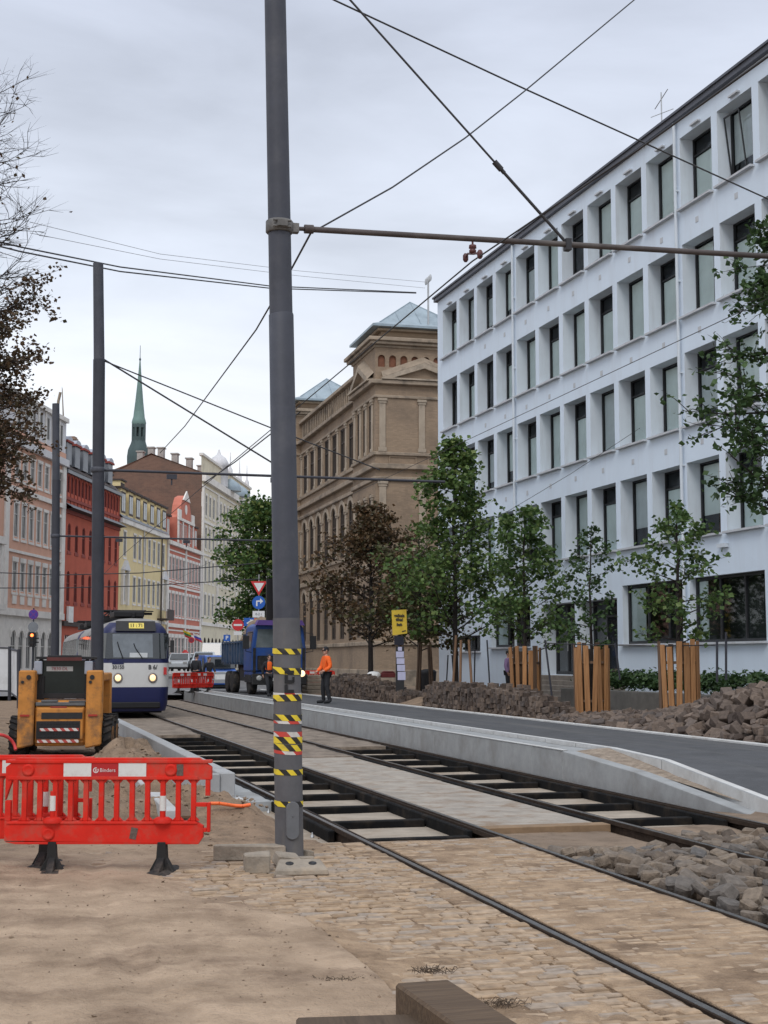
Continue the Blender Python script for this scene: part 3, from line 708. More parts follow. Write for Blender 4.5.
a.build('antenna', GALV, wb, (21.2, 1.2, 19.7), None, 0, 1, (1.4, 1.4, 1.4))
sq = MB().box(-0.09, 0.09, -0.012, -0.002, -0.09, 0.09).mesh('wall_plate', SILLM)
for i in range(2, NB):
    for z in rows[1:]: link('wall_plate', sq, wb, (jamb(i)-1.0, 0, z-0.62))
MB().box(-0.005, BL, -0.035, -0.003, 0.2, 0.75).build('plinth', CONC, wb)

# ---------------------------------------------------------------- old brick building with corner towers
BRK = brick_mat('tan_brick', (0.33, 0.238, 0.160), (0.27, 0.195, 0.130), (0.25, 0.195, 0.145), stain=(0.13, 0.098, 0.075), samt=0.72)
BSTN = mat('brown_stone', (0.315, 0.252, 0.19), 0.9, 0.2, 1.2, stain=(0.10, 0.085, 0.07), sscale=0.7, samt=0.75, bump=0.2, bscale=10)
BSTL = mat('pale_stone', (0.37, 0.305, 0.235), 0.9, 0.15, 1.2, stain=(0.15, 0.13, 0.11), sscale=0.8, samt=0.7)
ZINC = mat('zinc_roof', (0.29, 0.355, 0.40), 0.45, 0.12, 1.0, metal=0.3, stain=(0.13, 0.17, 0.2), sscale=0.6, samt=0.5)
TERRA = mat('red_fill', (0.20, 0.085, 0.05), 0.9, 0.2, 3)
OLDF = mat('old_window_frame', (0.06, 0.045, 0.035), 0.7, 0.2, 4)
TBR = 0.25
bb = thing('brick_building', 'old tan brick building with arched windows and hipped zinc tower roofs', 'building', (-0.5, 82.0, 0), TBR-PI/2)
ME = Matrix.Rotation(PI/2, 4, 'Z')
m = MB()
xr = [-7.19-2.52*k for k in range(7)]
sops = []
for x in xr:
    sops += [(x-1.4, x, 14.1, 16.95, False), (x-1.4, x, 8.5, 11.95, True), (x-1.4, x, 3.2, 6.75, True)]
wall(m, -24.6, -5.8, 0, 18.2, sops, 0.12, 0, 0, 0.35)
tops = []
for x in (-4.75, -3.25, -1.75):
    tops += [(x, x+0.85, 14.1, 16.9, False), (x, x+0.85, 8.5, 11.6, True), (x, x+0.85, 3.2, 6.4, True)]
for off in (0, -24.6):
    wall(m, -5.8+off, 0+off, 0, 20.3, [(o[0]+off, o[1]+off)+o[2:] for o in tops], 0.12, 0, 0)
    m.quad((-5.8+off,0,0),(-5.8+off,5.8,0),(-5.8+off,5.8,20.3),(-5.8+off,0,20.3), 0)
    if off: m.quad((off,0,0),(off,5.8,0),(off,5.8,20.3),(off,0,20.3), 0)
    m.quad((-5.8+off,5.8,17),(off,5.8,17),(off,5.8,20.3),(-5.8+off,5.8,20.3), 0)
    m.box(-5.3+off, -0.5+off, 0.5, 5.3, 20.72, 21.24, 0)
arc = [(0.15+0.68*k, 0.15+0.68*k+0.44, 19.0, 19.72, True) for k in range(8)]
wall(m, 0, 5.8, 0, 20.3, arc, 0.16, 0, 1, 0.0) if False else None
m_end = MB(); wall(m_end, 0, 5.8, 0, 20.3, arc, 0.16, 0, 0)
m.add(m_end.v, m_end.f, 0, False, ME)
m_end = MB(); wall(m_end, 5.8, 24, 0, 18.2, [], 0.2, 0, 0, 0.3); m.add(m_end.v, m_end.f, 0, False, ME)
m.box(-24.5, -5.81, 0.7, 16, 18.19, 19.0, 0) if False else None
wall(m, -24.6, -5.8, 18.2, 19.75, [], 0.1, 0, 0, 0.45)
m.build('wall', BRK, bb)
f = MB(); f.quad((0.05,0.155,18.95),(5.75,0.155,18.95),(5.75,0.155,19.8),(0.05,0.155,19.8))
f2 = MB().add(f.v, f.f, 0, False, ME); f2.build('arch_fill', TERRA, bb)
c = MB()
def cornice(z0, z1, out, both=True, mi=0):
    c.box(-24.6, -5.8, 0.35-out, 0.5, z0, z1, mi)
    for off in (0, -24.6): c.box(-5.8+off-0.012, off+out, -out, 0.3 if off else 5.7+out*0, z0, z1, mi)
for z0, z1, o in ((0, 1.3, 0.10), (2.7, 2.95, 0.12), (7.15, 7.45, 0.16), (8.15, 8.35, 0.12), (12.25, 12.5, 0.14), (12.95, 13.25, 0.26), (13.75, 13.95, 0.14), (17.15, 17.32, 0.10), (17.95, 18.2, 0.32)):
    cornice(z0, z1, o)
for off in (0, -24.6):
    c.box(-5.8+off-0.1, off+0.1, -0.1, 5.9, 20.15, 20.3); c.box(-6.15+off, 0.35+off, -0.35, 6.15, 20.305, 20.48); c.box(-6.3+off, 0.5+off, -0.5, 6.3, 20.485, 20.71)
    c.box(-5.6+off, -0.2+off, 0.2, 5.6, 21.245, 21.40)
c.box(-24.6, -5.8, 0.15, 0.8, 19.5, 19.75)
for k in range(30): c.box(-24.4+0.62*k, -24.4+0.62*k+0.2, 0.36, 0.448, 18.3, 19.45)
c.build('cornice', BSTN, bb, bevel=0.03)
# pediments
def pedim(M, x0, x1, z0, z1, d):
    p = MB()
    xm = (x0+x1)/2; t = 0.22
    p.prism([(x0-0.1,z0),(x0+0.55,z0),(xm,z1-t*1.3),(x1-0.55,z0),(x1+0.1,z0),(xm,z1+0.05)], -d, 0.0, 0, M)
    p.prism([(x0+0.5,z0+0.02),(x1-0.5,z0+0.02),(xm,z1-t*1.25)], -0.06, 0.0, 1, M)
    p.prism([(x0-0.15,z0),(x1+0.15,z0),(x1+0.15,z0-0.1),(x0-0.15,z0-0.1)], -d-0.05, -0.003, 0, M)
    p.add([(x0-0.1,-d,z0+0.01),(xm,-d,z1+0.06),(xm,0,z1+0.45),(x0-0.1,0,z0+0.4)], [(0,1,2,3)], 2, False, M)
    p.add([(x1+0.1,-d,z0+0.01),(xm,-d,z1+0.06),(xm,0,z1+0.45),(x1+0.1,0,z0+0.4)], [(0,1,2,3)], 2, False, M)
    p.build('pediment', [BSTL, BRK, BSTN], bb)
pedim(ME, 0.45, 5.35, 18.32, 19.25, 0.36)
I4 = Matrix.Identity(4)
pedim(I4, -5.3, -0.5, 18.32, 19.5, 0.4); pedim(Matrix.Translation((-24.6,0,0)), -5.3, -0.5, 18.32, 19.5, 0.4)
# pilasters
def pil(w, h, d=0.075):
    q = MB(); q.box(0, w, -d, -0.002, 0.25, h-0.3); q.box(-0.06, w+0.06, -d-0.04, -0.002, 0, 0.248); q.box(-0.05, w+0.05, -d-0.03, -0.002, h-0.298, h-0.16); q.box(-0.1, w+0.1, -d-0.07, -0.002, h-0.158, h)
    return q.mesh('pilaster', BSTL, 0.015)
pa, pb_ = pil(0.38, 3.15), pil(0.38, 3.1)
for k in range(8):
    x = -6.82-2.52*k
    for z, me in ((13.97, pa), (8.37, pb_)): link('pilaster', me, bb, (x, 0.35, z))
for off in (0, -24.6):
    for x in (-5.35, -3.87, -2.37, -0.85):
        for z, me in ((13.97, pa), (8.37, pb_)): link('pilaster', me, bb, (x+off, 0, z))
for y in (0.22, 2.62, 5.0):
    for z, me in ((13.97, pa), (8.37, pil(0.42, 3.85))): link('pilaster', me, bb, (0, y, z), PI/2)
pn = MB(); pn.box(0, 1.7, -0.05, -0.002, 0, 0.09); pn.box(0, 1.7, -0.05, -0.002, 0.43, 0.52); pn.box(0, 0.09, -0.05, -0.002, 0.095, 0.425); pn.box(1.61, 1.7, -0.05, -0.002, 0.095, 0.425)
pme = pn.mesh('wall_panel', BRK)
for y in (0.8, 3.15): link('wall_panel', pme, bb, (0, y, 13.3-0.08), PI/2)
# arch mouldings over the second floor windows
am = MB(); n = 10; R = 0.7
for k in range(n):
    a, b = PI*k/n, PI*(k+1)/n
    P = lambda q, rr: (R-rr*math.cos(q), rr*math.sin(q))
    am.prism([P(a, R+0.3), P(b, R+0.3), P(b, R+0.02), P(a, R+0.02)], -0.06, -0.002)
ame = am.mesh('arch_moulding', BSTL)
for x in xr:
    link('arch_moulding', ame, bb, (x-1.4, 0.35, 11.25)); link('arch_moulding', ame, bb, (x-1.4, 0.35, 6.05))
for x in xr:
    window(bb, x-1.4, 14.1, 1.4, 2.85, 0.45, OLDF, DGLASS, 0.09, (0.5,), (0.68,))
    window(bb, x-1.4, 8.5, 1.4, 3.45, 0.45, OLDF, DGLASS, 0.09, (0.5,), (0.62,), True)
    window(bb, x-1.4, 3.2, 1.4, 3.55, 0.45, OLDF, DGLASS, 0.09, (0.5,), (0.62,), True)
for off in (0, -24.6):
    for x in (-4.75, -3.25, -1.75):
        window(bb, x+off, 14.1, 0.85, 2.8, 0.10, OLDF, DGLASS, 0.08, (0.5,), (0.68,))
        window(bb, x+off, 8.5, 0.85, 3.1, 0.10, OLDF, DGLASS, 0.08, (0.5,), (0.62,), True)
        window(bb, x+off, 3.2, 0.85, 3.2, 0.10, OLDF, DGLASS, 0.08, (0.5,), (0.62,), True)
for off in (0, -24.6):
    r = MB(); a, b, c0, d0, z = -6.0+off, 0.2+off, -0.2, 6.0, 21.41
    ap = ((a+b)/2, (c0+d0)/2, 23.75)
    e = 0.55
    r.box(a, b, c0, d0, z, z+0.14)
    q = [(a+e,c0+e,z+0.14),(b-e,c0+e,z+0.14),(b-e,d0-e,z+0.14),(a+e,d0-e,z+0.14)]
    q2 = [(a,c0,z+0.14),(b,c0,z+0.14),(b,d0,z+0.14),(a,d0,z+0.14)]
    q = [(x_, y_, z+0.36) for x_, y_, _ in q]
    for k in range(4):
        r.quad(q2[k], q2[(k+1)%4], q[(k+1)%4], q[k]); r.add([q[k], q[(k+1)%4], ap], [(0,1,2)])
        for t in (0.25, 0.5, 0.75):
            s_ = Vector(q[k]).lerp(Vector(q[(k+1)%4]), t); tt = 1-abs(2*t-1)
            top = Vector(ap) if t == 0.5 else Vector(q[k if t < .5 else (k+1)%4]).lerp(Vector(ap), 0.5)
            r.tube([s_+Vector((0,0,0.02)), top], 0.022, 4)
        r.tube([Vector(q[k]), ap], 0.04, 5)
    r.build('tower_roof', ZINC, bb)
r = MB(); r.add([(-24.4,0.7,19.6),(-6,0.7,19.6),(-6,7,21.2),(-24.4,7,21.2)], [(0,1,2,3)]); r.add([(-24.4,13.5,19.0),(-6,13.5,19.0),(-6,7,21.2),(-24.4,7,21.2)], [(0,1,2,3)])
r.add([(-6,6,18.2),(0.2,6,18.2),(0.2,14,18.2),(-6,14,18.2)], [(0,1,2,3)])
r.build('roof', ZINC, bb)
ms = MB(); ms.tube([(0,0,0),(0,0,1.9)], 0.05, 6); ms.tube([(-0.45,0,1.75),(0.45,0,1.75)], 0.03, 5)
for x in (-0.4, -0.15, 0.15, 0.4): ms.lathe([(0.05,1.75),(0.07,1.85),(0.04,1.98)], 6, M=Matrix.Translation((x,0,0)))
ms.build('roof_mast', GALV, bb, (-0.4, 3.35, 21.75), None, 0, 1, (1.2, 1.2, 1.5))
# ---------------------------------------------------------------- the terrace along the left of the far street
PHL = math.atan(0.0747); L0 = (-26.9, 100.0)
def lpos(s, y=0.0): return (L0[0]+s*math.sin(PHL)-y*math.cos(PHL), L0[1]+s*math.cos(PHL)+y*math.sin(PHL), 0)
LROT = PI/2-PHL
TRIM = mat('stucco_trim', (0.72, 0.69, 0.65), 0.85, 0.08, 2, stain=(0.40, 0.37, 0.34), sscale=0.6, samt=0.4)
GREYT = mat('grey_trim', (0.60, 0.60, 0.62), 0.8, 0.1, 2)
PINK = mat('salmon_stucco', (0.64, 0.37, 0.27), 0.9, 0.06, 1, stain=(0.40, 0.23, 0.17), sscale=0.4, samt=0.4)
REDS = mat('red_stucco', (0.47, 0.105, 0.062), 0.9, 0.08, 1, stain=(0.32, 0.07, 0.045), sscale=0.4, samt=0.5)
REDD = mat('dark_red', (0.26, 0.05, 0.038), 0.8, 0.15, 2)
YELS = mat('yellow_stucco', (0.70, 0.575, 0.32), 0.9, 0.06, 1, stain=(0.46, 0.36, 0.21), sscale=0.4, samt=0.4)
RWS = mat('coral_brick', (0.50, 0.165, 0.115), 0.9, 0.1, 1)
PLIL = mat('pale_pink', (0.60, 0.42, 0.40), 0.9, 0.06, 1)
CREAM = mat('cream_stucco', (0.66, 0.60, 0.46), 0.9, 0.06, 1, stain=(0.40, 0.35, 0.27), sscale=0.35, samt=0.5)
OLDBR = brick_mat('old_brick', (0.185, 0.105, 0.075), (0.15, 0.085, 0.062), (0.18, 0.135, 0.105), 0.5, 0.16, stain=(0.085, 0.065, 0.055), samt=0.8, sscale=0.3)
GMET = mat('grey_metal_roof', (0.20, 0.215, 0.24), 0.5, 0.15, 1, metal=0.3)
DROOF = mat('dark_roof', (0.06, 0.045, 0.042), 0.8, 0.2, 2)
TILE = mat('red_tile', (0.28, 0.10, 0.065), 0.85, 0.2, 2, stain=(0.14, 0.075, 0.06), sscale=0.4)
LFR = mat('pale_window_frame', (0.50, 0.49, 0.47), 0.7, 0.05, 3)
RFR = mat('red_window_frame', (0.24, 0.05, 0.04), 0.7, 0.1, 3)
PGL = mat('pink_glass', (0.13, 0.09, 0.10), 0.15, 0.2, 2, spec=0.8)
DPTH = 13
def shell(m, s0, s1, z1, mi=0, ends=True):
    """side and back walls of a terrace house; x from s0 to s1"""
    for x in ((s0, s1) if ends else ()): m.quad((x,0,0),(x,DPTH,0),(x,DPTH,z1),(x,0,z1), mi)
    m.quad((s0,DPTH,0),(s1,DPTH,0),(s1,DPTH,z1),(s0,DPTH,z1), mi)
def surround(m, x, z, w, h, mi, t=0.14, d=0.03, head=0.22, headout=0.06):
    m.box(x-t, x-0.003, -d, -0.003, z-0.12, z+h, mi); m.box(x+w+0.003, x+w+t, -d, -0.003, z-0.12, z+h, mi)
    m.box(x-t-0.05, x+w+t+0.05, -headout, -0.003, z+h+0.002, z+h+head, mi); m.box(x-t-0.05, x+w+t+0.05, -headout, -0.003, z-0.30, z-0.122, mi)
def band(m, x0, x1, z0, z1, out, mi): m.box(x0, x1, -out, -0.003, z0, z1, mi)
def house(name, label, s0, s1): return thing(name, label, 'building', lpos(s0), LROT)

# --- salmon house, x local from 0 at the joint with the red one backwards: s from -10 to 14.2
b = house('terrace_house', 'salmon stucco terrace house with pale window surrounds and grey rusticated ground floor', -10, 14.2)
m = MB(); X = lambda s: s+10
xs = [X(2.15+1.72*k) for k in range(7)]; xl = [X(-8.6+1.9*k) for k in range(4)]
rws = [(15.05, 1.75), (10.75, 2.45), (6.85, 2.1)]
o1 = [(x, x+0.85, z, z+h) for x in xs+xl for z, h in rws]
o0 = [(x, x+1.0, 1.2, 4.0, True) for x in xs+xl]
wall(m, 0, 24.2, 5.4, 18.0, o1, 0.07, 0); wall(m, 0, 24.2, 0, 5.4, o0, 0.1, 1)
shell(m, 0, 24.2, 18.0)
for x in xs+xl:
    for (z, h) in rws: surround(m, x, z, 0.85, h, 1, 0.17, 0.035, 0.34 if z < 8 else 0.24, 0.07)
    for k in range(9): 
        a, q = PI*k/9, PI*(k+1)/9; R = 0.5
        P = lambda t, rr: (x+R-rr*math.cos(t), 3.5+rr*math.sin(t))
        m.prism([P(a,R+0.28), P(q,R+0.28), P(q,R+0.01), P(a,R+0.01)], -0.05, -0.003, 1)
    m.box(x-0.02, x+0.87, -0.06, -0.004, 5.9, 6.5, 1)
band(m, 0, 24.2, 5.05, 5.55, 0.22, 1); band(m, 0, 24.2, 9.6, 9.8, 0.1, 1); band(m, 0, 24.2, 14.0, 14.35, 0.16, 1); band(m, 0, 24.2, 17.4, 17.95, 0.35, 2); band(m, 0, 24.2, 0, 0.9, 0.12, 2)
m.box(23.3, 24.19, -0.14, -0.004, 5.56, 17.39, 1)
for x in (0.3, 10.0): m.box(x, x+0.9, -0.12, -0.004, 5.56, 17.39, 1)
for k in range(1, 8): m.box(0, 24.19, -0.012, -0.003, 0.95+0.55*k, 0.97+0.55*k, 2) if False else None
wall(m, 0, 24.2, 18.0, 21.3, [(x-0.05, x+0.9, 18.9, 20.7) for x in xs+xl], 0.07, 2); band(m, 0, 24.2, 18.0, 18.5, 0.05, 0); band(m, 0, 24.2, 21.0, 21.35, 0.25, 1)
for x in xs+xl: m.box(x-0.42, x-0.2, -0.12, -0.003, 18.52, 20.98, 1)
m.build('wall', [PINK, TRIM, GREYT], b)
MB().add([(0,-0.1,21.36),(24.2,-0.1,21.36),(24.2,4,23),(0,4,23)], [(0,1,2,3)]).add([(0,4,23),(24.2,4,23),(24.2,DPTH,19),(0,DPTH,19)], [(0,1,2,3)]).add([(24.19,0,18),(24.19,DPTH,18),(24.19,DPTH,19),(24.19,4,23),(24.19,0,21.3)], [(0,1,2,3,4)]).build('roof', GMET, b)
for x in xs+xl:
    for z, h in rws: window(b, x, z, 0.85, h, 0.06, LFR, DGLASS, 0.07, (0.5,), (0.68,))
    window(b, x, 1.2, 1.0, 2.8, 0.09, LFR, DGLASS, 0.07, (0.5,), (0.6,), True)
    window(b, x-0.05, 18.9, 0.95, 1.8, 0.06, LFR, DGLASS, 0.07, (0.5,), ())
MB().add([(0,-0.4,0),(0.5,-0.4,0),(0.35,-0.2,3.2),(0.1,-0.2,3.4)], [(0,1,2,3)]).tube([(0.2,0.2,0),(0.25,0.1,2.2),(0.1,-0.1,2.9)], 0.12, 6).build('chimney_pipe', BSTN, b, (23.6, 0.5, 20.6))
# bay with balcony nearest to us
y = MB(); y.box(0, 4.4, -1.6, -0.004, 5.6, 9.6, 0); y.box(-0.1, 4.6, -1.8, -0.004, 9.602, 10.1, 1); y.box(-0.1, 4.6, -1.8, -0.004, 5.2, 5.598, 1)
for x in (0.2, 2.0, 3.8): y.box(x, x+0.4, -1.7, -1.601, 5.6, 9.6, 1)
y.build('bay_window', [TRIM, TRIM], b, (1.2, 0, 0))

# --- red house
b = house('terrace_house', 'brick red terrace house with dark arched windows and grey dormers', 14.25, 31.4)
m = MB(); Lh = 17.1; xs = [1.0+2.08*k for k in range(8)]
o = [(x, x+0.85, 10.7, 13.0, True) for x in xs]+[(x, x+0.85, 6.6, 9.1, True) for x in xs]+[(0.7+1.02*k, 1.3+1.02*k, 15.45, 16.9, True) for k in range(16)]
o += [(x-0.2, x+1.1, 0.3, 3.9) for x in xs]
wall(m, 0, Lh, 0, 17.3, o, 0.1, 0, 1); shell(m, 0, Lh, 17.3)
band(m, 0, Lh, 17.0, 17.3, 0.25, 3); band(m, 0, Lh, 14.85, 15.1, 0.1, 1); band(m, 0, Lh, 4.6, 5.0, 0.2, 2); band(m, 0, Lh, 13.75, 14.1, 0.12, 1)
for k in range(17): m.box(0.45+1.02*k, 0.58+1.02*k, -0.05, -0.003, 14.2, 17.0, 1)
for x in xs:
    for z in (10.7, 6.6): m.box(x-0.1, x+0.95, -0.05, -0.003, z-0.25, z-0.02, 1)
m.add([(0,-0.004,14.6),(Lh,-0.004,14.6),(Lh,-0.75,14.12),(0,-0.75,14.12)], [(0,1,2,3)], 3); m.quad((0,-0.75,14.12),(Lh,-0.75,14.12),(Lh,-0.004,14.05),(0,-0.004,14.05), 2)
m.build('wall', [REDS, REDD, DROOF, GMET], b)
MB().add([(0,-0.3,17.31),(Lh,-0.3,17.31),(Lh,3.2,20.0),(0,3.2,20.0)], [(0,1,2,3)]).add([(0,3.2,20.0),(Lh,3.2,20.0),(Lh,DPTH,17.3),(0,DPTH,17.3)], [(0,1,2,3)]).add([(Lh-.004,0,17.3),(Lh-.004,DPTH,17.3),(Lh-.004,3.2,20)], [(0,1,2)]).build('roof', DROOF, b)
for x in xs:
    window(b, x, 10.7, 0.85, 2.3, 0.09, RFR, DGLASS, 0.07, (0.5,), (0.6,), True); window(b, x, 6.6, 0.85, 2.5, 0.09, RFR, DGLASS, 0.07, (0.5,), (0.6,), True)
    window(b, x-0.2, 0.3, 1.3, 3.6, 0.09, RFR, DGLASS, 0.07, (0.5,), (0.7,))
for k in range(16): window(b, 0.7+1.02*k, 15.45, 0.6, 1.45, 0.09, RFR, DGLASS, 0.06, (), (), True)
dm = MB(); dm.box(0, 1.5, -0.3, 2.6, 0, 1.75, 0); dm.box(-0.12, 1.62, -0.45, 2.7, 1.752, 1.92, 1); dm.box(0.2, 1.3, -0.31, -0.302, 0.25, 1.5, 0)
dm.prism([(-0.1,1.93),(1.6,1.93),(1.3,2.2),(0.75,2.32),(0.2,2.2)], -0.4, 2.6, 2)
dme = dm.mesh('dormer', [GMET, REDD, mat('dormer_roof', (0.34, 0.36, 0.42), 0.5, 0.1, 2)])
for x in (0.8, 3.2, 5.6, 8.0, 11.0, 13.6): link('dormer', dme, b, (x, 0.5, 17.9))
ch = MB().box(0, 0.9, 0, 0.9, 0, 2.6).box(-0.08, 0.98, -0.08, 0.98, 2.3, 2.45).mesh('chimney', brick_mat('chimney_brick', (0.30, 0.19, 0.12), (0.25, 0.15, 0.1), (0.3, 0.26, 0.22)))
for x in (2.6, 5.0, 12.6): link('chimney', ch, b, (x, 3.1, 19.4))
MB().box(0, 1.3, -0.25, -0.06, 0, 1.3).build('air_conditioner', WHITEP, b, (1.0, 0, 4.9))

# --- yellow house
b = house('terrace_house', 'pale yellow terrace house with a grey mansard roof full of dormers', 31.45, 50.9)
m = MB(); Lh = 19.4; xs = [1.5, 5.3, 7.25, 9.2, 11.2, 13.2, 15.2, 17.4]
o = [(x, x+0.9, 11.6, 13.9) for x in xs]+[(x, x+0.9, 7.4, 9.8) for x in xs]+[(x, x+1.1, 1.2, 4.4) for x in xs]
wall(m, 0, Lh, 0, 15.0, o, 0.07, 0); shell(m, 0, Lh, 15.0)
band(m, 0, Lh, 14.6, 15.05, 0.3, 1); band(m, 0, Lh, 5.6, 5.9, 0.15, 1)
for x in xs:
    for z, h in ((11.6, 2.3), (7.4, 2.4)): surround(m, x, z, 0.9, h, 1, 0.13, 0.03, 0.16, 0.05)
for x in (1.5, 17.4):
    m.box(x-0.55, x+1.45, -0.2, -0.003, 7.0, 10.2, 1) if False else None
    m.prism([(x-0.75,10.25),(x+1.65,10.25),(x+0.45,11.2)], -0.35, -0.004, 2); m.box(x-0.7, x-0.3, -0.25, -0.004, 7.0, 10.24, 1); m.box(x+1.2, x+1.6, -0.25, -0.004, 7.0, 10.24, 1)
m.build('wall', [YELS, TRIM, GREYT], b)
MB().add([(0,-0.35,15.06),(Lh,-0.35,15.06),(Lh,3.0,18.2),(0,3.0,18.2)], [(0,1,2,3)]).add([(0,3,18.2),(Lh,3,18.2),(Lh,6.5,19.6),(0,6.5,19.6)], [(0,1,2,3)]).add([(0,6.5,19.6),(Lh,6.5,19.6),(Lh,DPTH,15),(0,DPTH,15)], [(0,1,2,3)]).add([(Lh-.004,0,15),(Lh-.004,DPTH,15),(Lh-.004,6.5,19.6),(Lh-.004,3,18.2)], [(0,1,2,3)]).build('roof', GMET, b)
for x in xs:
    window(b, x, 11.6, 0.9, 2.3, 0.06, LFR, DGLASS, 0.06, (0.5,), (0.66,)); window(b, x, 7.4, 0.9, 2.4, 0.06, LFR, DGLASS, 0.06, (0.5,), (0.66,)); window(b, x, 1.2, 1.1, 3.2, 0.06, LFR, DGLASS, 0.06, (0.5,), (0.7,))
dm = MB(); dm.box(0, 1.7, -0.3, 2.6, 0, 2.0, 0); dm.box(0.12, 1.58, -0.325, -0.302, 0.2, 1.8, 1); dm.box(-0.15, 1.85, -0.5, 2.7, 2.003, 2.16, 2)
dme = dm.mesh('dormer', [YELS, DROOF, DROOF]); dw = MB().box(0.3, 0.8, -0.34, -0.327, 0.35, 1.65).box(0.9, 1.4, -0.34, -0.327, 0.35, 1.65).mesh('pane', mat('dormer_pane', (0.22, 0.24, 0.27), 0.2, 0.2, 3))
for k, x in enumerate((0.4, 3.2, 6.0, 8.8, 11.8, 14.6, 17.2)):
    q = link('dormer', dme, b, (x, 0.35, 15.35), None, (1.1, 1, 1.25)); link('pane', dw, q, (0, 0, 0))
for k, x in enumerate((1.2, 4.0, 9.0)): link('dormer', dme, b, (x, 2.7, 17.7))
for x in (3.6, 12.0): link('chimney', ch, b, (x, 5.0, 18.8))
MB().box(0, 3, -1.1, -0.004, 6.0, 6.15).box(0, 3, -1.1, -1.05, 6.16, 7.1).build('balcony', DROOF, b, (15.5, 0, 0))
MB().tube([(0,-0.1,0.2),(0,-0.1,15)], 0.07, 6).build('drainpipe', GREYT, b, (9.0, -0.02, 0))
MB().tube([(0,-0.1,0.2),(0,-0.1,15)], 0.07, 6).build('drainpipe', DROOF, b, (16.7, -0.02, 0))

# --- coral and white gabled house
b = house('terrace_house', 'coral and white gabled terrace house with tall paired windows', 50.95, 68.75)
m = MB(); Lh = 17.8; xs = [0.9+1.72*k for k in range(10)]
o = [(x, x+1.0, z, z+2.35) for x in xs for z in (10.6, 6.7)]+[(x, x+1.1, 1.0, 4.3) for x in xs]
wall(m, 0, Lh, 0, 14.6, o, 0.07, 0); shell(m, 0, Lh, 14.6)
for x in xs:
    for z in (10.6, 6.7): surround(m, x, z, 1.0, 2.35, 1, 0.16, 0.03, 0.3, 0.06)
    surround(m, x, 1.0, 1.1, 3.3, 1, 0.18, 0.03, 0.4, 0.06)
for z0, z1, ou in ((14.2, 14.6, 0.4), (13.6, 13.75, 0.08), (9.7, 9.95, 0.12), (10.1, 10.2, 0.06), (5.4, 5.8, 0.2), (5.0, 5.15, 0.08), (0, 0.7, 0.1)): band(m, 0, Lh, z0, z1, ou, 1)
for x in (0.05, 8.9, 17.2): m.box(x, x+0.5, -0.16, -0.004, 0.71, 14.19, 1)
m.build('wall', [RWS, TRIM, PLIL], b)
g = MB(); g.prism([(3.4,14.61),(11.4,14.61),(11.4,17.4),(10.4,17.8),(9.9,18.9),(9.0,19.8),(7.4,20.2),(5.8,19.8),(4.9,18.9),(4.4,17.8),(3.4,17.4)], -0.35, 0.6, 0)
g.prism([(3.2,17.42),(4.7,17.42),(4.7,18.3),(3.2,18.3)], -0.5, -0.352, 1); g.prism([(10.1,17.42),(11.6,17.42),(11.6,18.3),(10.1,18.3)], -0.5, -0.352, 1)
g.prism([(3.2,17.1),(11.6,17.1),(11.6,17.4),(3.2,17.4)], -0.55, -0.353, 1); g.prism([(5.6,19.55),(9.2,19.55),(7.4,20.7)], -0.5, -0.353, 1); g.disc(0.55, 14, -0.42, 0.07, 1, 7.4, 18.6)
for x in (3.3, 5.6, 8.7, 11.0): g.box(x, x+0.4, -0.48, -0.352, 14.62, 17.08, 1)
g.build('gable', [RWS, TRIM], b)
for k in range(3): window(b, 4.1+2.45*k, 15.0, 1.2, 1.8, -0.36, LFR, PGL, 0.07, (0.5,), ())
MB().add([(0,-0.1,14.61),(Lh,-0.1,14.61),(Lh,5,19),(0,5,19)], [(0,1,2,3)]).add([(0,5,19),(Lh,5,19),(Lh,DPTH,14.6),(0,DPTH,14.6)], [(0,1,2,3)]).add([(Lh-.004,0,14.6),(Lh-.004,DPTH,14.6),(Lh-.004,5,19)], [(0,1,2)]).add([(.004,0,14.6),(.004,DPTH,14.6),(.004,5,19)], [(0,1,2)]).build('roof', TILE, b)
dm = MB(); dm.box(0, 1.6, -0.3, 2.6, 0, 2.4, 0); dm.box(-0.15, 1.75, -0.5, 2.7, 2.403, 2.6, 1); dm.box(0.25, 1.35, -0.32, -0.302, 0.3, 2.1, 2)
dme = dm.mesh('dormer', [RWS, DROOF, LFR])
for x in (0.8, 12.4, 15.2): link('dormer', dme, b, (x, 0.6, 14.9))
for x in xs:
    for z in (10.6, 6.7): window(b, x, z, 1.0, 2.35, 0.06, LFR, PGL, 0.07, (0.5,), (0.66,))
    window(b, x, 1.0, 1.1, 3.3, 0.06, LFR, DGLASS, 0.07, (0.5,), (0.7,))

# --- tall cream building with a bare brick side wall
b = house('tenement', 'tall cream tenement with a bare dark brick side wall and crowded chimneys', 68.8, 104)
m = MB(); Lh = 35; xs = [2.2+2.35*k for k in range(14)]
zs = [(19.3, 2.4), (15.3, 2.5), (11.3, 2.5), (7.2, 2.5)]
o = [(x, x+1.0, z, z+h) for x in xs for z, h in zs]+[(x, x+1.4, 0.8, 4.6, True) for x in xs]
wall(m, 0, Lh, 0, 24.0, o, 0.07, 0)
m.quad((Lh,0,0),(Lh,DPTH,0),(Lh,DPTH,24),(Lh,0,24), 0)
for x in xs:
    for z, h in zs: surround(m, x, z, 1.0, h, 1, 0.14, 0.03, 0.3, 0.07)
for z0, z1, ou in ((23.2, 24.0, 0.5), (22.6, 22.8, 0.12), (18.3, 18.6, 0.14), (14.4, 14.6, 0.1), (6.0, 6.4, 0.2)): band(m, 0, Lh, z0, z1, ou, 1)
for x in (0.05, 9.4, 22.6, 34): m.box(x, x+0.6, -0.22, -0.004, 6.41, 22.59, 1)
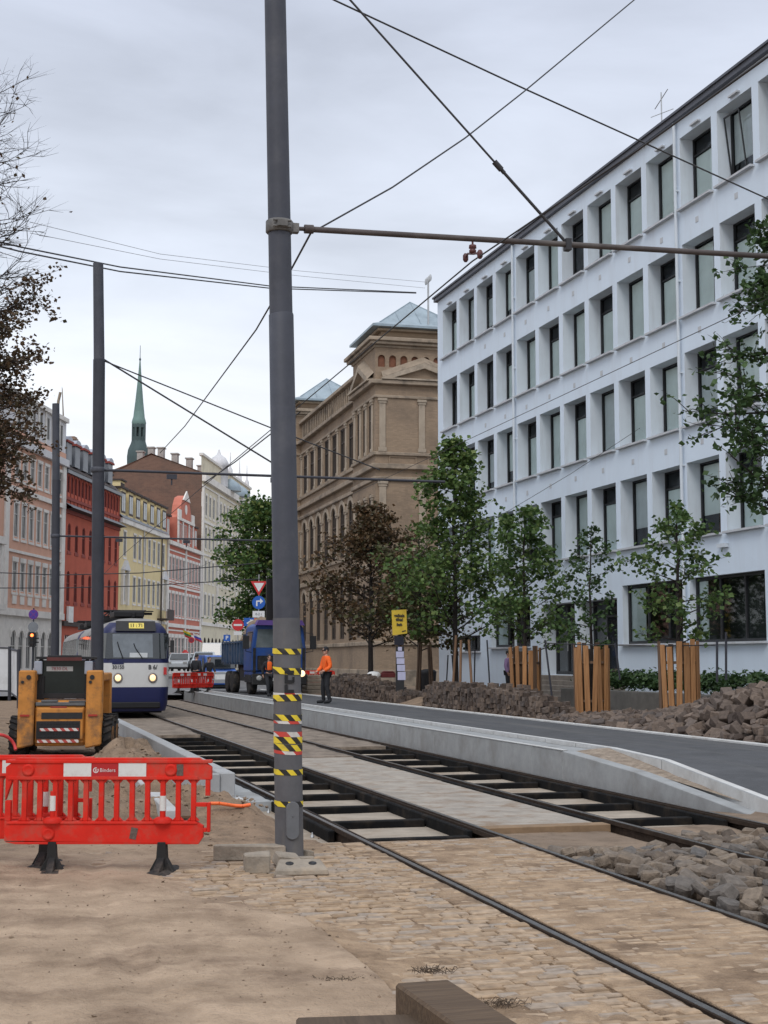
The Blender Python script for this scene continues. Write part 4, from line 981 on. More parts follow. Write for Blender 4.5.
wall(m, 0, Lh, 24.0, 26.3, [], 0.2, 0, 0, 0.12); m.box(0, Lh, -0.1, 0.4, 26.301, 26.6, 1)
m.build('wall', [CREAM, TRIM], b)
e = MB(); e.add([(-0.02,0.02,0),(-0.02,DPTH,0),(-0.02,DPTH,23.2),(-0.02,11.0,24.6),(-0.02,6.2,26.4),(-0.02,3.4,25.5),(-0.02,0.02,24.3)], [(0,1,2,3,4,5,6)])
e.build('side_wall', OLDBR, b)
MB().add([(-0.15,0.4,24.4),(Lh,0.4,24.4),(Lh,6.2,26.6),(-0.15,6.2,26.6)], [(0,1,2,3)]).add([(-0.15,6.2,26.6),(Lh,6.2,26.6),(Lh,DPTH+0.3,23.2),(-0.15,DPTH+0.3,23.2)], [(0,1,2,3)]).build('roof', TILE, b)
c1 = MB().box(0, 1.0, 0, 0.7, 0, 1.35).box(-0.12, 1.12, -0.12, 0.82, 1.352, 1.5).mesh('chimney', mat('chimney_render', (0.36, 0.34, 0.32), 0.9, 0.2, 3))
for x, y, z in ((0.6, 3.2, 25.2), (1.0, 5.0, 26.0), (2.6, 6.6, 26.3), (0.5, 7.4, 25.5), (6, 2.6, 25.4), (12, 2.4, 25.3), (0.8, 12.0, 23.4)): link('chimney', c1, b, (x, y, z))
t = MB(); t.lathe([(1.2,0),(1.2,2.6),(1.35,2.7),(1.25,3.2),(0.9,3.8),(0.3,4.2),(0.05,4.9)], 10); t.build('turret', GREYT, b, (13.5, 0.6, 24.1))
for x in (20, 27, 33): MB().lathe([(0.35,0),(0.3,0.8),(0.12,1.2),(0.02,3.2)], 8).build('spike', GREYT, b, (x, 0.3, 26.4))
for x in (17.5, 24.0): MB().lathe([(1.5,0),(1.5,0.4),(1.2,1.0),(0.5,1.5),(0.1,1.7)], 10).build('dormer_dome', ZINC, b, (x, -0.2, 24.0))
for x in xs:
    for z, h in zs: window(b, x, z, 1.0, h, 0.06, LFR, DGLASS, 0.07, (0.5,), (0.66,))
    window(b, x, 0.8, 1.4, 3.8, 0.06, OLDF, DGLASS, 0.07, (0.5,), (0.6,), True)
# --- the next house, beyond the tree
b = house('terrace_house', 'grey stucco house closing the far end of the street beyond the tree', 104.1, 130)
m = MB(); xs = [1.5+2.6*k for k in range(9)]
o = [(x, x+1.1, z, z+2.3) for x in xs for z in (2, 6.5, 11, 15)]
wall(m, 0, 26, 0, 19, o, 0.07, 0); shell(m, 0, 26, 19); band(m, 0, 26, 18.4, 19, 0.4, 1); m.quad((0,0,19.01),(26,0,19.01),(26,DPTH,19.01),(0,DPTH,19.01), 1)
m.build('wall', [mat('grey_stucco', (0.40, 0.39, 0.37), 0.9, 0.1, 1), TRIM], b)
for x in xs:
    for z in (2, 6.5, 11, 15): window(b, x, z, 1.1, 2.3, 0.06, LFR, DGLASS, 0.07, (0.5,), (0.66,))

# --- church spire far away
COPP = mat('copper_green', (0.135, 0.215, 0.20), 0.7, 0.15, 0.15, stain=(0.075, 0.125, 0.12), sscale=0.1)
COPD = mat('dark_copper', (0.055, 0.085, 0.088), 0.7, 0.2, 0.2)
b = thing('church_spire', 'slender green copper church spire rising far beyond the rooftops', 'church', (-104.8, 600, 0))
MB().box(-4.2,4.2,-4.2,4.2,0,83).build('tower', mat('church_brick', (0.25, 0.13, 0.09), 0.9, 0.2, 0.3), b)
d = MB(); d.lathe([(4.6,82),(4.8,84),(4.9,88),(4.5,91),(3.4,93.6),(3.0,95)], 8); d.build('dome', COPD, b, rot=PI/8)
l = MB()
for k in range(8):
    a = 2*PI*k/8+PI/8; l.box(-0.45,0.45,-0.45,0.45,94.9,102, 0, Matrix.Translation((2.5*math.cos(a),2.5*math.sin(a),0)))
l.lathe([(2.95,94.9),(2.95,96.6)], 8); l.lathe([(2.95,100.6),(2.95,102.2)], 8); l.lathe([(0.5,96.5),(0.5,100.7)], 8)
l.build('lantern', COPD, b)
s = MB(); s.lathe([(3.0,102),(3.15,102.8),(2.9,104),(2.5,105.2),(1.75,112),(1.1,119),(0.6,125),(0.25,130)], 8); s.build('spire', COPP, b, rot=PI/8)
MB().lathe([(0.15,129.5),(0.5,130.4),(0.15,131.2),(0.10,136.5)], 8).build('finial', COPD, b)
# ---------------------------------------------------------------- poles, arms and wires
HAZ = stripe_mat('hazard_yellow', (0.012, 0.012, 0.012), (0.72, 0.55, 0.03), 0.062, 0.9)
HAZR = stripe_mat('hazard_red', (0.60, 0.58, 0.55), (0.52, 0.05, 0.035), 0.10, 0.9)
def sw(p):                                       # world point from street u,v,z
    return Vector(st(*p))
pb = thing('tram_pole', 'grey steel tram pole wrapped in yellow and black hazard tape, nearest of the poles', 'pole', (-0.89, 13.62, 0), TH)
lean = -0.018
m = MB(); m.tube([(0,0,-0.3),(0,0,0.02),(-0.045,0,2.25)], [0.136,0.134,0.130], 24); m.build('shaft_base', mat('pole_base', (0.098, 0.098, 0.106), 0.7, 0.2, 3.0, bump=0.05, stain=(0.16, 0.145, 0.125), sscale=2.5, samt=0.5, streak=(1.5, 1.5, 0.5)), pb)
m = MB(); m.tube([(-0.045,0,2.25),(-0.118,0,5.2),(-0.119,0,5.21)], [0.126,0.121,0.117], 24); m.tube([(-0.119,0,5.2),(-0.235,0,9.6)], [0.113,0.104], 24); m.build('shaft', POLEG, pb)
m = MB(); m.prism([(0.062*math.cos(a)*1.0, 0.36+(0.115 if math.sin(a) > 0 else -0.115)+0.06*math.sin(a)) for a in [2*PI*k/20 for k in range(20)]], -0.151, -0.115); 
m.disc(0.010, 8, -0.157, 0.01, 0, 0, 0.40); m.build('hatch', mat('hatch_grey', (0.13, 0.135, 0.145), 0.6, 0.15, 5), pb, bevel=0.005)
def tape(z0, z1, mt, tw=0.0, ex=0.003):
    q = MB(); n = 24; R = 0.1325+ex; vs = []; fs = []
    for k in range(n+1):
        a = 2*PI*k/n; dz = tw*math.sin(a-0.6); x0 = -0.02*(z0)
        for z in (z0, z1): vs.append((x0+R*math.cos(a), R*math.sin(a), z+dz))
    for k in range(n): fs.append((2*k, 2*k+2, 2*k+3, 2*k+1))
    q.add(vs, fs, 0, True); q.build('hazard_tape', mt, pb)
# heights from the photograph: bands of tape with torn red and white tape below some of them
zy = lambda y: at(289, y, 13.62).z
for y0, y1, tw in ((654, 648.5, 0.004), (673.5, 667, 0.012), (701, 694.5, -0.004), (720, 714, 0.006), (742.5, 736, 0.005), (749.5, 743, 0.012), (774, 768.5, 0.004), (805.5, 800, 0.006)):
    tape(zy(y0), zy(y1), HAZ, tw, 0.0045)
for y0, y1, tw in ((695, 692.5, 0.004), (723, 719.5, 0.006), (737, 731, 0.004), (753, 749, 0.012)): tape(zy(y0), zy(y1), HAZR, tw, 0.0025)
q = MB(); zc = zy(682)
for k in range(5): q.box(-0.045, 0.045, 0, 0.012, 0.045*k-0.10, 0.045*k-0.10+0.03) if k % 2 == 0 else q.box(-0.045, -0.015, 0, 0.012, 0.045*k-0.115, 0.045*k-0.07)
q.box(0.03, 0.05, 0, 0.012, 0.002, 0.05)
q.build('sticker', BLK2, pb, (-0.04, -0.141, zc))
MB().box(-0.165, 0.165, 0, 0.02, -0.2, 0.2).build('sign_plate', BLK2, pb, (-0.05, 0.14, zy(599)))
# bracket, arm, stay
za = 6.08; ax = -0.142
cl = MB(); cl.lathe([(0.128,-0.06),(0.136,-0.05),(0.136,0.05),(0.128,0.06)], 20); cl.box(-0.05,0.05,-0.17,-0.12,-0.03,0.03); cl.box(0.10,0.19,-0.04,0.04,-0.045,0.045)
for z in (-0.03, 0.03): cl.tube([(-0.09,-0.14,z),(0.09,-0.14,z)], 0.012, 6)
cl.build('pole_clamp', mat('dull_steel', (0.14, 0.135, 0.13), 0.6, 0.3, 8, metal=0.3), pb, (ax, 0, za))
arm = MB(); arm.tube([(0.16,0,0),(0.30,0,0.005)], 0.022, 8); arm.tube([(0.25,0,0.003),(0.34,0,0.006)], 0.044, 10); arm.tube([(0.335,0,0.005),(8.2,0,0.18)], 0.030, 12)
arm.build('cantilever_arm', mat('arm_steel', (0.075, 0.062, 0.06), 0.65, 0.3, 2, metal=0.1, stain=(0.15, 0.14, 0.13), sscale=0.5, samt=0.6), pb, (ax, 0, za))
XI = 2.0
ins = MB(); ins.tube([(0,0,0.06),(0,0,-0.06)], 0.014, 6); ins.lathe([(0.02,-0.05),(0.05,-0.06),(0.055,-0.10),(0.03,-0.115),(0.05,-0.13),(0.05,-0.16),(0.02,-0.175)], 10); ins.tube([(-0.01,-0.35,-0.30),(0.0,-0.17,-0.22),(0,0,-0.18),(0,0.2,-0.12),(0,0.34,-0.17)], 0.016, 6)
ins.lathe([(0.02,-0.06),(0.04,-0.03),(0.04,0.03),(0.02,0.06)], 8, M=Matrix.Translation((0,0.3,-0.15))); ins.lathe([(0.02,-0.06),(0.04,-0.03),(0.04,0.03),(0.02,0.06)], 8, M=Matrix.Translation((0,-0.3,-0.27)))
ins.build('insulator', mat('insulator_red', (0.09, 0.03, 0.03), 0.5, 0.2, 5), pb, (ax+XI, 0, za+0.02), None, 0, 1, (0.75, 0.75, 0.75))
ry = MB(); S0 = Vector((3.04,0,0.07)); S1 = Vector((-0.16,0,3.3))
sd = S1-S0
ry.tube([S0, S0+sd*0.22], 0.016, 6); ry.tube([S0+sd*0.22, S1], 0.011, 6); ry.tube([S0+sd*0.225, S0+sd*0.25], 0.032, 8); ry.tube([S0+sd*0.215, S0+sd*0.225], 0.022, 8); ry.box(3.01, 3.07, -0.045, 0.045, 0.0, 0.12)
ry.build('stay_rod', WIRE, pb, (ax, 0, za))
# the stones leaning at its foot are separate things, below
def pole(label, x, y, r0, r1, h, brk, zb, arm_z, arm_l, hangers, stay):
    p = thing('tram_pole', label, 'pole', (x, y, 0), TH)
    MB().tube([(0,0,-0.4),(0,0,zb)], [r0, r0*0.96], 18).build('shaft_base', POLED, p)
    MB().tube([(0,0,zb),(-0.10,0,brk)], [r0*0.93, r0*0.9], 18).build('shaft', POLED, p)
    MB().tube([(-0.10,0,brk-0.01),(-0.17,0,h)], [r1, r1*0.95], 18).build('upper_shaft', POLEG, p)
    a = MB(); a.tube([(0.1,0,0),(arm_l,0,0)], 0.032, 8)
    for hx in hangers: a.box(hx-0.12, hx+0.12, -0.04, 0.04, -0.16, -0.045); a.tube([(hx,0,-0.15),(hx,0,-0.3)], 0.02, 6)
    a.build('cantilever_arm', POLED, p, (-0.05, 0, arm_z))
    if stay:
        s = MB(); s.tube([(0,0,stay), (arm_l*0.55,0,arm_z)], 0.022, 5); s.build('stay_rod', WIRE, p, (-0.05, 0, 0))
    MB().lathe([(r0*0.98,-0.06),(r0*1.05,-0.05),(r0*1.05,0.05),(r0*0.98,0.06)], 14).build('pole_clamp', POLEG, p, (-0.08, 0, arm_z))
    return p
p2 = at(101, 600, 33.0); p3 = at(57, 560, 50.0)
p2.x -= 0.06; pole('tall grey tram pole standing behind the skid steer loader', p2.x, 33.0, 0.155, 0.128, at(96,264,33).z, at(98,360,33).z, at(100,662,33).z, at(104,470,33).z, 8.5, (1.7, 4.2), at(101,358,33).z)
pole('shorter looking dark tram pole farthest down the street, before the salmon house', p3.x, 50.0, 0.155, 0.135, at(56,404,50).z, at(57,480,50).z, at(57,640,50).z, at(60,536,50).z, 8.5, (2.2, 4.6), None)

def wire(name, label, pts, r, cat='wire', sag=0.0, group=None, mt=None):
    P = [Vector(p) for p in pts]
    if sag:
        a, b = P; P = [a.lerp(b, t)-Vector((0,0,sag*4*t*(1-t))) for t in [k/16 for k in range(17)]]
    m_ = MB(); m_.tube(P, r, 5, caps=False)
    return tag(m_.build(name, mt or WIRE), label, cat, group)
CW = 4.48
arm1 = sw((13.38, 2.72+ax+XI, za-0.19))
wire('contact_wire', 'black contact wire over the nearer track, held below the long bracket arm', [sw((-8, CW, 5.42)), sw((4, CW, 5.42)), sw((9.3, CW, 5.6)), arm1, sw((34, CW, 5.80)), sw((52, CW, 5.75)), sw((70, CW+0.2, 5.7))], 0.0085)
wire('contact_wire', 'contact wire over the track beside the kerb, crossing the white facade', [sw((-8, 7.72, 5.75)), sw((13.38, 7.72, 5.62)), sw((34, 7.72, 5.6)), sw((52, 7.8, 5.6)), sw((70, 8.2, 5.6))], 0.005)
wire('span_wire', 'dark span wire sloping from the top of the view down across the white roof line', [at(160, -95, 19), at(334, 0, 20), at(526, 89.5, 22), at(640, 141, 23.5), at(768, 199, 25.5), at(880, 249, 27)], 0.0145)
wire('span_wire', 'dark wire rising from the bracket arm beside the striped pole to the upper right', [sw((13.38, 2.72+ax+0.32, za-0.03)), at(392, 187.5, 14.6), at(465, 138, 15.6), at(524, 91.5, 16.6), at(634, 0, 18.6), at(700, -56, 19.8)], 0.0095)
wire('span_wire', 'dark wire dropping from the bracket arm behind the striped pole towards the rooftops', [sw((13.40, 2.72+ax+0.32, za-0.03)), at(292, 268, 15.0), at(256, 330, 19.0), at(185, 426, 30), at(160, 453, 37)], 0.011)
wire('cross_wire', 'thin wire from the tall grey pole down to the right towards the striped pole', [at(104, 361, 33), at(270, 427.5, 34), at(380, 470, 35)], 0.017)
wire('cross_wire', 'thin wire rising from the arm of the tall grey pole to the upper right', [at(204, 483, 40), at(235, 462, 37.5), at(268, 436, 34), at(300, 412, 31)], 0.016)
for dy, r, lb in ((0, 0.030, 'upper of two power cables strung from the bare tree to the roof mast'), (4.5, 0.030, 'lower of two power cables strung from the bare tree to the roof mast')):
    wire('power_cable', lb, [at(-40, 232+dy, 40), at(20, 247+dy, 46), at(120, 267+dy, 55), at(270, 286+dy*0.5, 68), at(416, 292.5+dy*0.15, 82)], r)
for k, y in enumerate((222, 233)):
    wire('power_cable', ('faint thin cable, higher of the pair above the power cables', 'faint thin cable, lower of the pair above the power cables')[k], [at(30, y, 60), at(160, y+32-6*k, 75), at(300, y+49-6*k, 90), at(425, y+60-5*k, 105)], 0.013, mt=mat('faint_wire', (0.2, 0.2, 0.21), 0.6, 0.1, 2))
for k, (y0, y1, lb) in enumerate(((572, 577, 'upper wire'), (588, 590, 'lower wire'))):
    wire('cross_wire', '%s strung across the front of the salmon house behind the tram' % ('upper thin' if k == 0 else 'lower thin')+' wire', [at(-20, y0, 78), at(60, y1-2, 78), at(140, y1-4, 78), at(260, y0-9, 78)], 0.028)
wire('cross_wire', 'slanting thin wire in front of the white facade below the third windows', [at(430, 548, 46), at(500, 516, 47), at(572, 473, 48), at(640, 428, 49), at(760, 345, 51)], 0.009)

# ---------------------------------------------------------------- stones at the foot of the pole
def rough_block(w, d, h, mt, seed, bev=0.012, j=0.012):
    r = random.Random(seed); m_ = MB()
    m_.box(-w/2, w/2, -d/2, d/2, 0, h)
    m_.v = [(x+r.uniform(-j, j), y+r.uniform(-j, j), z+(r.uniform(-j, j) if z > 0 else 0)) for x, y, z in m_.v]
    return m_.mesh('stone', mt, bev)
KST = mat('kerb_granite', (0.275, 0.235, 0.19), 0.9, 0.2, 7, bump=0.4, bscale=25, stain=(0.36, 0.28, 0.20), sscale=3, samt=0.6)
def put(name, me, label, cat, px, py, Y, z, rot, group=None):
    p = at(px, py, Y); o = link(name, me, None, (p.x, Y, z), rot); return tag(o, label, cat, group)
put('kerb_stone', rough_block(0.66, 0.17, 0.145, KST, 1), 'long pale kerb stone lying against the striped pole', 'stone', 250, 850, 13.5, 0.0, (0, 0, 0.10))
blk = rough_block(0.235, 0.17, 0.165, KST, 2)
put('granite_block', blk, 'squarish pale granite block in front of the kerb stone at the pole', 'stone', 257, 870, 12.78, -0.01, (0.05, 0.0, 0.2))
put('granite_block', rough_block(0.21, 0.2, 0.10, KST, 3), 'dark tilted stone touching the foot of the striped pole', 'stone', 286, 862, 13.12, 0.0, (0.12, 0.12, 0.35))
o = put('concrete_foot', None, 'flat concrete barrier foot with two round holes beside the pole', 'stone', 301, 875, 12.62, 0.0, (0, 0, 0.12)); 
m = MB(); m.add([(-0.24,-0.12,0),(0.24,-0.12,0),(0.21,0.10,0),(-0.21,0.10,0),(-0.23,-0.11,0.055),(0.23,-0.11,0.055),(0.17,0.09,0.12),(-0.19,0.09,0.12)], [(0,3,2,1),(4,5,6,7),(0,1,5,4),(1,2,6,5),(2,3,7,6),(3,0,4,7)])
m.build('block', KST, o, bevel=0.012)
for x in (-0.10, 0.10): MB().lathe([(0.036,0),(0.036,0.005),(0.001,0.0055)], 14).build('hole', BLK2, o, (x, 0.0, 0.088), (0.3, 0, 0))  # flat black discs paint the shade inside the two holes
put('small_stone', rough_block(0.09, 0.08, 0.06, KST, 5, 0.01, 0.015), 'small broken stone right of the pole foot', 'stone', 309, 852, 13.7, 0.0, (0, 0, 0.8))
put('small_stone', rough_block(0.13, 0.09, 0.05, KST, 6, 0.01, 0.015), 'low flat stone chip behind the barrier foot, right of the pole', 'stone', 306, 860, 13.4, 0.0, (0, 0, 0.3))

# ---------------------------------------------------------------- kerb pieces and planks left of the platform
LK = mat('new_kerb', (0.42, 0.425, 0.425), 0.85, 0.1, 3, stain=(0.26, 0.24, 0.21), sscale=1.5, samt=0.5)
p = at(172, 828, 15.6); q = at(134, 781, 21.0)
def beam(name, a, b, w, h, z0, mt, label, cat, bev=0.012, zb=None):
    a = Vector((a[0], a[1], z0)); b = Vector((b[0], b[1], z0 if zb is None else zb)); L_ = (b-a).length
    m_ = MB().box(-w/2, w/2, 0, L_, 0, h)
    o = m_.build(name, mt, None, a, None, bev)
    o.rotation_euler = ((b-a).to_track_quat('Y', 'Z')).to_euler()
    return tag(o, label, cat)
beam('kerb_piece', p, q, 0.15, 0.30, -0.06, LK, 'pale new kerb line bedded in sand behind the red barrier', 'kerb')
beam('plank', at(187, 832, 15.4), at(160, 790, 19.2), 0.16, 0.03, 0.17, mat('rusty_plank', (0.13, 0.075, 0.045), 0.85, 0.3, 4), 'rust brown plank leaning along the new kerb behind the red barrier', 'plank', 0.004, 0.14)
ob = MB(); 
for k in range(6): ob.tube([(0.09*k, 0.02*math.sin(k*2.0), 0.03+0.02*math.sin(k)), (0.09*(k+1), 0.02*math.sin(k*2.0+2), 0.03+0.02*math.sin(k+1))], 0.022, 6)
p = at(203, 822, 16.4); tag(ob.build('plastic_pipe', mat('orange_plastic', (0.85, 0.16, 0.04), 0.5, 0.1, 4), None, (p.x, p.y, 0.18), 0.25), 'bright orange plastic pipe half buried in the sand heap', 'pipe')
hp = MB(); hp.tube([(0.35*math.cos(t)-0.1, 0.1*math.sin(3*t), 0.32*math.sin(t)) for t in [0.1+0.28*k for k in range(11)]], 0.03, 8)
p = at(2, 738, 26); tag(hp.build('hose', mat('red_hose', (0.60, 0.05, 0.05), 0.5, 0.1, 3), None, (p.x, 26, p.z-0.25), 0.3), 'red hose looped on the dirt bank at the left edge', 'hose')

# ---------------------------------------------------------------- timbers at the bottom
TIMB = wood_mat('dark_timber', (0.052, 0.03, 0.015), (0.095, 0.06, 0.034), 3, 'Y')
zt = 0.2
def onz(px, py, z):
    r = ray(px, py); t = (z-CAMH)/r[2]; return Vector((r[0]*t, r[1]*t, z))
A = onz(384, 975, zt); B = onz(449, 979, zt); C2 = onz(511, 1018, zt)
ang = math.atan2((C2-B).y, (C2-B).x)
dirv = (Vector((C2.x, C2.y, 0))-Vector((B.x, B.y, 0))).normalized()
wdt = min(0.34, abs((A-B).x*dirv.y-(A-B).y*dirv.x))
m = MB(); m.box(0, 2.2, -wdt, 0, 0.01, zt)
o = m.build('timber', wood_mat('dark_timber_x', (0.055, 0.031, 0.015), (0.105, 0.066, 0.036), 3, 'Y'), None, (B.x, B.y, 0), None, 0.014)
o.rotation_euler = (0, 0, ang); tag(o, 'thick dark squared timber pointing at the camera along the bottom edge', 'timber')
Q = onz(296, 1016, 0.10)
m = MB(); m.box(0, 0.62, -0.30, 0, 0.0, 0.095); o = m.build('timber', TIMB, None, (Q.x, Q.y, 0), None, 0.012); o.rotation_euler = (0, 0, 0.12)
tag(o, 'low dark timber lying flat left of the thick one at the bottom edge', 'timber')
def twigs(px, py, z, n, label, seed, cm, sp=0.13):
    n = int(n*1.3); r = random.Random(seed); m_ = MB()
    for k in range(n):
        a = r.uniform(0, PI); x, y = r.gauss(0, sp), r.gauss(0, sp*0.45); l = r.uniform(0.02, 0.065)
        m_.tube([(x, y, 0.004+r.uniform(0, 0.02)), (x+l*math.cos(a)*0.5, y+l*math.sin(a)*0.5, 0.012+r.uniform(0, 0.03)), (x+l*math.cos(a), y+l*math.sin(a), 0.004+r.uniform(0, 0.04))], r.uniform(0.001, 0.0022), 4)
    p_ = onz(px, py, z); return tag(m_.build('twig_clump', cm, None, p_), label, 'debris')
TW = mat('dry_stalks', (0.075, 0.052, 0.035), 0.9, 0.4, 12)
twigs(432, 975, zt+0.0, 55, 'tangle of dry stalks on the end of the thick timber', 3, TW, 0.055)
twigs(500, 1008, 0.0, 60, 'tangle of dark stalks on the setts right of the thick timber', 4, TW, 0.07)
twigs(345, 985, 0.0, 80, 'patch of dark straw at the edge of the smooth sand', 5, TW, 0.07)
# ---------------------------------------------------------------- red plastic barriers
REFL = mat('reflective_white', (0.62, 0.62, 0.60), 0.5, 0.05, 8, stain=(0.42, 0.38, 0.35), sscale=5, samt=0.5)
WRT = mat('white_lettering', (0.62, 0.55, 0.54), 0.6, 0.05, 8)
REDDK = mat('red_panel', (0.40, 0.012, 0.014), 0.5, 0.1, 3)
BLKF = mat('black_foot', (0.018, 0.017, 0.017), 0.8, 0.3, 6, stain=(0.12, 0.095, 0.075), sscale=3, samt=0.6)
_bar = {}
def barrier_meshes():
    if _bar: return _bar
    Wd, n = 1.88, 12
    m = MB(); t = 0.035
    x0, x1 = -0.94, 0.90
    # frame: solid head with a sloping shoulder, solid bottom rail, upright bars
    m.prism([(x0,0.62),(x0,0.91),(x0+0.10,0.99),(x1-0.13,0.99),(x1-0.02,0.91),(x1-0.02,0.80),(x1-0.13,0.80),(x1-0.13,0.80),(x0+0.06,0.80)], -t, t)
    m.prism([(x0,0.27),(x1-0.13,0.24),(x1-0.09,0.30),(x1-0.09,0.40),(x1-0.16,0.44),(x0,0.44)], -t, t)
    m.prism([(x0,0.26),(x0+0.10,0.24),(x1-0.15,0.24),(x1-0.13,0.26)], -t+0.002, t-0.002)
    m.box(x0, x1-0.02, -t-0.012, t+0.012, 0.945, 0.972); m.box(x0+0.02, x1-0.14, -t-0.010, t+0.010, 0.80, 0.83)
    m.box(x0+0.02, x1-0.14, -t-0.010, t+0.010, 0.415, 0.435)
    m.box(x0, x0+0.05, -t+0.003, t-0.003, 0.441, 0.619)
    pitch = (x1-0.16-x0-0.05)/n
    for k in range(1, n+1):
        x = x0+0.03+pitch*k; m.box(x-0.022, x+0.022, -0.026, 0.026, 0.441, 0.799)
        for s_ in (-1, 1):
            m.prism([(x+s_*0.023,0.798),(x+s_*0.055,0.798),(x+s_*0.023,0.765)], -0.024, 0.024); m.prism([(x+s_*0.023,0.442),(x+s_*0.055,0.442),(x+s_*0.023,0.475)], -0.024, 0.024)
    # the hooked end that links to the next barrier
    m.box(x1-0.075, x1-0.035, -0.03, 0.03, 0.66, 0.80); m.box(x1-0.06, x1-0.03, -0.028, 0.028, 0.345, 0.60); m.box(x1-0.16, x1-0.061, -0.028, 0.028, 0.565, 0.60); m.box(x1-0.10, x1-0.061, -0.028, 0.028, 0.345, 0.38)
    _bar['panel'] = m.mesh('panel', REDP, 0.007, 2)
    r = MB(); r.box(-0.122, 0.122, -0.006, 0, -0.062, 0.062); _bar['reflector'] = r.mesh('reflector', REFL)
    b = MB(); b.box(-0.118, 0.118, -0.004, 0, -0.06, 0.06); _bar['badge'] = b.mesh('badge', REDDK)
    c = MB(); c.lathe([(0.055,-0.01),(0.055,0.008),(0.04,0.016),(0.025,0.010)], 14, M=Matrix.Rotation(PI/2, 4, 'X')); _bar['boss'] = c.mesh('boss', REDP)
    f = MB(); f.box(-0.028, 0.028, -0.022, 0.022, 0.10, 0.30); f.prism([(-0.035,0.26),(0.035,0.26),(0.045,0.12),(0.11,0.0),(-0.11,0.0),(-0.045,0.12)], -0.045, 0.045)
    f.add([(-0.11,-0.28,0),(0.11,-0.28,0),(0.11,0.28,0),(-0.11,0.28,0),(-0.07,-0.26,0.025),(0.07,-0.26,0.025),(0.07,0.26,0.025),(-0.07,0.26,0.025)], [(0,3,2,1),(4,5,6,7),(0,1,5,4),(1,2,6,5),(2,3,7,6),(3,0,4,7)])
    for s_ in (-1, 1): f.add([(-0.03,s_*0.25,0.02),(0.03,s_*0.25,0.02),(0.03,s_*0.04,0.13),(-0.03,s_*0.04,0.13),(-0.03,s_*0.04,0.02),(0.03,s_*0.04,0.02)], [(0,1,2,3),(0,4,5,1),(0,3,4),(1,5,2)])
    _bar['foot'] = f.mesh('foot', BLKF, 0.004)
    q = MB(); q.lathe([(0.026,0.45),(0.026,0.70)], 10); q.lathe([(0.030,0.53),(0.030,0.66)], 10, 1)
    _bar['post'] = q.mesh('post', [REDP, REFL])
    u = MB(); u.lathe([(0.085,0.425),(0.085,0.455),(0.05,0.475)], 14); _bar['collar'] = u.mesh('collar', REDP)
    st_ = MB(); st_.box(-0.03, 0.03, -0.003, 0, -0.05, 0.05); _bar['sticker'] = st_.mesh('sticker', mat('worn_sticker', (0.30, 0.24, 0.20), 0.7, 0.5, 30, col2=(0.08, 0.04, 0.035)))
    return _bar
def barrier(label, loc, rz, full=True, group=None):
    B = barrier_meshes(); t = thing('plastic_barrier', label, 'barrier', loc, rz, group)
    p = link('panel', B['panel'], t)
    for x in (-0.305, 0.18): link('reflector', B['reflector'], p, (x, -0.036, 0.885))
    if full:
        bd = link('badge', B['badge'], p, (-0.062, -0.0355, 0.885))
        lettering('Binders', 0.046, WRT, p, (-0.038, -0.041, 0.883), 0.0, 0.0)
        lg = MB(); n = 20
        for k in range(n):
            if k in (2, 3): continue
            a, b = 2*PI*k/n, 2*PI*(k+1)/n; lg.prism([(0.033*math.cos(a),0.033*math.sin(a)),(0.033*math.cos(b),0.033*math.sin(b)),(0.022*math.cos(b),0.022*math.sin(b)),(0.022*math.cos(a),0.022*math.sin(a))], -0.003, 0)
        lg.prism([(-0.006,-0.016),(0.006,-0.02),(0.006,0.014),(-0.006,0.016)], -0.003, 0)
        lg.build('emblem', WRT, p, (-0.142, -0.04, 0.884), scale=(0.75, 0.75, 0.75))
        link('sticker', B['sticker'], p, (0.60, -0.0355, 0.885)); link('sticker', B['sticker'], p, (0.20, -0.0355, 0.335), (0, 0.2, 0))
        link('boss', B['boss'], p, (0.52, -0.036, 0.885)); link('boss', B['boss'], p, (-0.74, -0.036, 0.885)); link('boss', B['boss'], p, (-0.55, -0.036, 0.33))
    for x in (-0.52, 0.45):
        link('foot', B['foot'], t, (x, 0, 0), 0.12 if x < 0 else -0.1)
        link('post', B['post'], t, (x, -0.012, 0)); link('collar', B['collar'], p, (x, -0.01, 0))
    return t
pb_ = at(110, 800, 12.75)
barrier('red plastic barrier with white lettering between its two white patches, nearest us', (pb_.x+0.02, 12.75, 0.0), 0.0)
barrier('red plastic barrier set just behind the lettered one, cut off by the left edge', (-3.53, 13.12, 0.0), 0.03, False)
q = at(185.5, 690, 69.6); q2 = at(202, 691, 71.1)
barrier('far red barrier nearer the tram, of the two standing before the blue and silver van', (q.x, 69.6, 0.26), 1.0, False)
barrier('far red barrier beside the van, of the two standing before the blue and silver van', (q2.x, 71.1, 0.26), 1.0, False)
q = at(318, 672, 74); barrier('red barrier standing behind the truck lamp and the planks', (q.x, 74, 0.33), 0.1, False)

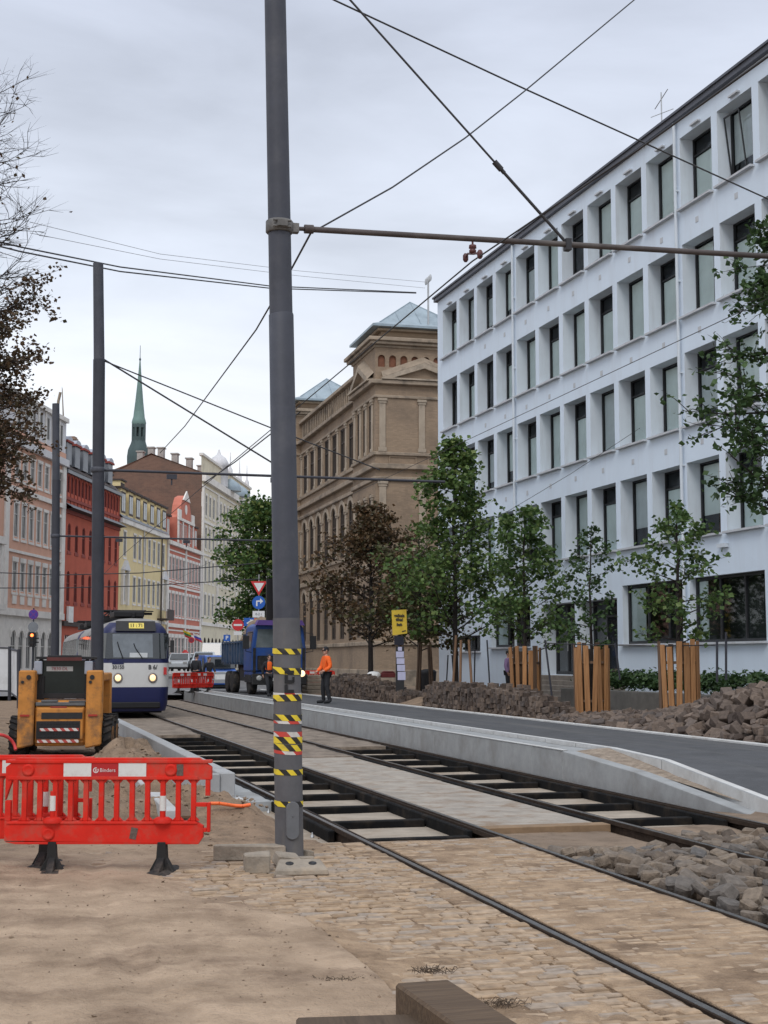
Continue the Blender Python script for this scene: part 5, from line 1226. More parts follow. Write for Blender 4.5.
# ---------------------------------------------------------------- skid steer loader (its rear towards us)
ORA = mat('loader_orange', (0.50, 0.205, 0.04), 0.65, 0.16, 4, stain=(0.13, 0.075, 0.042), sscale=2.6, samt=0.85, bump=0.06)
ORD = mat('dirty_steel', (0.045, 0.04, 0.036), 0.8, 0.35, 6, stain=(0.15, 0.12, 0.09), sscale=3, samt=0.6)
TYRE = mat('tyre', (0.018, 0.017, 0.017), 0.9, 0.3, 6, stain=(0.11, 0.085, 0.065), sscale=4, samt=0.6)
CABG = mat('cab_glass', (0.016, 0.022, 0.021), 0.15, 0.3, 2, spec=0.25)
CABB = mat('cab_black', (0.02, 0.02, 0.022), 0.6, 0.2, 5)
p = at(60, 750, 27.6)
sk = thing('skid_steer_loader', 'muddy orange skid steer loader seen from behind on the sand', 'loader', (p.x+0.05, 27.6, 0.0), 0.11)
m = MB(); m.box(-0.465, 0.465, -0.55, 1.5, 0.28, 0.98); m.prism([(-0.465,0.98),(0.465,0.98),(0.45,1.09),(-0.45,1.09)], -0.5, 0.9)
m.box(-0.47, 0.47, -0.52, 1.4, 0.24, 0.34)
m.build('body', ORA, sk, bevel=0.03)
m = MB(); m.box(-0.44, 0.44, -0.60, -0.552, 0.36, 0.95); m.build('engine_door', ORA, sk, bevel=0.02)
g = MB(); g.box(-0.34, 0.42, -0.612, -0.601, 0.75, 0.87); g.box(-0.43, 0.38, -0.612, -0.601, 0.38, 0.71)
for k in range(14): g.box(-0.42+0.058*k, -0.412+0.058*k, -0.625, -0.613, 0.39, 0.70)
for k in range(5): g.box(-0.42, 0.35, -0.624, -0.613, 0.42+0.06*k, 0.426+0.06*k)
g.build('grille', CABB, sk)
HZ2 = stripe_mat('hazard_red_white', (0.62, 0.58, 0.55), (0.42, 0.06, 0.05), 0.075, 0.9)
for z, x0, x1 in ((0.525, -0.36, 0.36), (0.31, -0.40, 0.36)): MB().box(x0, x1, -0.634, -0.626, z, z+0.055).build('hazard_strip', HZ2, sk)
for s_ in (-1, 1):
    a = MB(); x0, x1 = (0.480, 0.775) if s_ > 0 else (-0.775, -0.480)
    a.add([(x0,-0.66,0.20),(x1,-0.66,0.26),(x1,-0.30,0.26),(x0,-0.30,0.20),(x0,-0.62,1.66),(x1,-0.62,1.66),(x1,-0.24,1.66),(x0,-0.24,1.66)], [(0,3,2,1),(4,5,6,7),(0,1,5,4),(1,2,6,5),(2,3,7,6),(3,0,4,7)])
    a.prism([(x0,1.45),(x1,1.45),(x1,1.60),(x0,1.60)], -0.23, 1.5); a.box(x0, x1, 1.5, 1.75, 0.5, 1.6)
    o = a.build('lift_arm', ORA, sk, bevel=0.025)
    MB().box(x0+0.05, x0+0.22, -0.668, -0.655, 0.80, 0.835).build('marker', mat('red_reflector', (0.35, 0.03, 0.02), 0.4, 0.1, 5), o)
    h = MB(); h.disc(0.045, 12, -0.645, 0.03, 0, (x0+x1)/2+0.04*s_*-1, 1.53); h.disc(0.03, 10, -0.652, 0.01, 0, (x0+x1)/2-0.07, 1.44); h.build('pivot_pin', CABB, o)
    m = MB(); m.box((x0+x1)/2-0.2, (x0+x1)/2+0.2, -0.28, 0.6, 0.28, 0.40); m.build('side_frame', ORD, sk)
    for y in (0.0, 1.05):
        w_ = MB(); R = 0.40; MX = Matrix.Translation((s_*0.80, y-0.1, R-0.02)) @ Matrix.Rotation(PI/2, 4, 'Y')
        w_.lathe([(0.22,-0.15),(0.33,-0.155),(0.375,-0.13),(0.385,0),(0.375,0.13),(0.33,0.155),(0.22,0.15)], 28, 0, True, MX, True)
        for k in range(18):
            for sd in (-1, 1):
                M_ = MX @ Matrix.Rotation(2*PI*(k+0.5*(sd > 0))/18, 4, 'Z') @ Matrix.Translation((0.385, 0, sd*0.075)) @ Matrix.Rotation(sd*0.5, 4, 'X')
                w_.box(-0.03, 0.035, -0.026, 0.026, -0.085, 0.085, 0, M_)
        t = w_.build('tyre', TYRE, sk)
        MB().lathe([(0.2,-0.10),(0.21,0.158),(0.16,0.12),(0.05,0.12)], 16, 0, True, Matrix.Translation((s_*0.80, y-0.1, R-0.02)) @ Matrix.Rotation(s_*PI/2, 4, 'Y')).build('rim', ORA, t)
c = MB(); ct, cb = 1.87, 1.10
for x in (-0.47, 0.41): c.box(x, x+0.06, -0.12, -0.05, cb, ct); c.box(x, x+0.06, 1.0, 1.07, cb, ct)
c.box(-0.52, 0.52, -0.16, 1.12, ct, ct+0.05); c.box(-0.30, 0.34, -0.22, -0.161, ct-0.02, ct+0.075)
c.box(-0.50, -0.36, -0.11, -0.052, cb, 1.55); c.box(0.40, 0.50, -0.11, -0.052, cb, 1.45)
c.box(-0.50, 0.50, -0.115, -0.054, 1.12, 1.22)
c.build('cab_frame', CABB, sk, bevel=0.008)
MB().box(-0.44, 0.44, -0.07, -0.06, 1.22, 1.85).build('rear_window', CABG, sk)
MB().box(-0.495, -0.485, -0.04, 0.99, 1.2, 1.85).box(0.485, 0.495, -0.04, 0.99, 1.2, 1.85).build('side_window', CABG, sk)
MB().box(-0.31, 0.35, -0.232, -0.221, ct-0.03, ct+0.035).build('light_bar', mat('dark_red_lens', (0.10, 0.022, 0.02), 0.3, 0.2, 5), sk)
for x in (-0.55, 0.40): MB().box(x, x+0.15, -0.22, -0.10, 1.58, 1.83).build('work_lamp', mat('lamp_grey', (0.33, 0.36, 0.42), 0.4, 0.1, 4), sk, bevel=0.015)
pl = MB().box(-0.33, 0.17, -0.078, -0.071, 1.64, 1.73).build('number_plate', mat('plate_white', (0.45, 0.45, 0.44), 0.5, 0.1, 5), sk)
lettering('7830 DL', 0.09, mat('plate_red', (0.30, 0.05, 0.06), 0.5, 0.1, 5), pl, (-0.08, -0.081, 1.685))
MB().box(-0.30, 0.36, -0.085, -0.071, 1.26, 1.42).box(-0.2, 0.28, -0.085, -0.0715, 1.43, 1.53).build('seat', mat('seat_grey', (0.10, 0.115, 0.115), 0.8, 0.2, 6), sk, (0, 0.35, 0))
MB().box(-0.462, 0.462, -0.56, -0.20, 0.992, 1.06).box(-0.36, -0.05, -0.57, -0.45, 1.062, 1.10).box(0.15, 0.5, -0.57, -0.45, 1.062, 1.09).build('engine_cover', mat('cover_grey', (0.12, 0.125, 0.13), 0.7, 0.2, 5), sk, bevel=0.012)
MB().box(-0.18, 0.12, -0.575, -0.553, 0.955, 0.985).build('badge_plate', mat('badge_red', (0.30, 0.05, 0.03), 0.6, 0.1, 5), sk)

# ---------------------------------------------------------------- the tram
TBL = mat('tram_blue', (0.006, 0.010, 0.066), 0.45, 0.1, 1, coat=0.1)
TWH = mat('tram_white', (0.56, 0.56, 0.55), 0.45, 0.05, 1, stain=(0.42, 0.41, 0.39), sscale=0.8, samt=0.4)
TRF = mat('tram_roof', (0.26, 0.255, 0.25), 0.75, 0.15, 1, stain=(0.16, 0.13, 0.11), sscale=0.7, samt=0.7)
WSG = mat('tram_windscreen', (0.14, 0.16, 0.18), 0.06, 0.25, 1.5, spec=0.8)
TDK = mat('tram_underframe', (0.010, 0.010, 0.012), 0.7, 0.2, 3)
def tram(label, u0, front):
    t = thing('tram', label, 'tram', st(u0, (VA+VB)/2-0.07), TH); t.scale = (0.9, 1, 1)
    Lt = 14.0
    rings = [(0.20,0.10),(0.42,0.03),(0.98,0.0),(1.76,0.0),(1.90,0.01),(2.72,0.06),(2.90,0.14),(3.08,0.34),(3.20,0.66),(3.24,1.0)]
    m = MB(); n = 7; vs = []; fs = []; mi = []
    for z, ins in rings:
        hw = 1.25-ins; tilt = max(0, z-1.8)*0.10
        x = hw; a = tilt+ins*0.5; bk = Lt-ins*0.5-tilt; r = 0.42 if ins < 0.3 else 0.3
        P = []
        for cx, cy, q0 in ((x-r, a+r, -PI/2), (x-r, bk-r, 0), (-x+r, bk-r, PI/2), (-x+r, a+r, PI)):
            for k in range(n): q = q0+PI/2*k/(n-1); P.append((cx+r*math.cos(q), cy+r*math.sin(q)))
        # the nose bulges a little between its rounded corners
        for (px_, py_) in P: vs.append((px_, py_, z))
    N = 4*n
    for i in range(len(rings)-1):
        for k in range(N):
            fs.append((i*N+k, i*N+(k+1) % N, (i+1)*N+(k+1) % N, (i+1)*N+k))
            frontf = (k >= N-2) or k < n-1 or k >= 3*n
            zt_ = rings[i+1][0]
            mi.append(0 if zt_ <= 0.98 else 1 if zt_ <= 1.76 else 0 if zt_ <= 1.90 else (0 if frontf else 1) if zt_ <= 2.72 else (0 if frontf else 3) if zt_ <= 3.08 else 3)
    fs.append(tuple((len(rings)-1)*N+k for k in range(N))); mi.append(3)
    o = len(m.v); m.v += vs; m.f += [list(f) for f in fs]; m.mi += mi; m.sm += [True]*len(fs)
    body = m.build('body', [TBL, TWH, TBL, TRF], t)
    # windscreen: follows the tilted nose
    def fy(z): return max(0, z-1.8)*0.10
    w_ = MB(); w_.add([(-1.06,fy(1.9)-0.012,1.90),(1.06,fy(1.9)-0.012,1.90),(1.0,fy(2.74)-0.006,2.74),(-1.0,fy(2.74)-0.006,2.74)], [(0,1,2,3)])
    w_.add([(-0.80,fy(1.9)-0.014,1.94),(0.62,fy(1.9)-0.014,1.94),(0.60,fy(2.7)-0.010,2.70),(-0.85,fy(2.7)-0.010,2.70)], [(0,1,2,3)], 1)
    ws = w_.build('windscreen', [DGLASS, WSG], t)
    for s_ in (-1, 1):
        c_ = MB(); c_.add([(s_*0.86, -0.02, 1.91),(s_*1.09, 0.07, 1.91),(s_*1.265, 0.42, 1.91),(s_*1.235, 0.50, 2.73),(s_*1.04, 0.155, 2.73),(s_*0.84, 0.07, 2.73)], [(0,1,4,5),(1,2,3,4)]); c_.build('corner_window', DGLASS, t)
    wp = MB(); wp.tube([(-0.45,-0.05,1.90),(-0.62,-0.03,2.30),(-0.66,-0.015,2.45)], 0.016, 5); wp.tube([(0.25,-0.05,1.90),(-0.02,-0.03,2.25),(-0.08,-0.015,2.40)], 0.016, 5); wp.build('wiper', TDK, ws)
    MB().box(-0.22, 0.42, -0.025, -0.016, 1.94, 2.09).build('notice', mat('notice_white', (0.55, 0.58, 0.60), 0.6, 0.05, 4), ws)
    d_ = MB(); d_.add([(-0.72,0.055,2.80),(0.72,0.055,2.80),(0.70,0.22,3.13),(-0.70,0.22,3.13)], [(0,1,2,3)]); d_.add([(-0.72,0.055,2.80),(0.72,0.055,2.80),(0.72,0.3,2.80),(-0.72,0.3,2.80)], [(0,1,2,3)]); d_.add([(-0.70,0.22,3.13),(0.70,0.22,3.13),(0.70,0.45,3.13),(-0.70,0.45,3.13)], [(0,1,2,3)])
    for s_ in (-1, 1): d_.add([(s_*0.72,0.055,2.80),(s_*0.70,0.22,3.13),(s_*0.70,0.45,3.13),(s_*0.72,0.3,2.80)], [(0,1,2,3)])
    ds = d_.build('destination_box', CABB, t)
    if front:
        sg = MB(); sg.box(-0.27, 0.27, -0.006, 0, -0.10, 0.10); q = sg.build('display', mat('display_yellow', (0.55, 0.45, 0.10), 0.5, 0.2, 10, emit=(0.8, 0.62, 0.12), estr=0.22), ds, (0.02, 0.135, 2.975), (-0.46, 0, 0))
        link('lettering', text_mesh('11 : 71', 0.17, CABB, 0.004, 0.004), q, (0, -0.012, 0), (PI/2, 0, 0))
        lettering('30150', 0.17, CABB, t, (-0.62, -0.012, 1.62), 0, 0.003); lettering('B 6/', 0.20, CABB, t, (0.62, -0.012, 1.62), 0, 0.004)
        MB().box(-0.84, -0.42, -0.016, -0.004, 1.72, 1.82).build('blue_plate', TBL, t)
        for x in (-0.62, 0.62):
            h = MB(); MX = Matrix.Translation((x, 0.0, 1.28)) @ Matrix.Rotation(PI/2, 4, 'X'); h.lathe([(0.17,-0.02),(0.165,0.03),(0.14,0.045)], 18, 0, True, MX); hh = h.build('headlight', mat('lamp_ring', (0.25, 0.22, 0.2), 0.4, 0.1, 4, metal=0.5), t)
            MB().lathe([(0.11,0.0),(0.108,0.05),(0.08,0.066),(0.0,0.073)], 16, 0, True, MX).build('lens', LAMPW, hh)
        MB().box(1.02, 1.13, 0.02, 0.07, 1.38, 1.62).build('tail_lamp', mat('tail_red', (0.45, 0.03, 0.03), 0.3, 0.1, 5), t)
        MB().box(-0.9, 0.9, -0.10, 0.3, 0.30, 0.50).build('bumper', TDK, t, bevel=0.03)
        k_ = MB(); k_.tube([(-1.2,0.15,2.35),(-1.38,0.0,2.35)], 0.02, 5); k_.box(-1.47,-1.30,-0.06,0.02,2.05,2.55); k_.build('mirror', CABB, t)
        k_ = MB(); k_.tube([(1.2,0.2,2.3),(1.32,0.05,2.3)], 0.02, 5); k_.box(1.24,1.38,-0.02,0.04,2.1,2.5); k_.build('mirror', CABB, t)
    # side windows with narrow white pillars
    sm = MB().box(-0.004, 0.004, 0, 1.22, 0, 0.86).mesh('side_window', DGLASS)
    for s_ in (-1, 1):
        for k in range(9): link('side_window', sm, t, (s_*1.238, 0.75+1.42*k, 1.90), (0, -s_*0.055, 0))
    for s_ in (-1, 1):
        for y in (2.6, 4.3, 9.6, 11.3):
            q = MB().lathe([(0.33,-0.06),(0.33,0.06)], 20, 0, True, Matrix.Translation((s_*0.76, y, 0.34)) @ Matrix.Rotation(PI/2, 4, 'Y')).build('wheel', TDK, t)
    MB().box(-1.0, 1.0, 0.3, Lt-0.3, 0.14, 0.45).build('underframe', TDK, t)
    e = MB(); e.box(-0.75, 0.35, 0.6, 2.6, 3.27, 3.46); e.box(-0.5, 0.75, 1.1, 1.25, 3.46, 3.50); e.tube([(-0.7,1.2,3.4),(0.7,1.2,3.4)], 0.05, 6); e.box(-0.12, 0.02, 0.55, 0.6, 3.24, 3.42)
    e.build('roof_box', TDK, t, bevel=0.03)
    pg = MB()
    for x in (-0.6, 0.6):
        pg.tube([(x,5.2,3.45),(x*1.05,3.9,3.50),(x*0.8,5.0,3.60)], 0.03, 6); pg.tube([(x,6.2,3.45),(x*1.05,7.2,3.50),(x*0.8,6.2,3.60)], 0.03, 6)
    for y in (4.9, 5.2, 6.1): pg.tube([(-0.9,y,3.62),(0.9,y,3.62)], 0.035, 6)
    pg.box(-0.8,0.8,5.0,6.4,3.26,3.44); pg.build('pantograph', TDK, t)
    return t
tram('blue and white tram facing us with two lit headlights, first of the coupled pair', 47.0, True)
tram('second tram car coupled behind the lit one, mostly hidden by the poles', 61.6, False)
# ---------------------------------------------------------------- dump truck
TRB = mat('truck_blue', (0.014, 0.058, 0.225), 0.45, 0.12, 2, stain=(0.06, 0.065, 0.08), sscale=1.2, samt=0.55)
TRD = mat('tipper_blue_grey', (0.025, 0.055, 0.11), 0.7, 0.2, 3, stain=(0.13, 0.12, 0.11), sscale=1.5, samt=0.6)
VIS = mat('visor_violet', (0.10, 0.055, 0.22), 0.5, 0.1, 3)
CHAS = mat('chassis', (0.014, 0.014, 0.015), 0.8, 0.3, 4, stain=(0.06, 0.055, 0.05), sscale=2)
p = at(279, 690, 66)
tr = thing('dump_truck', 'blue tipper truck with one lit headlamp standing behind the striped pole', 'truck', (p.x+0.10, 64.5, 0.30), TH+0.03)
m = MB(); m.prism([(-1.25,1.05),(1.25,1.05),(1.25,2.1),(1.12,3.05),(0.9,3.2),(-0.9,3.2),(-1.12,3.05),(-1.25,2.1)], 0, 1.9); m.box(-1.22,1.22,0.05,1.9,0.75,1.048); m.build('cab', TRB, tr, bevel=0.05)
w_ = MB(); w_.add([(-1.08,-0.008,2.12),(1.08,-0.008,2.12),(0.98,-0.008,2.95),(-0.98,-0.008,2.95)], [(0,1,2,3)]); w_.build('windscreen', mat('truck_glass', (0.10, 0.12, 0.13), 0.08, 0.3, 1.5, spec=0.8), tr)
for s_ in (-1, 1):
    MB().add([(s_*1.262,0.25,2.12),(s_*1.262,1.4,2.12),(s_*1.165,1.4,2.85),(s_*1.165,0.25,2.85)], [(0,1,2,3)]).build('side_window', DGLASS, tr)
    q = MB(); q.tube([(s_*1.2,0.1,2.8),(s_*1.55,-0.1,2.75),(s_*1.55,-0.1,1.95),(s_*1.25,0.1,1.9)], 0.02, 5); q.box(s_*1.55-0.14,s_*1.55+0.14,-0.16,-0.08,2.05,2.65); q.build('mirror', CABB, tr)
    MB().box(s_*1.14-0.06, s_*1.14+0.06, -0.05, 0.1, 1.0, 2.1).build('grab_rail', CHAS, tr)
m = MB(); m.prism([(-1.12,3.12),(1.12,3.12),(1.0,3.35),(-1.0,3.35)], -0.28, 0.2); m.build('visor', VIS, tr)
MB().box(-1.25, 1.25, -0.22, 0.04, 0.45, 0.95).box(-1.0, 1.0, -0.02, 0.0, 1.12, 1.75).build('bumper', CHAS, tr, bevel=0.03)
hl = MB(); MX = Matrix.Translation((1.02, -0.22, 0.95)) @ Matrix.Rotation(PI/2, 4, 'X'); hl.lathe([(0.15,-0.01),(0.14,0.02),(0.08,0.05)], 14, 0, True, MX); hl.build('headlight', mat('truck_lamp', (1, 0.85, 0.6), 0.4, 0.02, 3, emit=(1.0, 0.70, 0.40), estr=1.3), tr)
hl = MB(); MX = Matrix.Translation((-0.95, -0.22, 0.75)) @ Matrix.Rotation(PI/2, 4, 'X'); hl.lathe([(0.13,-0.01),(0.12,0.02),(0.07,0.04)], 14, 0, True, MX); hl.build('headlight', mat('lamp_off', (0.35, 0.35, 0.34), 0.3, 0.1, 5), tr)
MB().box(-0.62, -0.1, -0.24, -0.221, 0.62, 0.76).build('number_plate', WHITEP, tr)
m = MB(); m.box(-1.25,1.25,2.2,7.0,1.35,1.45); m.box(-1.28,-1.2,2.2,7.0,1.45,2.35); m.box(1.2,1.28,2.2,7.0,1.45,2.35); m.box(-1.2,1.2,2.2,2.3,1.45,2.75); m.box(-1.2,1.2,6.9,7.0,1.45,2.35)
for k in range(8):
    for s_ in (-1, 1): m.box(s_*1.30-0.03, s_*1.30+0.03, 2.3+0.66*k, 2.42+0.66*k, 1.4, 2.36)
m.box(-1.34,-1.22,2.2,7.0,2.36,2.44); m.box(1.22,1.34,2.2,7.0,2.36,2.44)
m.build('tipper_body', TRD, tr)
m = MB(); m.tube([(-1.0,2.6,2.2),(0,3.5,2.75),(0.3,5,2.7),(0,6.6,2.3)], [0.4,0.9,0.9,0.4], 8); m.build('load', DIRT, tr)
m = MB(); m.box(-0.5,0.5,0.3,6.9,0.7,1.34); m.box(-1.15,-0.55,2.0,3.2,0.6,1.2); m.box(0.55,1.15,2.0,3.2,0.6,1.2); m.box(-1.1,-0.9,1.92,2.15,1.2,3.0); m.box(-1.25,-1.0,0.2,1.6,0.55,0.9); m.box(1.0,1.25,0.2,1.6,0.55,0.9); m.build('chassis', CHAS, tr)
for s_ in (-1, 1):
    for y in (0.9, 4.9, 6.2):
        q = MB().lathe([(0.3,-0.15),(0.47,-0.16),(0.52,-0.11),(0.52,0.11),(0.47,0.16),(0.3,0.15)], 22, 0, True, Matrix.Translation((s_*1.05, y, 0.51)) @ Matrix.Rotation(PI/2, 4, 'Y')).build('wheel', TYRE, tr)
        MB().lathe([(0.29,-0.12),(0.29,0.12)], 14, 0, True, Matrix.Translation((s_*1.05, y, 0.51)) @ Matrix.Rotation(PI/2, 4, 'Y')).build('rim', CHAS, q)

# ---------------------------------------------------------------- parked vehicles
def car(name, label, cat, px, py, Y, rz, col, L_, Wd, H, van=False, group=None, two=None, lamp=True, z0=None):
    p = at(px, py, Y); t = thing(name, label, cat, (p.x, Y, p.z if z0 is None else z0), rz, group)
    h = Wd/2; m = MB()
    if van: prof = [(0,0.35),(0,0.95),(0.55,1.15),(1.2,H-0.06),(1.6,H),(L_-0.05,H),(L_,H-0.15),(L_,0.35)]
    else: prof = [(0,0.35),(0.02,0.68),(0.25,0.82),(1.15,0.95),(1.85,H-0.03),(2.3,H),(L_-1.1,H-0.04),(L_-0.35,1.0),(L_,0.92),(L_,0.35)]
    nP = len(prof); vs = []
    for x, ins in ((-h, 0), (h, 0)):
        for y, z in prof: vs.append((x*(1-(0.16 if z > 1.0 else 0)), y, z))
    fs = [tuple(range(nP)), tuple(range(2*nP-1, nP-1, -1))]+[(i, i+nP, (i+1) % nP+nP, (i+1) % nP) for i in range(nP)]
    m.add(vs, fs, 0)
    if two:
        m.mi = [0]*len(m.f)
    m.build('body', col, t, bevel=0.05, seg=2)
    ws = MB()
    if van: a, b = prof[2], prof[3]
    else: a, b = prof[3], prof[4]
    k = 0.86
    ws.add([(-h*0.86,a[0]+0.03,a[1]+0.06),(h*0.86,a[0]+0.03,a[1]+0.06),(h*0.78,b[0]-0.03,b[1]-0.06),(-h*0.78,b[0]-0.03,b[1]-0.06)], [(0,1,2,3)])
    ws.v = [(x, y-0.035, z+0.02) for x, y, z in ws.v]; ws.build('windscreen', DGLASS, t)
    for s_ in (-1, 1):
        y0, y1 = (1.3, 2.3) if van else (1.75, L_-1.0)
        q = MB(); q.add([(s_*h*0.86,y0,1.05),(s_*h*0.86,y1,1.05),(s_*h*0.86,y1-0.25,H-0.14),(s_*h*0.86,y0+0.35,H-0.14)], [(0,1,2,3)]); q.build('side_window', DGLASS, t)
        for y in (0.8, L_-0.8):
            w = MB().lathe([(0.2,-0.1),(0.31,-0.1),(0.32,0),(0.31,0.1),(0.2,0.1)], 18, 0, True, Matrix.Translation((s_*(h-0.06), y, 0.32)) @ Matrix.Rotation(PI/2, 4, 'Y')).build('wheel', TYRE, t)
            MB().lathe([(0.19,-0.07),(0.19,0.07)], 12, 0, True, Matrix.Translation((s_*(h-0.06), y, 0.32)) @ Matrix.Rotation(PI/2, 4, 'Y')).build('rim', GALV, w)
        MB().box(s_*h*0.72-0.16, s_*h*0.72+0.16, -0.03, 0.12, 0.66, 0.80).build('headlight', mat('lamp_off', (0.35,0.35,0.34)), t)
        MB().box(s_*h*1.08-0.08, s_*h*1.08+0.08, 1.5 if not van else 0.95, 1.58 if not van else 1.03, 0.98, 1.12).build('mirror', CABB, t)
    if two:
        lo = MB(); lo.box(-h-0.012, h+0.012, -0.012, L_+0.012, 0.40, 1.05); lo.build('lower_body', two, t, bevel=0.03)
        MB().box(-h*0.5, h*0.62, -0.024, -0.013, 0.62, 0.9).build('number_plate', WHITEP, t)
        MB().box(-h*0.45, h*0.5, 0.30, 0.33, 1.25, 1.72).build('rear_window', DGLASS, t)
    MB().box(-h+0.05, h-0.05, 0.05, L_-0.05, 0.20, 0.36).build('underbody', CHAS, t)
    return t
CDK = mat('car_dark', (0.02, 0.022, 0.026), 0.35, 0.1, 1, coat=0.4); CWH = mat('car_white', (0.62, 0.63, 0.64), 0.4, 0.05, 1, coat=0.3)
CSI = mat('car_silver', (0.40, 0.42, 0.44), 0.4, 0.05, 1, metal=0.3, coat=0.3); CPB = mat('car_pale_blue', (0.42, 0.48, 0.54), 0.4, 0.05, 1, coat=0.3)
VBL = mat('van_blue', (0.02, 0.095, 0.38), 0.4, 0.06, 1, coat=0.3); CRD = mat('awning_red', (0.42, 0.03, 0.03), 0.7, 0.1, 3)
RZC = -PHL
car('parked_car', 'black car parked nearest the tram side in the far row', 'car', 168, 671, 124, RZC+0.05, CDK, 4.3, 1.8, 1.5)
car('parked_car', 'silver white car parked between a black car and a white one in the far row', 'car', 177, 671.5, 119, RZC+0.1, CSI, 4.3, 1.8, 1.55)
car('parked_car', 'white hatchback parked right of the silver car in the far row', 'car', 187.5, 669.5, 131, RZC+0.05, CWH, 4.1, 1.75, 1.5)
car('parked_car', 'pale blue car seen behind the person in black', 'car', 202, 671, 118, RZC+0.12, CPB, 4.4, 1.85, 1.6)
car('parked_van', 'tall white van parked behind the pale blue car', 'van', 210, 670, 128, RZC+0.1, CWH, 5.2, 2.0, 2.45, True)
car('parked_van', 'blue and silver van standing between the far red barriers and the tipper truck', 'van', 223, 691, 78, 0.30, VBL, 4.6, 1.85, 1.95, True, None, CSI)

# ---------------------------------------------------------------- people
def person(label, loc, rz, jacket, trousers, pose='stand', cap=None, hold=None, sleeves=True, vest=None):
    """a clothed figure: one skinned body, with hair and clothing as children; faces -y"""
    J = {'pel': (0,0,0.95), 'bel': (0,0.0,1.10), 'che': (0,-0.01,1.32), 'nec': (0,0.0,1.49), 'hea': (0,-0.015,1.58),
         'shl': (-0.19,0.0,1.41), 'ell': (-0.25,0.03,1.14), 'wrl': (-0.25,-0.07,0.91), 'hal': (-0.245,-0.09,0.85),
         'shr': (0.19,0.0,1.41), 'elr': (0.25,0.03,1.14), 'wrr': (0.25,-0.07,0.91), 'har': (0.245,-0.09,0.85),
         'hil': (-0.10,0,0.91), 'knl': (-0.11,-0.02,0.50), 'anl': (-0.11,0.02,0.09), 'tol': (-0.12,-0.14,0.03),
         'hir': (0.10,0,0.91), 'knr': (0.11,-0.02,0.50), 'anr': (0.11,0.02,0.09), 'tor': (0.12,-0.14,0.03)}
    if pose == 'walk':
        J.update(knl=(-0.10,-0.20,0.53), anl=(-0.10,-0.26,0.10), tol=(-0.11,-0.41,0.06), knr=(0.10,0.08,0.50), anr=(0.10,0.34,0.14), tor=(0.11,0.20,0.035), ell=(-0.25,0.12,1.16), wrl=(-0.24,0.10,0.92), hal=(-0.24,0.09,0.85), elr=(0.25,-0.06,1.15), wrr=(0.24,-0.24,0.98), har=(0.23,-0.30,0.95))
    if pose == 'work':
        J.update(knl=(-0.15,-0.05,0.50), anl=(-0.20,0.00,0.09), tol=(-0.25,-0.15,0.03), knr=(0.13,-0.02,0.50), anr=(0.17,0.06,0.09), tor=(0.20,-0.09,0.03), ell=(-0.24,-0.06,1.13), wrl=(-0.20,-0.22,1.0), hal=(-0.19,-0.28,0.97), elr=(0.27,0.04,1.14), wrr=(0.23,-0.16,1.02), har=(0.20,-0.23,1.0))
    R = {'pel': .125,'bel': .115,'che': .135,'nec': .055,'hea': .06,'shl': .062,'shr': .062,'ell': .045,'elr': .045,'wrl': .03,'wrr': .03,'hal': .032,'har': .032,'hil': .085,'hir': .085,'knl': .058,'knr': .058,'anl': .04,'anr': .04,'tol': .035,'tor': .035}
    E = [('pel','bel'),('bel','che'),('che','nec'),('nec','hea'),('che','shl'),('shl','ell'),('ell','wrl'),('wrl','hal'),('che','shr'),('shr','elr'),('elr','wrr'),('wrr','har'),('pel','hil'),('hil','knl'),('knl','anl'),('anl','tol'),('pel','hir'),('hir','knr'),('knr','anr'),('anr','tor')]
    def skin(keys, grow, sq=1.0):
        ks = [k for k in keys]; ix = {k: i for i, k in enumerate(ks)}
        me = bpy.data.meshes.new('skin'); me.from_pydata([J[k] for k in ks], [(ix[a], ix[b]) for a, b in E if a in ix and b in ix], [])
        o = bpy.data.objects.new('tmp', me); COL.objects.link(o)
        md = o.modifiers.new('s', 'SKIN'); md.use_smooth_shade = True
        for i, k in enumerate(ks):
            r = R[k]+grow; fl = 0.72 if k in ('che','bel','pel') else 1.0
            me.skin_vertices[0].data[i].radius = (r*1.0, r*fl) if k in ('che','bel','pel') else (r, r)
            me.skin_vertices[0].data[i].use_root = (i == 0)
        s2 = o.modifiers.new('u', 'SUBSURF'); s2.levels = 2; s2.render_levels = 2
        dg = bpy.context.evaluated_depsgraph_get(); out = bpy.data.meshes.new_from_object(o.evaluated_get(dg))
        bpy.data.objects.remove(o); return out
    body = skin(list(J), 0)
    bm = bmesh.new(); bm.from_mesh(body)
    hc = Vector(J['hea'])+Vector((0,-0.01,0.075))
    hd = MB(); hd.lathe([(0.01,-0.125),(0.045,-0.115),(0.062,-0.08),(0.073,-0.03),(0.078,0.02),(0.076,0.06),(0.06,0.10),(0.03,0.122),(0.004,0.128)], 18)
    hd.v = [(x, y*1.22-(0.012 if z < -0.05 else 0), z) for x, y, z in hd.v]
    hd.prism([(-0.012,-0.035),(0.012,-0.035),(0.007,0.02),(-0.007,0.02)], -0.122, -0.085)          # nose
    for s_ in (-1, 1): hd.prism([(s_*0.072,-0.03),(s_*0.086,-0.02),(s_*0.088,0.02),(s_*0.074,0.03)], -0.012, 0.03); hd.lathe([(0.011,-0.004),(0.004,0.004)], 8, 0, True, Matrix.Translation((s_*0.03,-0.088,0.012)) @ Matrix.Rotation(PI/2, 4, 'X'))
    hd.box(-0.024,0.024,-0.095,-0.085,-0.068,-0.058)
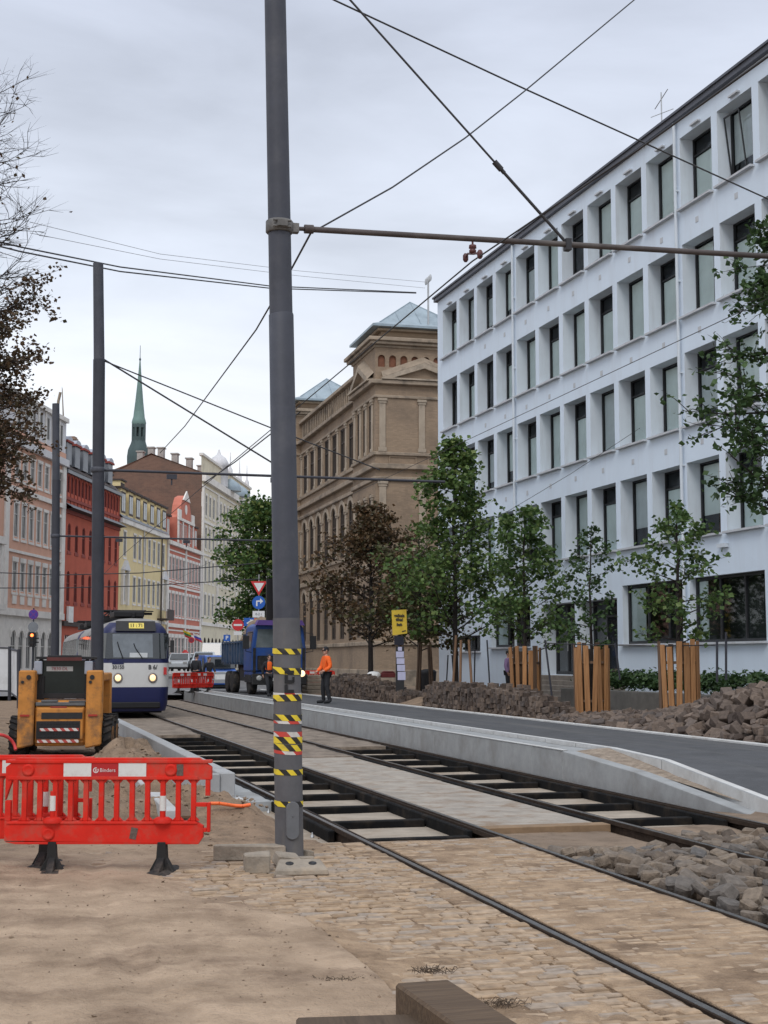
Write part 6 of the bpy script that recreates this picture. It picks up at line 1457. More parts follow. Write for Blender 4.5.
    # hands: palm grown by the skin, five bent fingers each
    for s_, h, w in ((-1,'hal','wrl'), (1,'har','wrr')):
        a = Vector(J[w]); b = Vector(J[h]); d_ = (b-a).normalized(); side = Vector((0,-1,0)) if abs(d_.y) < 0.7 else Vector((0,0,-1)); side = (side-d_*side.dot(d_)).normalized(); cu = Vector((-s_,0,0))
        for f in range(4):
            p0 = b+side*(0.026-0.0175*f); l = (0.07,0.078,0.072,0.055)[f]
            hd.tube([p0-hc, p0+d_*l*0.5+cu*0.008-hc, p0+d_*l*0.85+cu*0.03-hc], [0.0095,0.009,0.007], 6)
        p0 = b-d_*0.03+side*0.028; hd.tube([p0-hc, p0+side*0.025+d_*0.03-hc, p0+side*0.03+d_*0.06+cu*0.012-hc], [0.011,0.010,0.008], 6)
    hm = hd.mesh('head', SKIN); hm.transform(Matrix.Translation(hc)); bm.from_mesh(hm); 
    bm.to_mesh(body); bm.free(); body.materials.clear(); body.materials.append(SKIN); body.name = 'person'
    for pl in body.polygons: pl.use_smooth = True; pl.material_index = 0
    o = link('person', body, None, loc, rz); tag(o, label, 'person')
    ar = ['shl','ell','shr','elr']+(['wrl','wrr'] if sleeves else [])
    def cloth(name, keys, grow, mt):
        me = skin(keys, grow); me.materials.clear(); me.materials.append(mt); return link(name, me, o)
    cloth('jacket', ['che','bel','pel','nec']+ar if True else [], 0.028, jacket)
    R['nec'] = 0.05
    cloth('trousers', ['pel','hil','knl','anl','hir','knr','anr'], 0.02, trousers)
    for s_ in ('l', 'r'):
        a, t_ = Vector(J['an'+s_]), Vector(J['to'+s_]); d_ = (t_-a); d_.z = 0; d_.normalize()
        bt = MB(); bt.tube([a+Vector((0,0,0.09)), a+Vector((0,0,0.0)), a+d_*0.05-Vector((0,0,0.03)), t_+d_*0.06+Vector((0,0,0.012))], [0.062,0.06,0.058,0.042], 10); bt.build('boot', DKCL, o)
    if vest is not None: cloth('vest', ['che','bel','nec'], 0.045, vest)
    hr = MB(); hr.lathe([(0.083,-0.01),(0.085,0.03),(0.08,0.075),(0.062,0.112),(0.03,0.134),(0.004,0.139)], 16, caps=False); hr.v = [(x, y*1.2+0.008, z) for x, y, z in hr.v]
    q = hr.build('cap' if cap else 'hair', cap or HAIRM, o, hc)
    if cap: bl = MB().prism([(-0.07,0.018),(0.07,0.018),(0.06,0.032),(-0.06,0.032)], -0.17, -0.07).build('brim', cap, q)
    return o
p = at(326, 703.5, 51.5)
person('road worker in an orange jacket, dark trousers and dark cap on the fresh asphalt', (p.x, 51.5, 0.305), -1.15, HIVIS, DKCL, 'work', mat('cap_dark', (0.015,0.016,0.02), 0.8, 0.2, 8)).scale = (1.15, 1.15, 1.14)
p = at(266, 692, 61.0)
person('worker in an orange vest over dark clothes, half hidden by the striped pole', (p.x+0.12, 61.0, 0.305), 0.35, DKCL, DKCL, 'walk', None, vest=HIVIS)
p = at(196, 690, 73)
person('person in a black coat standing behind the far red barriers', (p.x, 73, 0.24), 2.6, DKCL, DKCL, 'stand').scale = (1.12, 1.12, 1.08)
p = at(209, 690, 74)
person('person in dark clothes beside the blue van, right of the one in the black coat', (p.x, 74, 0.25), 0.5, DKCL, DKCL, 'walk')
p = at(499, 673, 63.5)
person('person all in dark clothes on the pavement before the white building', (p.x, 57.5, 0.45), 1.4, DKCL, DKCL, 'walk')
person('person in a mauve top half hidden by the fenced tree at the white building', (at(508, 672, 56.5).x, 56.5, 0.45), 1.2, mat('mauve_cloth', (0.30, 0.20, 0.36), 0.8, 0.1, 6), DKCL, 'stand')

# ---------------------------------------------------------------- signs and signals
SRED = mat('sign_red', (0.52, 0.025, 0.03), 0.5, 0.05, 4); SBLU = mat('sign_blue', (0.015, 0.10, 0.42), 0.5, 0.05, 4); SWHT = mat('sign_white', (0.66, 0.66, 0.66), 0.5, 0.04, 4); SGRY = mat('sign_back', (0.17, 0.18, 0.195), 0.6, 0.1, 4); SPUR = mat('sign_violet', (0.13, 0.03, 0.20), 0.5, 0.06, 4); SORG = mat('sign_orange', (0.7, 0.15, 0.05), 0.5, 0.05, 4)
Y = 84; p0 = at(258, 690, Y); zz = lambda y: at(258, y, Y).z; k = Y/FPX
sp = thing('sign_post', 'sign post with a give way triangle over a blue arrow disc', 'sign', (p0.x, Y, 0.1))
MB().tube([(0,0,0),(0,0,zz(576))], 0.035, 8).build('post', GALV, sp)
def tri(r): return [(r*math.cos(a), r*math.sin(a)) for a in (-PI/2, PI/6, 5*PI/6)]
a = MB(); R = 9.6*k; a.prism([(x, zz(586)-0.1+z) for x, z in tri(R)], -0.06, -0.04, 0); a.prism([(x, zz(586)-0.1+z) for x, z in tri(R*0.62)], -0.066, -0.061, 1); a.build('give_way_sign', [SRED, SWHT], sp)
a = MB(); a.disc(6.6*k, 20, -0.06, 0.02, 0, 0, zz(602.5)-0.1)
zc = zz(602.5)-0.1
a.box(-2.6*k,-1.2*k,-0.066,-0.061,zc-3.6*k,zc+0.6*k,1); a.box(-2.6*k,1.5*k,-0.067,-0.0612,zc+0.61*k,zc+2.0*k,1); a.prism([(1.4*k,zc+4.2*k),(4.4*k,zc+1.3*k),(1.4*k,zc-1.6*k)], -0.068, -0.0613, 1)
a.build('arrow_sign', [SBLU, SWHT], sp)
a = MB(); a.box(-6*k, 6*k, -0.06, -0.04, zz(617.5)-0.1, zz(611)-0.1, 0); a.build('distance_plate', SWHT, sp)
lettering('0-2 t', 3.4*k, CABB, sp, (0, -0.064, zz(614.2)-0.1))
MB().box(-4.5*k, 4.5*k, -0.058, -0.04, zz(623)-0.1, zz(618.2)-0.1).build('orange_plate', SORG, sp)
def disc_sign(name, label, px, py, Y, zb, r, parts, cat='sign'):
    p_ = at(px, py, Y); t = thing(name, label, cat, (p_.x, Y, zb)); z = p_.z-zb
    MB().tube([(0,0,0),(0,0,z+r)], 0.035, 8).build('post', GALV, t)
    for f in parts: f(t, z)
    return t
k = 95/FPX
def ne(t, z):
    a = MB(); a.disc(5.8*k, 20, -0.06, 0.02, 0, 0, z); a.box(-4.2*k, 4.2*k, -0.067, -0.061, z-0.95*k, z+0.95*k, 1); a.build('no_entry_sign', [SRED, SWHT], t)
    MB().box(-4*k, 4*k, -0.06, -0.04, z-10*k, z-6.3*k).build('plate', SWHT, t)
disc_sign('sign_post', 'round red no entry sign above the tipper of the blue truck', 238, 625, 95, 0.1, 0.4, [ne])
def bl(t, z):
    MB().box(-3.4*k, 3.4*k, -0.06, -0.04, z-3.2*k, z+3.2*k).build('parking_sign', SBLU, t); lettering('P', 5.4*k, SWHT, t, (0, -0.064, z), 0, 0.01)
disc_sign('sign_post', 'small blue parking sign low on the left of the no entry sign', 227, 638, 95.5, 0.1, 0.3, [bl])
def bl2(t, z):
    MB().box(-5.5*k, 5.5*k, -0.06, -0.04, z-4*k, z+4*k).build('direction_sign', SBLU, t)
    a = MB(); a.prism([(-3*k,z-1*k),(1*k,z+1.5*k),(0.2*k,z+2.4*k),(4*k,z+2.2*k),(3*k,z-1*k),(2.2*k,z+0.2*k),(-2*k,z-2*k)], -0.067, -0.061); a.build('arrow', SWHT, t)
disc_sign('sign_post', 'blue rectangular sign with a white arrow beside the truck cab', 249.5, 622, 94, 0.1, 0.3, [bl2])
def nst(t, z):
    k2 = 140/FPX; a = MB(); a.disc(3.0*k2, 16, -0.06, 0.02, 0, 0, z); a.disc(2.1*k2, 16, -0.066, 0.005, 1, 0, z); a.build('no_stopping_sign', [SRED, mat('dull_red', (0.22,0.03,0.06), 0.5, 0.1, 4)], t)
disc_sign('sign_post', 'dull red round sign standing among the parked cars below the flags', 191.5, 640, 140, 0.15, 0.3, [nst])
# signal on the left
Y = 78; k = Y/FPX; p0 = at(33, 640, Y)
t = thing('traffic_light', 'traffic light showing red, with two round signs fixed above it', 'traffic light', (p0.x, Y, 0))
zq = lambda y: at(33, y, Y).z
MB().tube([(0,0,0),(0,0,zq(608))], 0.045, 8).build('post', POLED, t)
h = MB(); h.box(-2.6*k, 2.6*k, -0.25, 0.0, zq(647), zq(632.5)); 
for y in (634, 639, 644): h.prism([(-2.2*k, zq(y)+0.02),(2.2*k, zq(y)+0.02),(2.0*k, zq(y)+0.1),(-2.0*k, zq(y)+0.1)], -0.42, -0.251)
h.box(2.7*k, 5.5*k, -0.12, 0.1, zq(639), zq(637.6)); h.box(2.7*k, 5.5*k, -0.12, 0.1, zq(643), zq(641.6))
h.build('signal_head', CABB, t)
MB().disc(1.55*k, 14, -0.275, 0.02, 0, 0, zq(635.3)).build('red_lamp', mat('red_lamp_lit', (1, 0.15, 0.05), 0.4, 0.02, 3, emit=(1.0, 0.13, 0.03), estr=5.0), t)
for y in (640, 644.3): MB().disc(1.5*k, 14, -0.270, 0.018, 0, 0, zq(y)).build('dark_lamp', mat('lamp_dark', (0.03, 0.02, 0.015), 0.3, 0.1, 3), t)
a = MB(); a.disc(4.9*k, 20, -0.05, 0.02, 0, 0, zq(614.5)); a.disc(3.9*k, 20, -0.057, 0.006, 1, 0, zq(614.5)); 
MX = Matrix.Translation((0,0,zq(614.5))) @ Matrix.Rotation(PI/4, 4, 'Y')
a.box(-4*k, 4*k, -0.062, -0.058, -0.5*k, 0.5*k, 0, MX); a.box(-0.5*k, 0.5*k, -0.0625, -0.0585, -4*k, 4*k, 0, MX); a.build('no_stopping_sign', [SPUR, mat('sign_indigo', (0.05, 0.03, 0.25), 0.5, 0.06, 4)], t)
MB().disc(5.2*k, 20, -0.05, 0.02, 0, 0, zq(627)).build('sign_back', SGRY, t)
# yellow notice, papers and bin under the trees
Y = 52.5; k = Y/FPX
p0 = at(399, 690, Y)
t = thing('notice_post', 'yellow notice board with three lines of black writing on a post', 'sign', (p0.x+0.0, Y, 0.35), 0.05)
zq = lambda y: at(399, y, Y).z-0.35
MB().tube([(0,0.05,0),(0,0.05,zq(608))], 0.04, 8).build('post', POLED, t)
a = MB(); a.add([(-7.4*k,-0.03,zq(610.4)),(7.4*k,0.0,zq(609.4)),(8.2*k,-0.05,zq(633.4)),(-6.4*k,-0.02,zq(635.4))], [(0,1,2,3)]); a.v += [(x, y+0.03, z) for x, y, z in a.v]; a.f += [[4,7,6,5],[0,4,5,1],[1,5,6,2],[2,6,7,3],[3,7,4,0]]; a.mi += [0]*5; a.sm += [False]*5
bd = a.build('board', mat('notice_yellow', (0.60, 0.42, 0.04), 0.6, 0.08, 3), t)
for s_, y, sz in (('veikals', 615.6, 3.9), ('tikai', 619.6, 4.3), ('šeit', 624.6, 3.9)): lettering(s_, sz*k, CABB, bd, (0.3*k, -0.06, zq(y)), 0, 0.006)
a = MB(); a.add([(0,0,0),(4.4*k,0,0.8*k),(4*k,0,1.9*k),(0.6*k,0,1.0*k)], [(0,1,2,3)]); a.build('mark', CABB, bd, (2.6*k, -0.06, zq(632)))
MB().box(-4.6*k, 4.8*k, 0, 0.08, zq(645), zq(636.2)).build('dark_panel', mat('dark_navy', (0.012, 0.013, 0.025), 0.6, 0.2, 3), t)
Y = 52.1; k = Y/FPX; p0 = at(400, 690, Y); t = thing('paper_board', 'white paper sheets pinned one above the other on a narrow board', 'notice', (p0.x, Y, 0.35)); zq = lambda y: at(400, y, Y).z-0.35
MB().box(-4.2*k, 4.2*k, 0, 0.05, 0, zq(646.5)).build('board', CABB, t)
pm_ = mat('lilac_paper', (0.46, 0.46, 0.62), 0.7, 0.08, 6)
for i, (y0, y1) in enumerate(((657.5, 651.5), (664, 658.2), (671, 664.8), (680, 671.8))): MB().box(-3.9*k+0.02*i, 3.9*k+0.02*i, -0.012-0.004*(i % 2), -0.002, zq(y0), zq(y1)).build('paper_sheet', pm_, t)
MB().box(-2*k, 2*k, -0.016, -0.002, zq(650.8), zq(647)).build('paper_sheet', pm_, t)
p0 = at(428, 690, 62); b_ = MB(); b_.lathe([(0.30,0),(0.36,0.9),(0.38,1.0),(0.30,1.08),(0.1,1.12)], 14); tag(b_.build('waste_bin', CABB, None, (p0.x, 62, 0.35)), 'black waste bin standing under the trees beside the brick building', 'bin')
# white fence panels on the bank at the left edge
FPM = mat('fence_sheet', (0.58, 0.59, 0.61), 0.7, 0.06, 1.5, stain=(0.30, 0.29, 0.28), sscale=1, samt=0.5)
def panel(label, x0, x1, y0t, y1t, y0b, y1b, Y, dy):
    a, b = at(x0, y0t, Y), at(x1, y1t, Y+dy); c_, d_ = at(x1, y1b, Y+dy), at(x0, y0b, Y)
    t = thing('fence_panel', label, 'fence', (d_.x, Y, d_.z)); o = Vector(t.location)
    m_ = MB(); V = [a-o, b-o, c_-o, d_-o]; n_ = Vector((0,0.04,0)); m_.add([tuple(v) for v in V]+[tuple(v+n_) for v in V], [(0,1,2,3),(7,6,5,4),(0,4,5,1),(1,5,6,2),(2,6,7,3),(3,7,4,0)]); m_.build('sheet', FPM, t)
    f_ = MB(); f_.tube([V[0],V[1],V[2],V[3]], 0.035, 6); f_.tube([V[1]+Vector((0.02,0,0.05)), V[2]+Vector((0.02,0,-0.3))], 0.05, 6); f_.build('frame', POLED, t)
panel('flat pale grey site fence panel at the left edge', -30, 9, 647, 648, 690, 691, 44, 0.0)
panel('pale site fence panel turned edgeways, right of the flat one', 10, 18, 649, 651, 692, 698, 44.4, -2.5)
# two small flags on the coral house
for (px, py, cs, lb) in ((187, 633, ((0.55,0.42,0.03),(0.03,0.16,0.05),(0.4,0.04,0.04)), 'yellow, green and red flag hanging from the coral house'), (197, 636, ((0.6,0.6,0.6),(0.05,0.06,0.35),(0.42,0.04,0.06)), 'white, blue and red flag hanging right of the yellow one')):
    p_ = at(px, py, 150); t = thing('flag', lb, 'flag', (p_.x, 150, p_.z)); t.scale = (0.6, 0.6, 0.6); MB().tube([(-0.9,0.3,-0.9),(0.55,0,0.85)], 0.04, 6).build('flagpole', WHITEP, t)
    f_ = MB()
    for i in range(3):
        for j in range(5): f_.quad((-0.75+0.26*j+0.15*i, 0.06*math.sin(j*1.7), 0.55+0.05*j-0.42*i-0.15*j),(-0.75+0.26*(j+1)+0.15*i,0.06*math.sin((j+1)*1.7),0.55+0.05*(j+1)-0.42*i-0.15*(j+1)),(-0.6+0.26*(j+1)+0.15*i,0.06*math.sin((j+1)*1.7),0.13+0.05*(j+1)-0.42*i-0.15*(j+1)),(-0.6+0.26*j+0.15*i,0.06*math.sin(j*1.7),0.13+0.05*j-0.42*i-0.15*j), i)
    f_.build('cloth', [mat('flag_%s_%d' % (lb[:5], i), c_, 0.8, 0.05, 4) for i, c_ in enumerate(cs)], t)
p_ = at(185, 668, 138); t = thing('parasol', 'small folded red parasol among the parked cars', 'parasol', (p_.x, 138, 0.15)); MB().lathe([(0.9,1.6),(0.55,2.2),(0.1,2.7)], 10).build('canopy', CRD, t); MB().tube([(0,0,0),(0,0,2.7)], 0.03, 6).build('pole', POLED, t)

# ---------------------------------------------------------------- loose materials by the truck
p_ = at(338, 686, 68); m_ = MB(); r = random.Random(5)
for l in range(5):
    for j in range(6-l): m_.box(-1.3+0.05*l, 1.2-0.05*l, -0.6+0.2*j+0.1*l, -0.42+0.2*j+0.1*l, 0.17*l, 0.17*l+0.155, 0, Matrix.Rotation(r.uniform(-0.03, 0.03), 4, 'Z'))
o = m_.build('kerb_stack', mat('stacked_kerbs', (0.33, 0.28, 0.225), 0.9, 0.2, 4), None, (at(327, 690, 68).x, 68, 0.31), 0.5, bevel=0.015); tag(o, 'stack of pale kerb stones behind the worker in orange', 'kerb stack')
p_, q_ = at(343, 692, 62), at(372, 682, 64)
beam('plank', p_, q_, 0.12, 0.10, 0.33, LK, 'pale concrete beam lying at a slant beside the sett pile', 'beam', 0.01, 0.62)
o = MB().lathe([(0.02,0),(0.30,0.02),(0.32,0.12),(0.22,0.22),(0.03,0.26)], 10).build('cement_bag', WHITEP, None, (at(374, 676, 62).x, 60.5, 1.12), (0.2, 0, 0)); tag(o, 'white bag lying on top of the sett pile', 'bag')
o = MB().box(-0.3, 0.3, -0.15, 0.15, 0, 0.2).prism([(-0.3,0.201),(0.3,0.201),(0.2,0.27),(-0.2,0.27)], -0.1, 0.1).build('red_crate', mat('crate_red', (0.14, 0.025, 0.025), 0.6, 0.2, 4), None, (at(388, 676, 60.5).x, 60.5, 1.12), 0.1, bevel=0.02); tag(o, 'dark red crate on top of the sett pile', 'crate')
# ---------------------------------------------------------------- loose setts
def sett_shape(seed, w, d, h):
    r = random.Random(seed); m_ = MB()
    m_.box(-w/2, w/2, -d/2, d/2, -h/2, h/2)
    m_.v = [(x*r.uniform(0.72, 1.12), y*r.uniform(0.72, 1.12), z*r.uniform(0.72, 1.12)) for x, y, z in m_.v]
    return m_
shapes = [sett_shape(40+i, 0.25+0.012*(i % 3), 0.19, 0.17+0.01*(i % 4)) for i in range(8)]
light_me = [s.mesh('loose_sett', SETT, 0.026) for s in shapes]
dark_me = [s.mesh('loose_sett', SETTD, 0.022) for s in shapes]
hr = random.Random(99)
n1 = 0
def lay(me, u, v, z, label, group, sc):
    x, y, _ = st(u, v); o = link('loose_sett', me, None, (x, y, z), (hr.gauss(0, 0.27), hr.gauss(0, 0.27), hr.uniform(0, 2*PI)), (sc, sc, sc*hr.uniform(0.6, 1.0)))
    tag(o, label, 'sett', group)
LB1 = 'loose grey brown sett in the heap of setts between the tram rails'
GR1 = 'loose setts heaped between the tram rails'
for u0, u1, v0, v1, su in ((9.15, 13.4, 5.46, 6.76, 0.175), (12.1, 14.9, 7.20, 8.36, 0.19)):
    u = u0
    while u < u1:
        v = v0+hr.uniform(0, 0.08)
        while v < v1:
            top = 0.02+0.09*fbm(np.array([u*1.4]), np.array([v*2.0]), 1.0, 3)[0]
            if u > 12.4: top -= 0.05*(u-12.4)
            lay(hr.choice(light_me), u+hr.uniform(-0.05, 0.05), v+hr.uniform(-0.04, 0.04), top-0.05+hr.uniform(-0.045, 0.045), LB1, GR1, hr.uniform(0.55, 0.98)); n1 += 1
            v += 0.175
        u += su
# big dark heap beside the road
def heap_h(u, v):
    amp = np.interp(u, [20, 23.5, 26.0, 27.6, 29.2, 31.2, 33.6, 35.5], [0.7, 1.04, 1.0, 0.76, 0.42, 0.22, 0.14, 0.0])
    rid = 15.35; w = np.where(v < rid, 1.72, 1.5); t = np.clip(1-np.abs(v-rid)/w, 0, 1)
    return 0.31+amp*np.clip(t*1.25, 0, 1)
struct(sheet('rubble_core', np.arange(21, 36, 0.3), np.arange(13.56, 17, 0.2), lambda U, V: heap_h(U, V)-0.15, mat('gap_shade_earth', (0.045, 0.034, 0.027), 0.95, 0.3, 5)), 'stuff')  # earth core, coloured extra dark to paint shade into the gaps between setts
cand = []
u = 21.5
while u < 35.2:
    v = 13.72
    while v < 15.9:
        cand.append((u+hr.uniform(-0.07, 0.07), v+hr.uniform(-0.06, 0.06))); v += 0.225
    u += 0.255
vis = []
for (u, v) in cand:
    z = float(heap_h(np.array(u), np.array(v)))
    if z < 0.34 and hr.random() < 0.4: continue
    x, y, _ = st(u, v); vis.append((y, u, v, z))
vis.sort(key=lambda t: (t[2] > 15.3, t[0]))
LB2 = 'dark brown sett tipped in the big heap between the road kerb and the fenced trees'
rest = MB(); room = max(30, 300-n1)
front = [t for t in vis if (lambda q: 384+FPX*q[0]/q[1] < 790)(st(t[1], t[2]))]
for i, (y, u, v, z) in enumerate(front):
    z += hr.uniform(-0.07, 0.02)
    if i < room: lay(hr.choice(dark_me), u, v, z, LB2, 'dark setts in the big heap beside the road', hr.uniform(0.7, 1.3))
    else:
        M_ = Matrix.Translation(st(u, v, z)) @ Euler((hr.gauss(0, 0.5), hr.gauss(0, 0.5), hr.uniform(0, 6))).to_matrix().to_4x4() @ Matrix.Scale(hr.uniform(0.95, 1.35), 4)
        s = hr.choice(shapes); rest.add(s.v, s.f, 0, False, M_)
for k in range(90):                                  # strays along the kerb
    u = hr.uniform(24, 46); v = 13.70+abs(hr.gauss(0, 0.28))
    M_ = Matrix.Translation(st(u, v, 0.36)) @ Euler((hr.gauss(0, 0.4), hr.gauss(0, 0.4), hr.uniform(0, 6))).to_matrix().to_4x4() @ Matrix.Scale(hr.uniform(0.35, 0.85), 4)
    s = hr.choice(shapes); rest.add(s.v, s.f, 0, False, M_)
o = rest.build('loose_setts', SETTD, bevel=0.012); tag(o, 'remaining dark setts of the big heap and strays along the kerb', 'setts', None, 'stuff')
def stack(label, u0, u1, v0, v1, hf, seed, messy):
    r = random.Random(seed); m_ = MB(); v = v0
    while v < v1:
        u = u0
        while u < u1:
            H = hf(u); z = 0.33
            while z < 0.33+H:
                h = r.uniform(0.12, 0.16); w = r.uniform(0.14, 0.19); s = r.choice(shapes)
                M_ = Matrix.Translation((v+r.gauss(0, messy), u+r.gauss(0, 0.015), z+h/2)) @ Euler((r.gauss(0, messy*2), r.gauss(0, messy*2), r.gauss(0, 0.15)+(PI/2 if r.random() < .5 else 0))).to_matrix().to_4x4() @ Matrix.Diagonal((0.74, 0.74, h/0.18, 1))
                m_.add(s.v, s.f, 0, False, M_); z += h*0.97
            u += 0.165
        v += 0.17
    o = m_.build('stacked_setts', SETTD, None, (0,0,0), TH); tag(o, label, 'setts', None, 'stuff')
stack('long low wall of neatly stacked dark setts along the road kerb', 35.2, 46.2, 14.0, 14.75, lambda u: float(np.interp(u, [35, 36.5, 38, 45, 46.2], [0.22, 0.42, 0.60, 0.66, 0.46]))+hr.uniform(-0.08, 0.08), 2, 0.03)
stack('second pile of stacked dark setts near the notice board', 49.0, 61.5, 14.0, 14.9, lambda u: float(np.interp(u, [49, 51, 54, 57, 60, 61.5], [0.22, 0.32, 0.6, 0.82, 0.58, 0.28]))+hr.uniform(-0.1, 0.1), 3, 0.035)
struct(sheet('sand_ground', np.arange(44.5, 50.5, 0.2), np.arange(13.58, 15.6, 0.2), lambda U, V: 0.30+0.42*np.exp(-((U-47.6)/1.3)**2-((V-14.6)/0.6)**2)*(0.8+fbm(U, V, 2, 4)), SAND))

# ---------------------------------------------------------------- timber tree guards and stakes
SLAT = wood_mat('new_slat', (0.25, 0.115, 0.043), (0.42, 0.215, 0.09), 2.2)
SLATD = wood_mat('dark_slat', (0.09, 0.055, 0.035), (0.15, 0.09, 0.055), 2.2)
def guard(label, u, v, H, seed, gap=None, dark=0.3):
    r = random.Random(seed); t = thing('tree_guard', label, 'tree guard', st(u, v, 0.30), TH+r.uniform(-0.1, 0.1))
    n = 16
    for k in range(n):
        a = 2*PI*k/n+r.uniform(-0.05, 0.05)
        if gap and abs(((a-gap+PI) % (2*PI))-PI) < 0.2: continue
        w = r.uniform(0.125, 0.155); hh = H*r.uniform(0.93, 1.03)
        s = MB(); s.box(-w/2, w/2, -0.016, 0.016, 0, hh); back = math.sin(a-TH) > 0.25  # far side of the ring gets the darker wood, other slats at random
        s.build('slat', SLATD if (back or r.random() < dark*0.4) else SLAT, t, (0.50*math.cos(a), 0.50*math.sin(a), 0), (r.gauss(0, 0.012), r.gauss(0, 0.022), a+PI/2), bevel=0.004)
    h = MB()
    for z in (0.35, H*0.72):
        for k in range(16):
            a, b = 2*PI*k/16, 2*PI*(k+1)/16
            h.add([(0.475*math.cos(q), 0.475*math.sin(q), z+dz) for dz in (0, 0.07) for q in (a, b)]+[(0.445*math.cos(q), 0.445*math.sin(q), z+dz) for dz in (0, 0.07) for q in (a, b)], [(0,1,3,2),(4,6,7,5),(2,3,7,6),(0,4,5,1)])
    h.build('hoop', SLATD, t)
    return t
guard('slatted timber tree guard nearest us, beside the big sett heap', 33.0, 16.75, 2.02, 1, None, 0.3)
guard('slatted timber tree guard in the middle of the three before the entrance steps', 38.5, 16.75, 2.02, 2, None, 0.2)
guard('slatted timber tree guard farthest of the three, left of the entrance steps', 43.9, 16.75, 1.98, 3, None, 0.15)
for (u, n, lb, sd) in ((50.3, 5, 'bundle of brown stakes tied round the trunk of the tall green tree', 11), (55.2, 4, 'dark stakes round the trunk between the bin and the tall green tree', 12)):
    t = thing('stake_support', lb, 'tree stakes', st(u, 16.75, 0.30), TH); r = random.Random(sd)
    for k in range(n):
        a = 2*PI*k/n+0.3; MB().tube([(0.42*math.cos(a), 0.42*math.sin(a), 0), (0.26*math.cos(a), 0.26*math.sin(a), 2.3+r.uniform(-0.2, 0.2))], 0.05, 8).build('stake', SLATD if sd == 12 else wood_mat('brown_stake', (0.16, 0.09, 0.05), (0.25, 0.15, 0.09)), t)
for i, (px0, y0, px1, y1, Y) in enumerate(((545, 640, 552, 694, 41), (615, 643, 620, 676, 39), (717, 640, 717, 678, 34), (726, 632, 726, 676, 34), (448, 655, 446, 690, 56), (452, 655, 455, 692, 56), (487, 640, 490, 688, 50), (475, 650, 474, 690, 54))):
    a, b = at(px0, y0, Y), at(px1, y1, Y); b.z -= 0.1
    lbs = ('dark slanting post left of the middle tree guard', 'dark slanting post right of the middle tree guard', 'dark post before the big window, left of a pair', 'dark post before the big window, right of a pair', 'thin grey post under the tall tree, leftmost of a close pair', 'thin grey post under the tall tree, right one of a close pair', 'slanting post between the tall tree and the farthest guard', 'thin post beside the brown stakes of the tall tree')
    tag(MB().tube([b, a], 0.03, 6).build('metal_post', POLED), lbs[i], 'post')
wire('rope', 'thin rope strung between the posts along the pavement', [at(545, 643, 41), at(580, 644.5, 40), at(617, 645, 39), at(660, 646, 37), at(717, 645, 34)], 0.014, 'rope')

# ---------------------------------------------------------------- foliage
def leaf_cloud(m_, pts, n, spread, size, r, up=0.35):
    for _ in range(n):
        p_ = r.choice(pts); q = Vector((p_[0]+r.gauss(0, spread), p_[1]+r.gauss(0, spread), p_[2]+r.gauss(0, spread*0.7)))
        nrm = Vector((r.gauss(0, 1), r.gauss(0, 1), abs(r.gauss(0, 1))+up)).normalized()
        t = Vector((r.gauss(0, 1), r.gauss(0, 1), r.gauss(0, 0.5)-0.3)); t = (t-nrm*t.dot(nrm)); 
        if t.length < 1e-3: continue
        t.normalize(); b = nrm.cross(t); s = size*r.uniform(0.6, 1.25); w = s*0.42
        o = len(m_.v)
        m_.v += [tuple(q), tuple(q+t*s*0.5+b*w+nrm*s*0.10), tuple(q+t*s), tuple(q+t*s*0.5-b*w+nrm*s*0.10)]
        m_.f.append([o, o+1, o+2, o+3]); m_.mi.append(0); m_.sm.append(False)
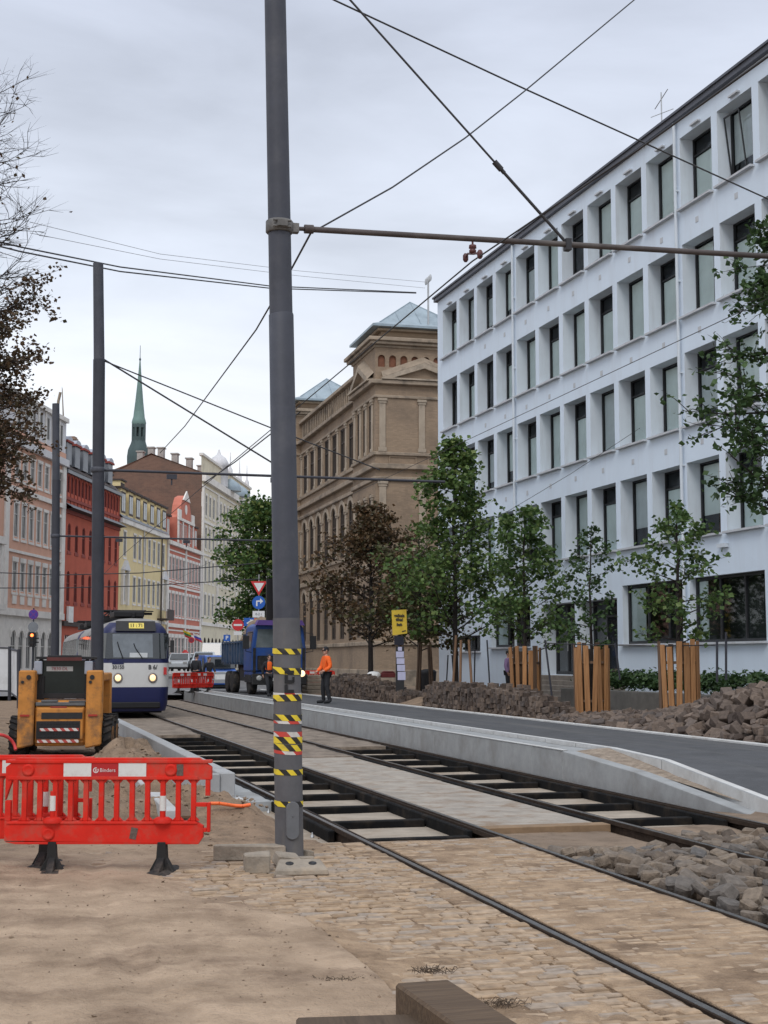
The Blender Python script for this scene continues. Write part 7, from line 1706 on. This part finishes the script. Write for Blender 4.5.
def tree(label, base, H, h0, prof, nl, nleaf, size, lm, wm, seed, spread=0.16, trunk=0.08, rise=0.45, sub=5, lean=(0, 0), bare=0.0, side=None, cat='tree', topbare=None, name='tree'):
    """trunk with rising limbs and twigs; leaves gather round the twigs. prof(t): limb reach at height fraction t"""
    r = random.Random(seed); t_ = thing(name, label, cat, base); w_ = MB(); tw = []; twb = []
    tp = [(0, 0, -0.3)]; n = 9
    for k in range(1, n+1):
        f = k/n; tp.append((lean[0]*f+r.gauss(0, 0.012*H*f*0.5), lean[1]*f+r.gauss(0, 0.012*H*f*0.5), H*f))
    w_.tube(tp, [trunk*(1.15-0.95*k/n) if k else trunk*1.3 for k in range(n+1)], 8)
    def tat(f): 
        x = f*n; i = min(int(x), n-1); a, b = Vector(tp[i] if i else (0,0,0)), Vector(tp[i+1]); return a.lerp(b, x-i)
    for i in range(nl):
        f = h0+(0.985-h0)*((i+r.random()*0.8)/nl); ang = i*2.39996+r.uniform(-0.5, 0.5)
        if side is not None: ang = side[0]+r.uniform(-side[1], side[1])
        L_ = prof((f-h0)/(1-h0))*r.uniform(0.65, 1.15)
        if L_ < 0.08: continue
        p0 = tat(f); d = Vector((math.cos(ang), math.sin(ang), rise+r.gauss(0, 0.12))).normalized(); pts = [p0]; k = 5
        for j in range(1, k+1):
            d = (d+Vector((r.gauss(0, 0.12), r.gauss(0, 0.12), r.gauss(0.03, 0.10)))).normalized(); pts.append(pts[-1]+d*L_/k)
        rb = trunk*0.42*(1-0.65*f)*min(1, L_/1.2+0.3); w_.tube(pts, [rb*(1-0.8*j/k) for j in range(k+1)], 5, caps=False)
        isb = topbare is not None and f > topbare
        for s_ in range(sub):
            g = r.uniform(0.3, 1.0); x = g*k; j = min(int(x), k-1); q = pts[j].lerp(pts[j+1], x-j)
            e = (d*0.6+Vector((r.gauss(0, 0.6), r.gauss(0, 0.6), r.gauss(0.1, 0.4)))).normalized(); l = L_*r.uniform(0.18, 0.42)
            q1 = q+e*l*0.5+Vector((r.gauss(0, 0.03), r.gauss(0, 0.03), r.gauss(0, 0.03))); q2 = q+e*l+Vector((0, 0, -0.02*l))
            w_.tube([q, q1, q2], [rb*0.35, rb*0.25, rb*0.12], 4, caps=False)
            if isb:
                for _ in range(2):
                    e2 = (e+Vector((r.gauss(0, .5), r.gauss(0, .5), r.gauss(0.1, .4)))).normalized(); w_.tube([q1, q1+e2*l*0.4, q1+e2*l*0.75], [rb*0.2, rb*0.13, rb*0.06], 3, caps=False)
            (twb if isb else tw).extend([q, q1, q2, q2])
        (twb if isb else tw).extend(pts[3:])
    w_.build('trunk', wm, t_)
    c_ = MB(); leaf_cloud(c_, tw, nleaf, spread, size, r)
    if twb and bare: leaf_cloud(c_, twb, int(nleaf*bare), spread, size, r)
    c_.build('crown', lm, t_)
    return t_
BARK = mat('bark', (0.045, 0.035, 0.028), 0.95, 0.3, 8, bump=0.6)
BARKD = mat('bark_dark', (0.028, 0.023, 0.021), 0.95, 0.3, 8, bump=0.6)
LEAF1 = leaf_mat('leaf_green', [(0.038, 0.078, 0.025), (0.070, 0.130, 0.036), (0.105, 0.170, 0.048), (0.050, 0.095, 0.030), (0.16, 0.215, 0.07)], 0.25)
LEAF2 = leaf_mat('leaf_deep', [(0.022, 0.048, 0.018), (0.042, 0.085, 0.028), (0.065, 0.115, 0.036), (0.03, 0.06, 0.022)], 0.22)
LEAFB = leaf_mat('leaf_brown', [(0.070, 0.046, 0.026), (0.12, 0.075, 0.036), (0.055, 0.054, 0.027), (0.145, 0.08, 0.036), (0.06, 0.044, 0.03)], 0.22)
LEAFR = leaf_mat('leaf_rust', [(0.060, 0.040, 0.025), (0.100, 0.060, 0.032), (0.055, 0.052, 0.027), (0.13, 0.08, 0.044), (0.05, 0.037, 0.027)], 0.22)
LEAFY = leaf_mat('leaf_mid', [(0.03, 0.07, 0.022), (0.06, 0.125, 0.032), (0.10, 0.17, 0.045), (0.20, 0.24, 0.07)], 0.25)
oval = lambda a, b: (lambda t: a*(math.sin(PI*min(1, max(0, 0.12+0.88*t)))**0.7)*(1-0.35*t)+b*(1-t)*0.2)
B = lambda u, v: st(u, v, 0.30)
tree('young leafy tree inside the nearest timber guard', B(33.0, 16.75), 5.5, 0.34, oval(1.62, 0.5), 26, 1650, 0.15, LEAF1, BARKD, 11, 0.085, 0.075, 0.30, 8)
tree('thin young tree with sparse leaves inside the middle timber guard', B(38.5, 16.75), 5.5, 0.34, oval(1.25, 0.4), 24, 1000, 0.135, LEAF2, BARKD, 12, 0.075, 0.055, 0.35, 8)
tree('bushy young tree inside the farthest timber guard', B(43.9, 16.75), 6.6, 0.26, lambda t: 2.1*(1-t)**0.75+0.25, 30, 3400, 0.165, LEAF1, BARKD, 13, 0.14, 0.07, 0.35, 8)
tree('tallest green street tree, its crown reaching the second windows of the white building', B(50.6, 16.55), 9.9, 0.22, lambda t: 2.9*(1-t)**0.85+0.18, 52, 7200, 0.19, leaf_mat('leaf_bright', [(0.04, 0.085, 0.026), (0.080, 0.140, 0.036), (0.125, 0.19, 0.05), (0.055, 0.10, 0.03), (0.20, 0.25, 0.08)], 0.25), BARKD, 14, 0.17, 0.10, 0.40, 8)
tree('street tree with yellowing brown leaves left of the tallest green tree', B(56.0, 16.75), 7.2, 0.25, lambda t: 2.1*(1-t)**0.7+0.2, 32, 3600, 0.20, leaf_mat('leaf_turning', [(0.045, 0.055, 0.02), (0.075, 0.085, 0.03), (0.10, 0.07, 0.03), (0.05, 0.045, 0.022)]), BARKD, 15, 0.18, 0.085, 0.4, 8, topbare=0.72, bare=0.03)
tree('brown withering tree in front of the brick building', B(63.8, 16.75), 8.6, 0.24, lambda t: 3.5*(1-t)**0.7+0.25, 48, 8000, 0.20, LEAFB, BARKD, 16, 0.19, 0.12, 0.38, 8)
p_ = at(263, 690, 112)
tree('big round dark green tree at the bend of the street', (p_.x, 112, 0.1), 14.0, 0.25, lambda t: 4.1*math.sin(PI*min(1, 0.2+0.8*t))**0.6, 60, 10500, 0.34, LEAFY, BARK, 17, 0.42, 0.22, 0.35, 6)
# tree just outside the right edge whose boughs hang into the view
p_ = at(812, 700, 28.5)
tree('leafy boughs of a tree hanging in at the right edge before the white building', (p_.x, 28.5, 0.3), 10.7, 0.40, lambda t: (2.7 if int(t*7) in (2, 4) else 1.75)*(1-t)**0.3+0.2, 26, 3000, 0.14, LEAF2, BARKD, 18, 0.085, 0.13, -0.04, 9, side=(PI*1.02, 0.85))
# autumn tree at the left edge: bare twigs above, rusty leaves below
p_ = at(-78, 740, 25)
tree('tall half bare autumn tree with rusty leaves at the left edge', (p_.x, 25, 0.0), 12.4, 0.36, lambda t: 1.72+0.1*t, 74, 9500, 0.085, LEAFR, BARKD, 19, 0.075, 0.085, 0.20, 8, side=(0.0, 0.9), topbare=0.63, bare=0.02)
# low hedge and planter wall before the big windows
h = MB(); r = random.Random(8); pts = []
for k in range(420): pts.append((r.uniform(0, 13), r.uniform(0, 1.2), 0.25+r.uniform(0, 0.42)))
leaf_cloud(h, pts, 6500, 0.10, 0.13, r, 0.8)
cb = (CB_-2.3)
def wloc(s, d): # along the white facade, d in front
    u_ = 64.8-s; c_ = CB_-d; return (c_*math.cos(TB)-u_*math.sin(TB), c_*math.sin(TB)+u_*math.cos(TB), 0)
o = h.build('hedge', LEAF2, None, Vector(wloc(20.4, 2.2))+Vector((0, 0, 0.78)), TB-PI/2); tag(o, 'low dark green hedge under the big ground floor windows', 'hedge')
o = MB().box(0, 13.2, -0.15, 0.0, 0.0, 0.62).box(0, 13.2, 0.001, 1.6, 0.0, 0.55).build('planter_wall', mat('planter_concrete', (0.13, 0.125, 0.115), 0.9, 0.2, 3), None, Vector(wloc(20.3, 2.4))+Vector((0, 0, 0.3)), TB-PI/2, bevel=0.02); tag(o, 'grey concrete planter wall below the hedge', 'wall')
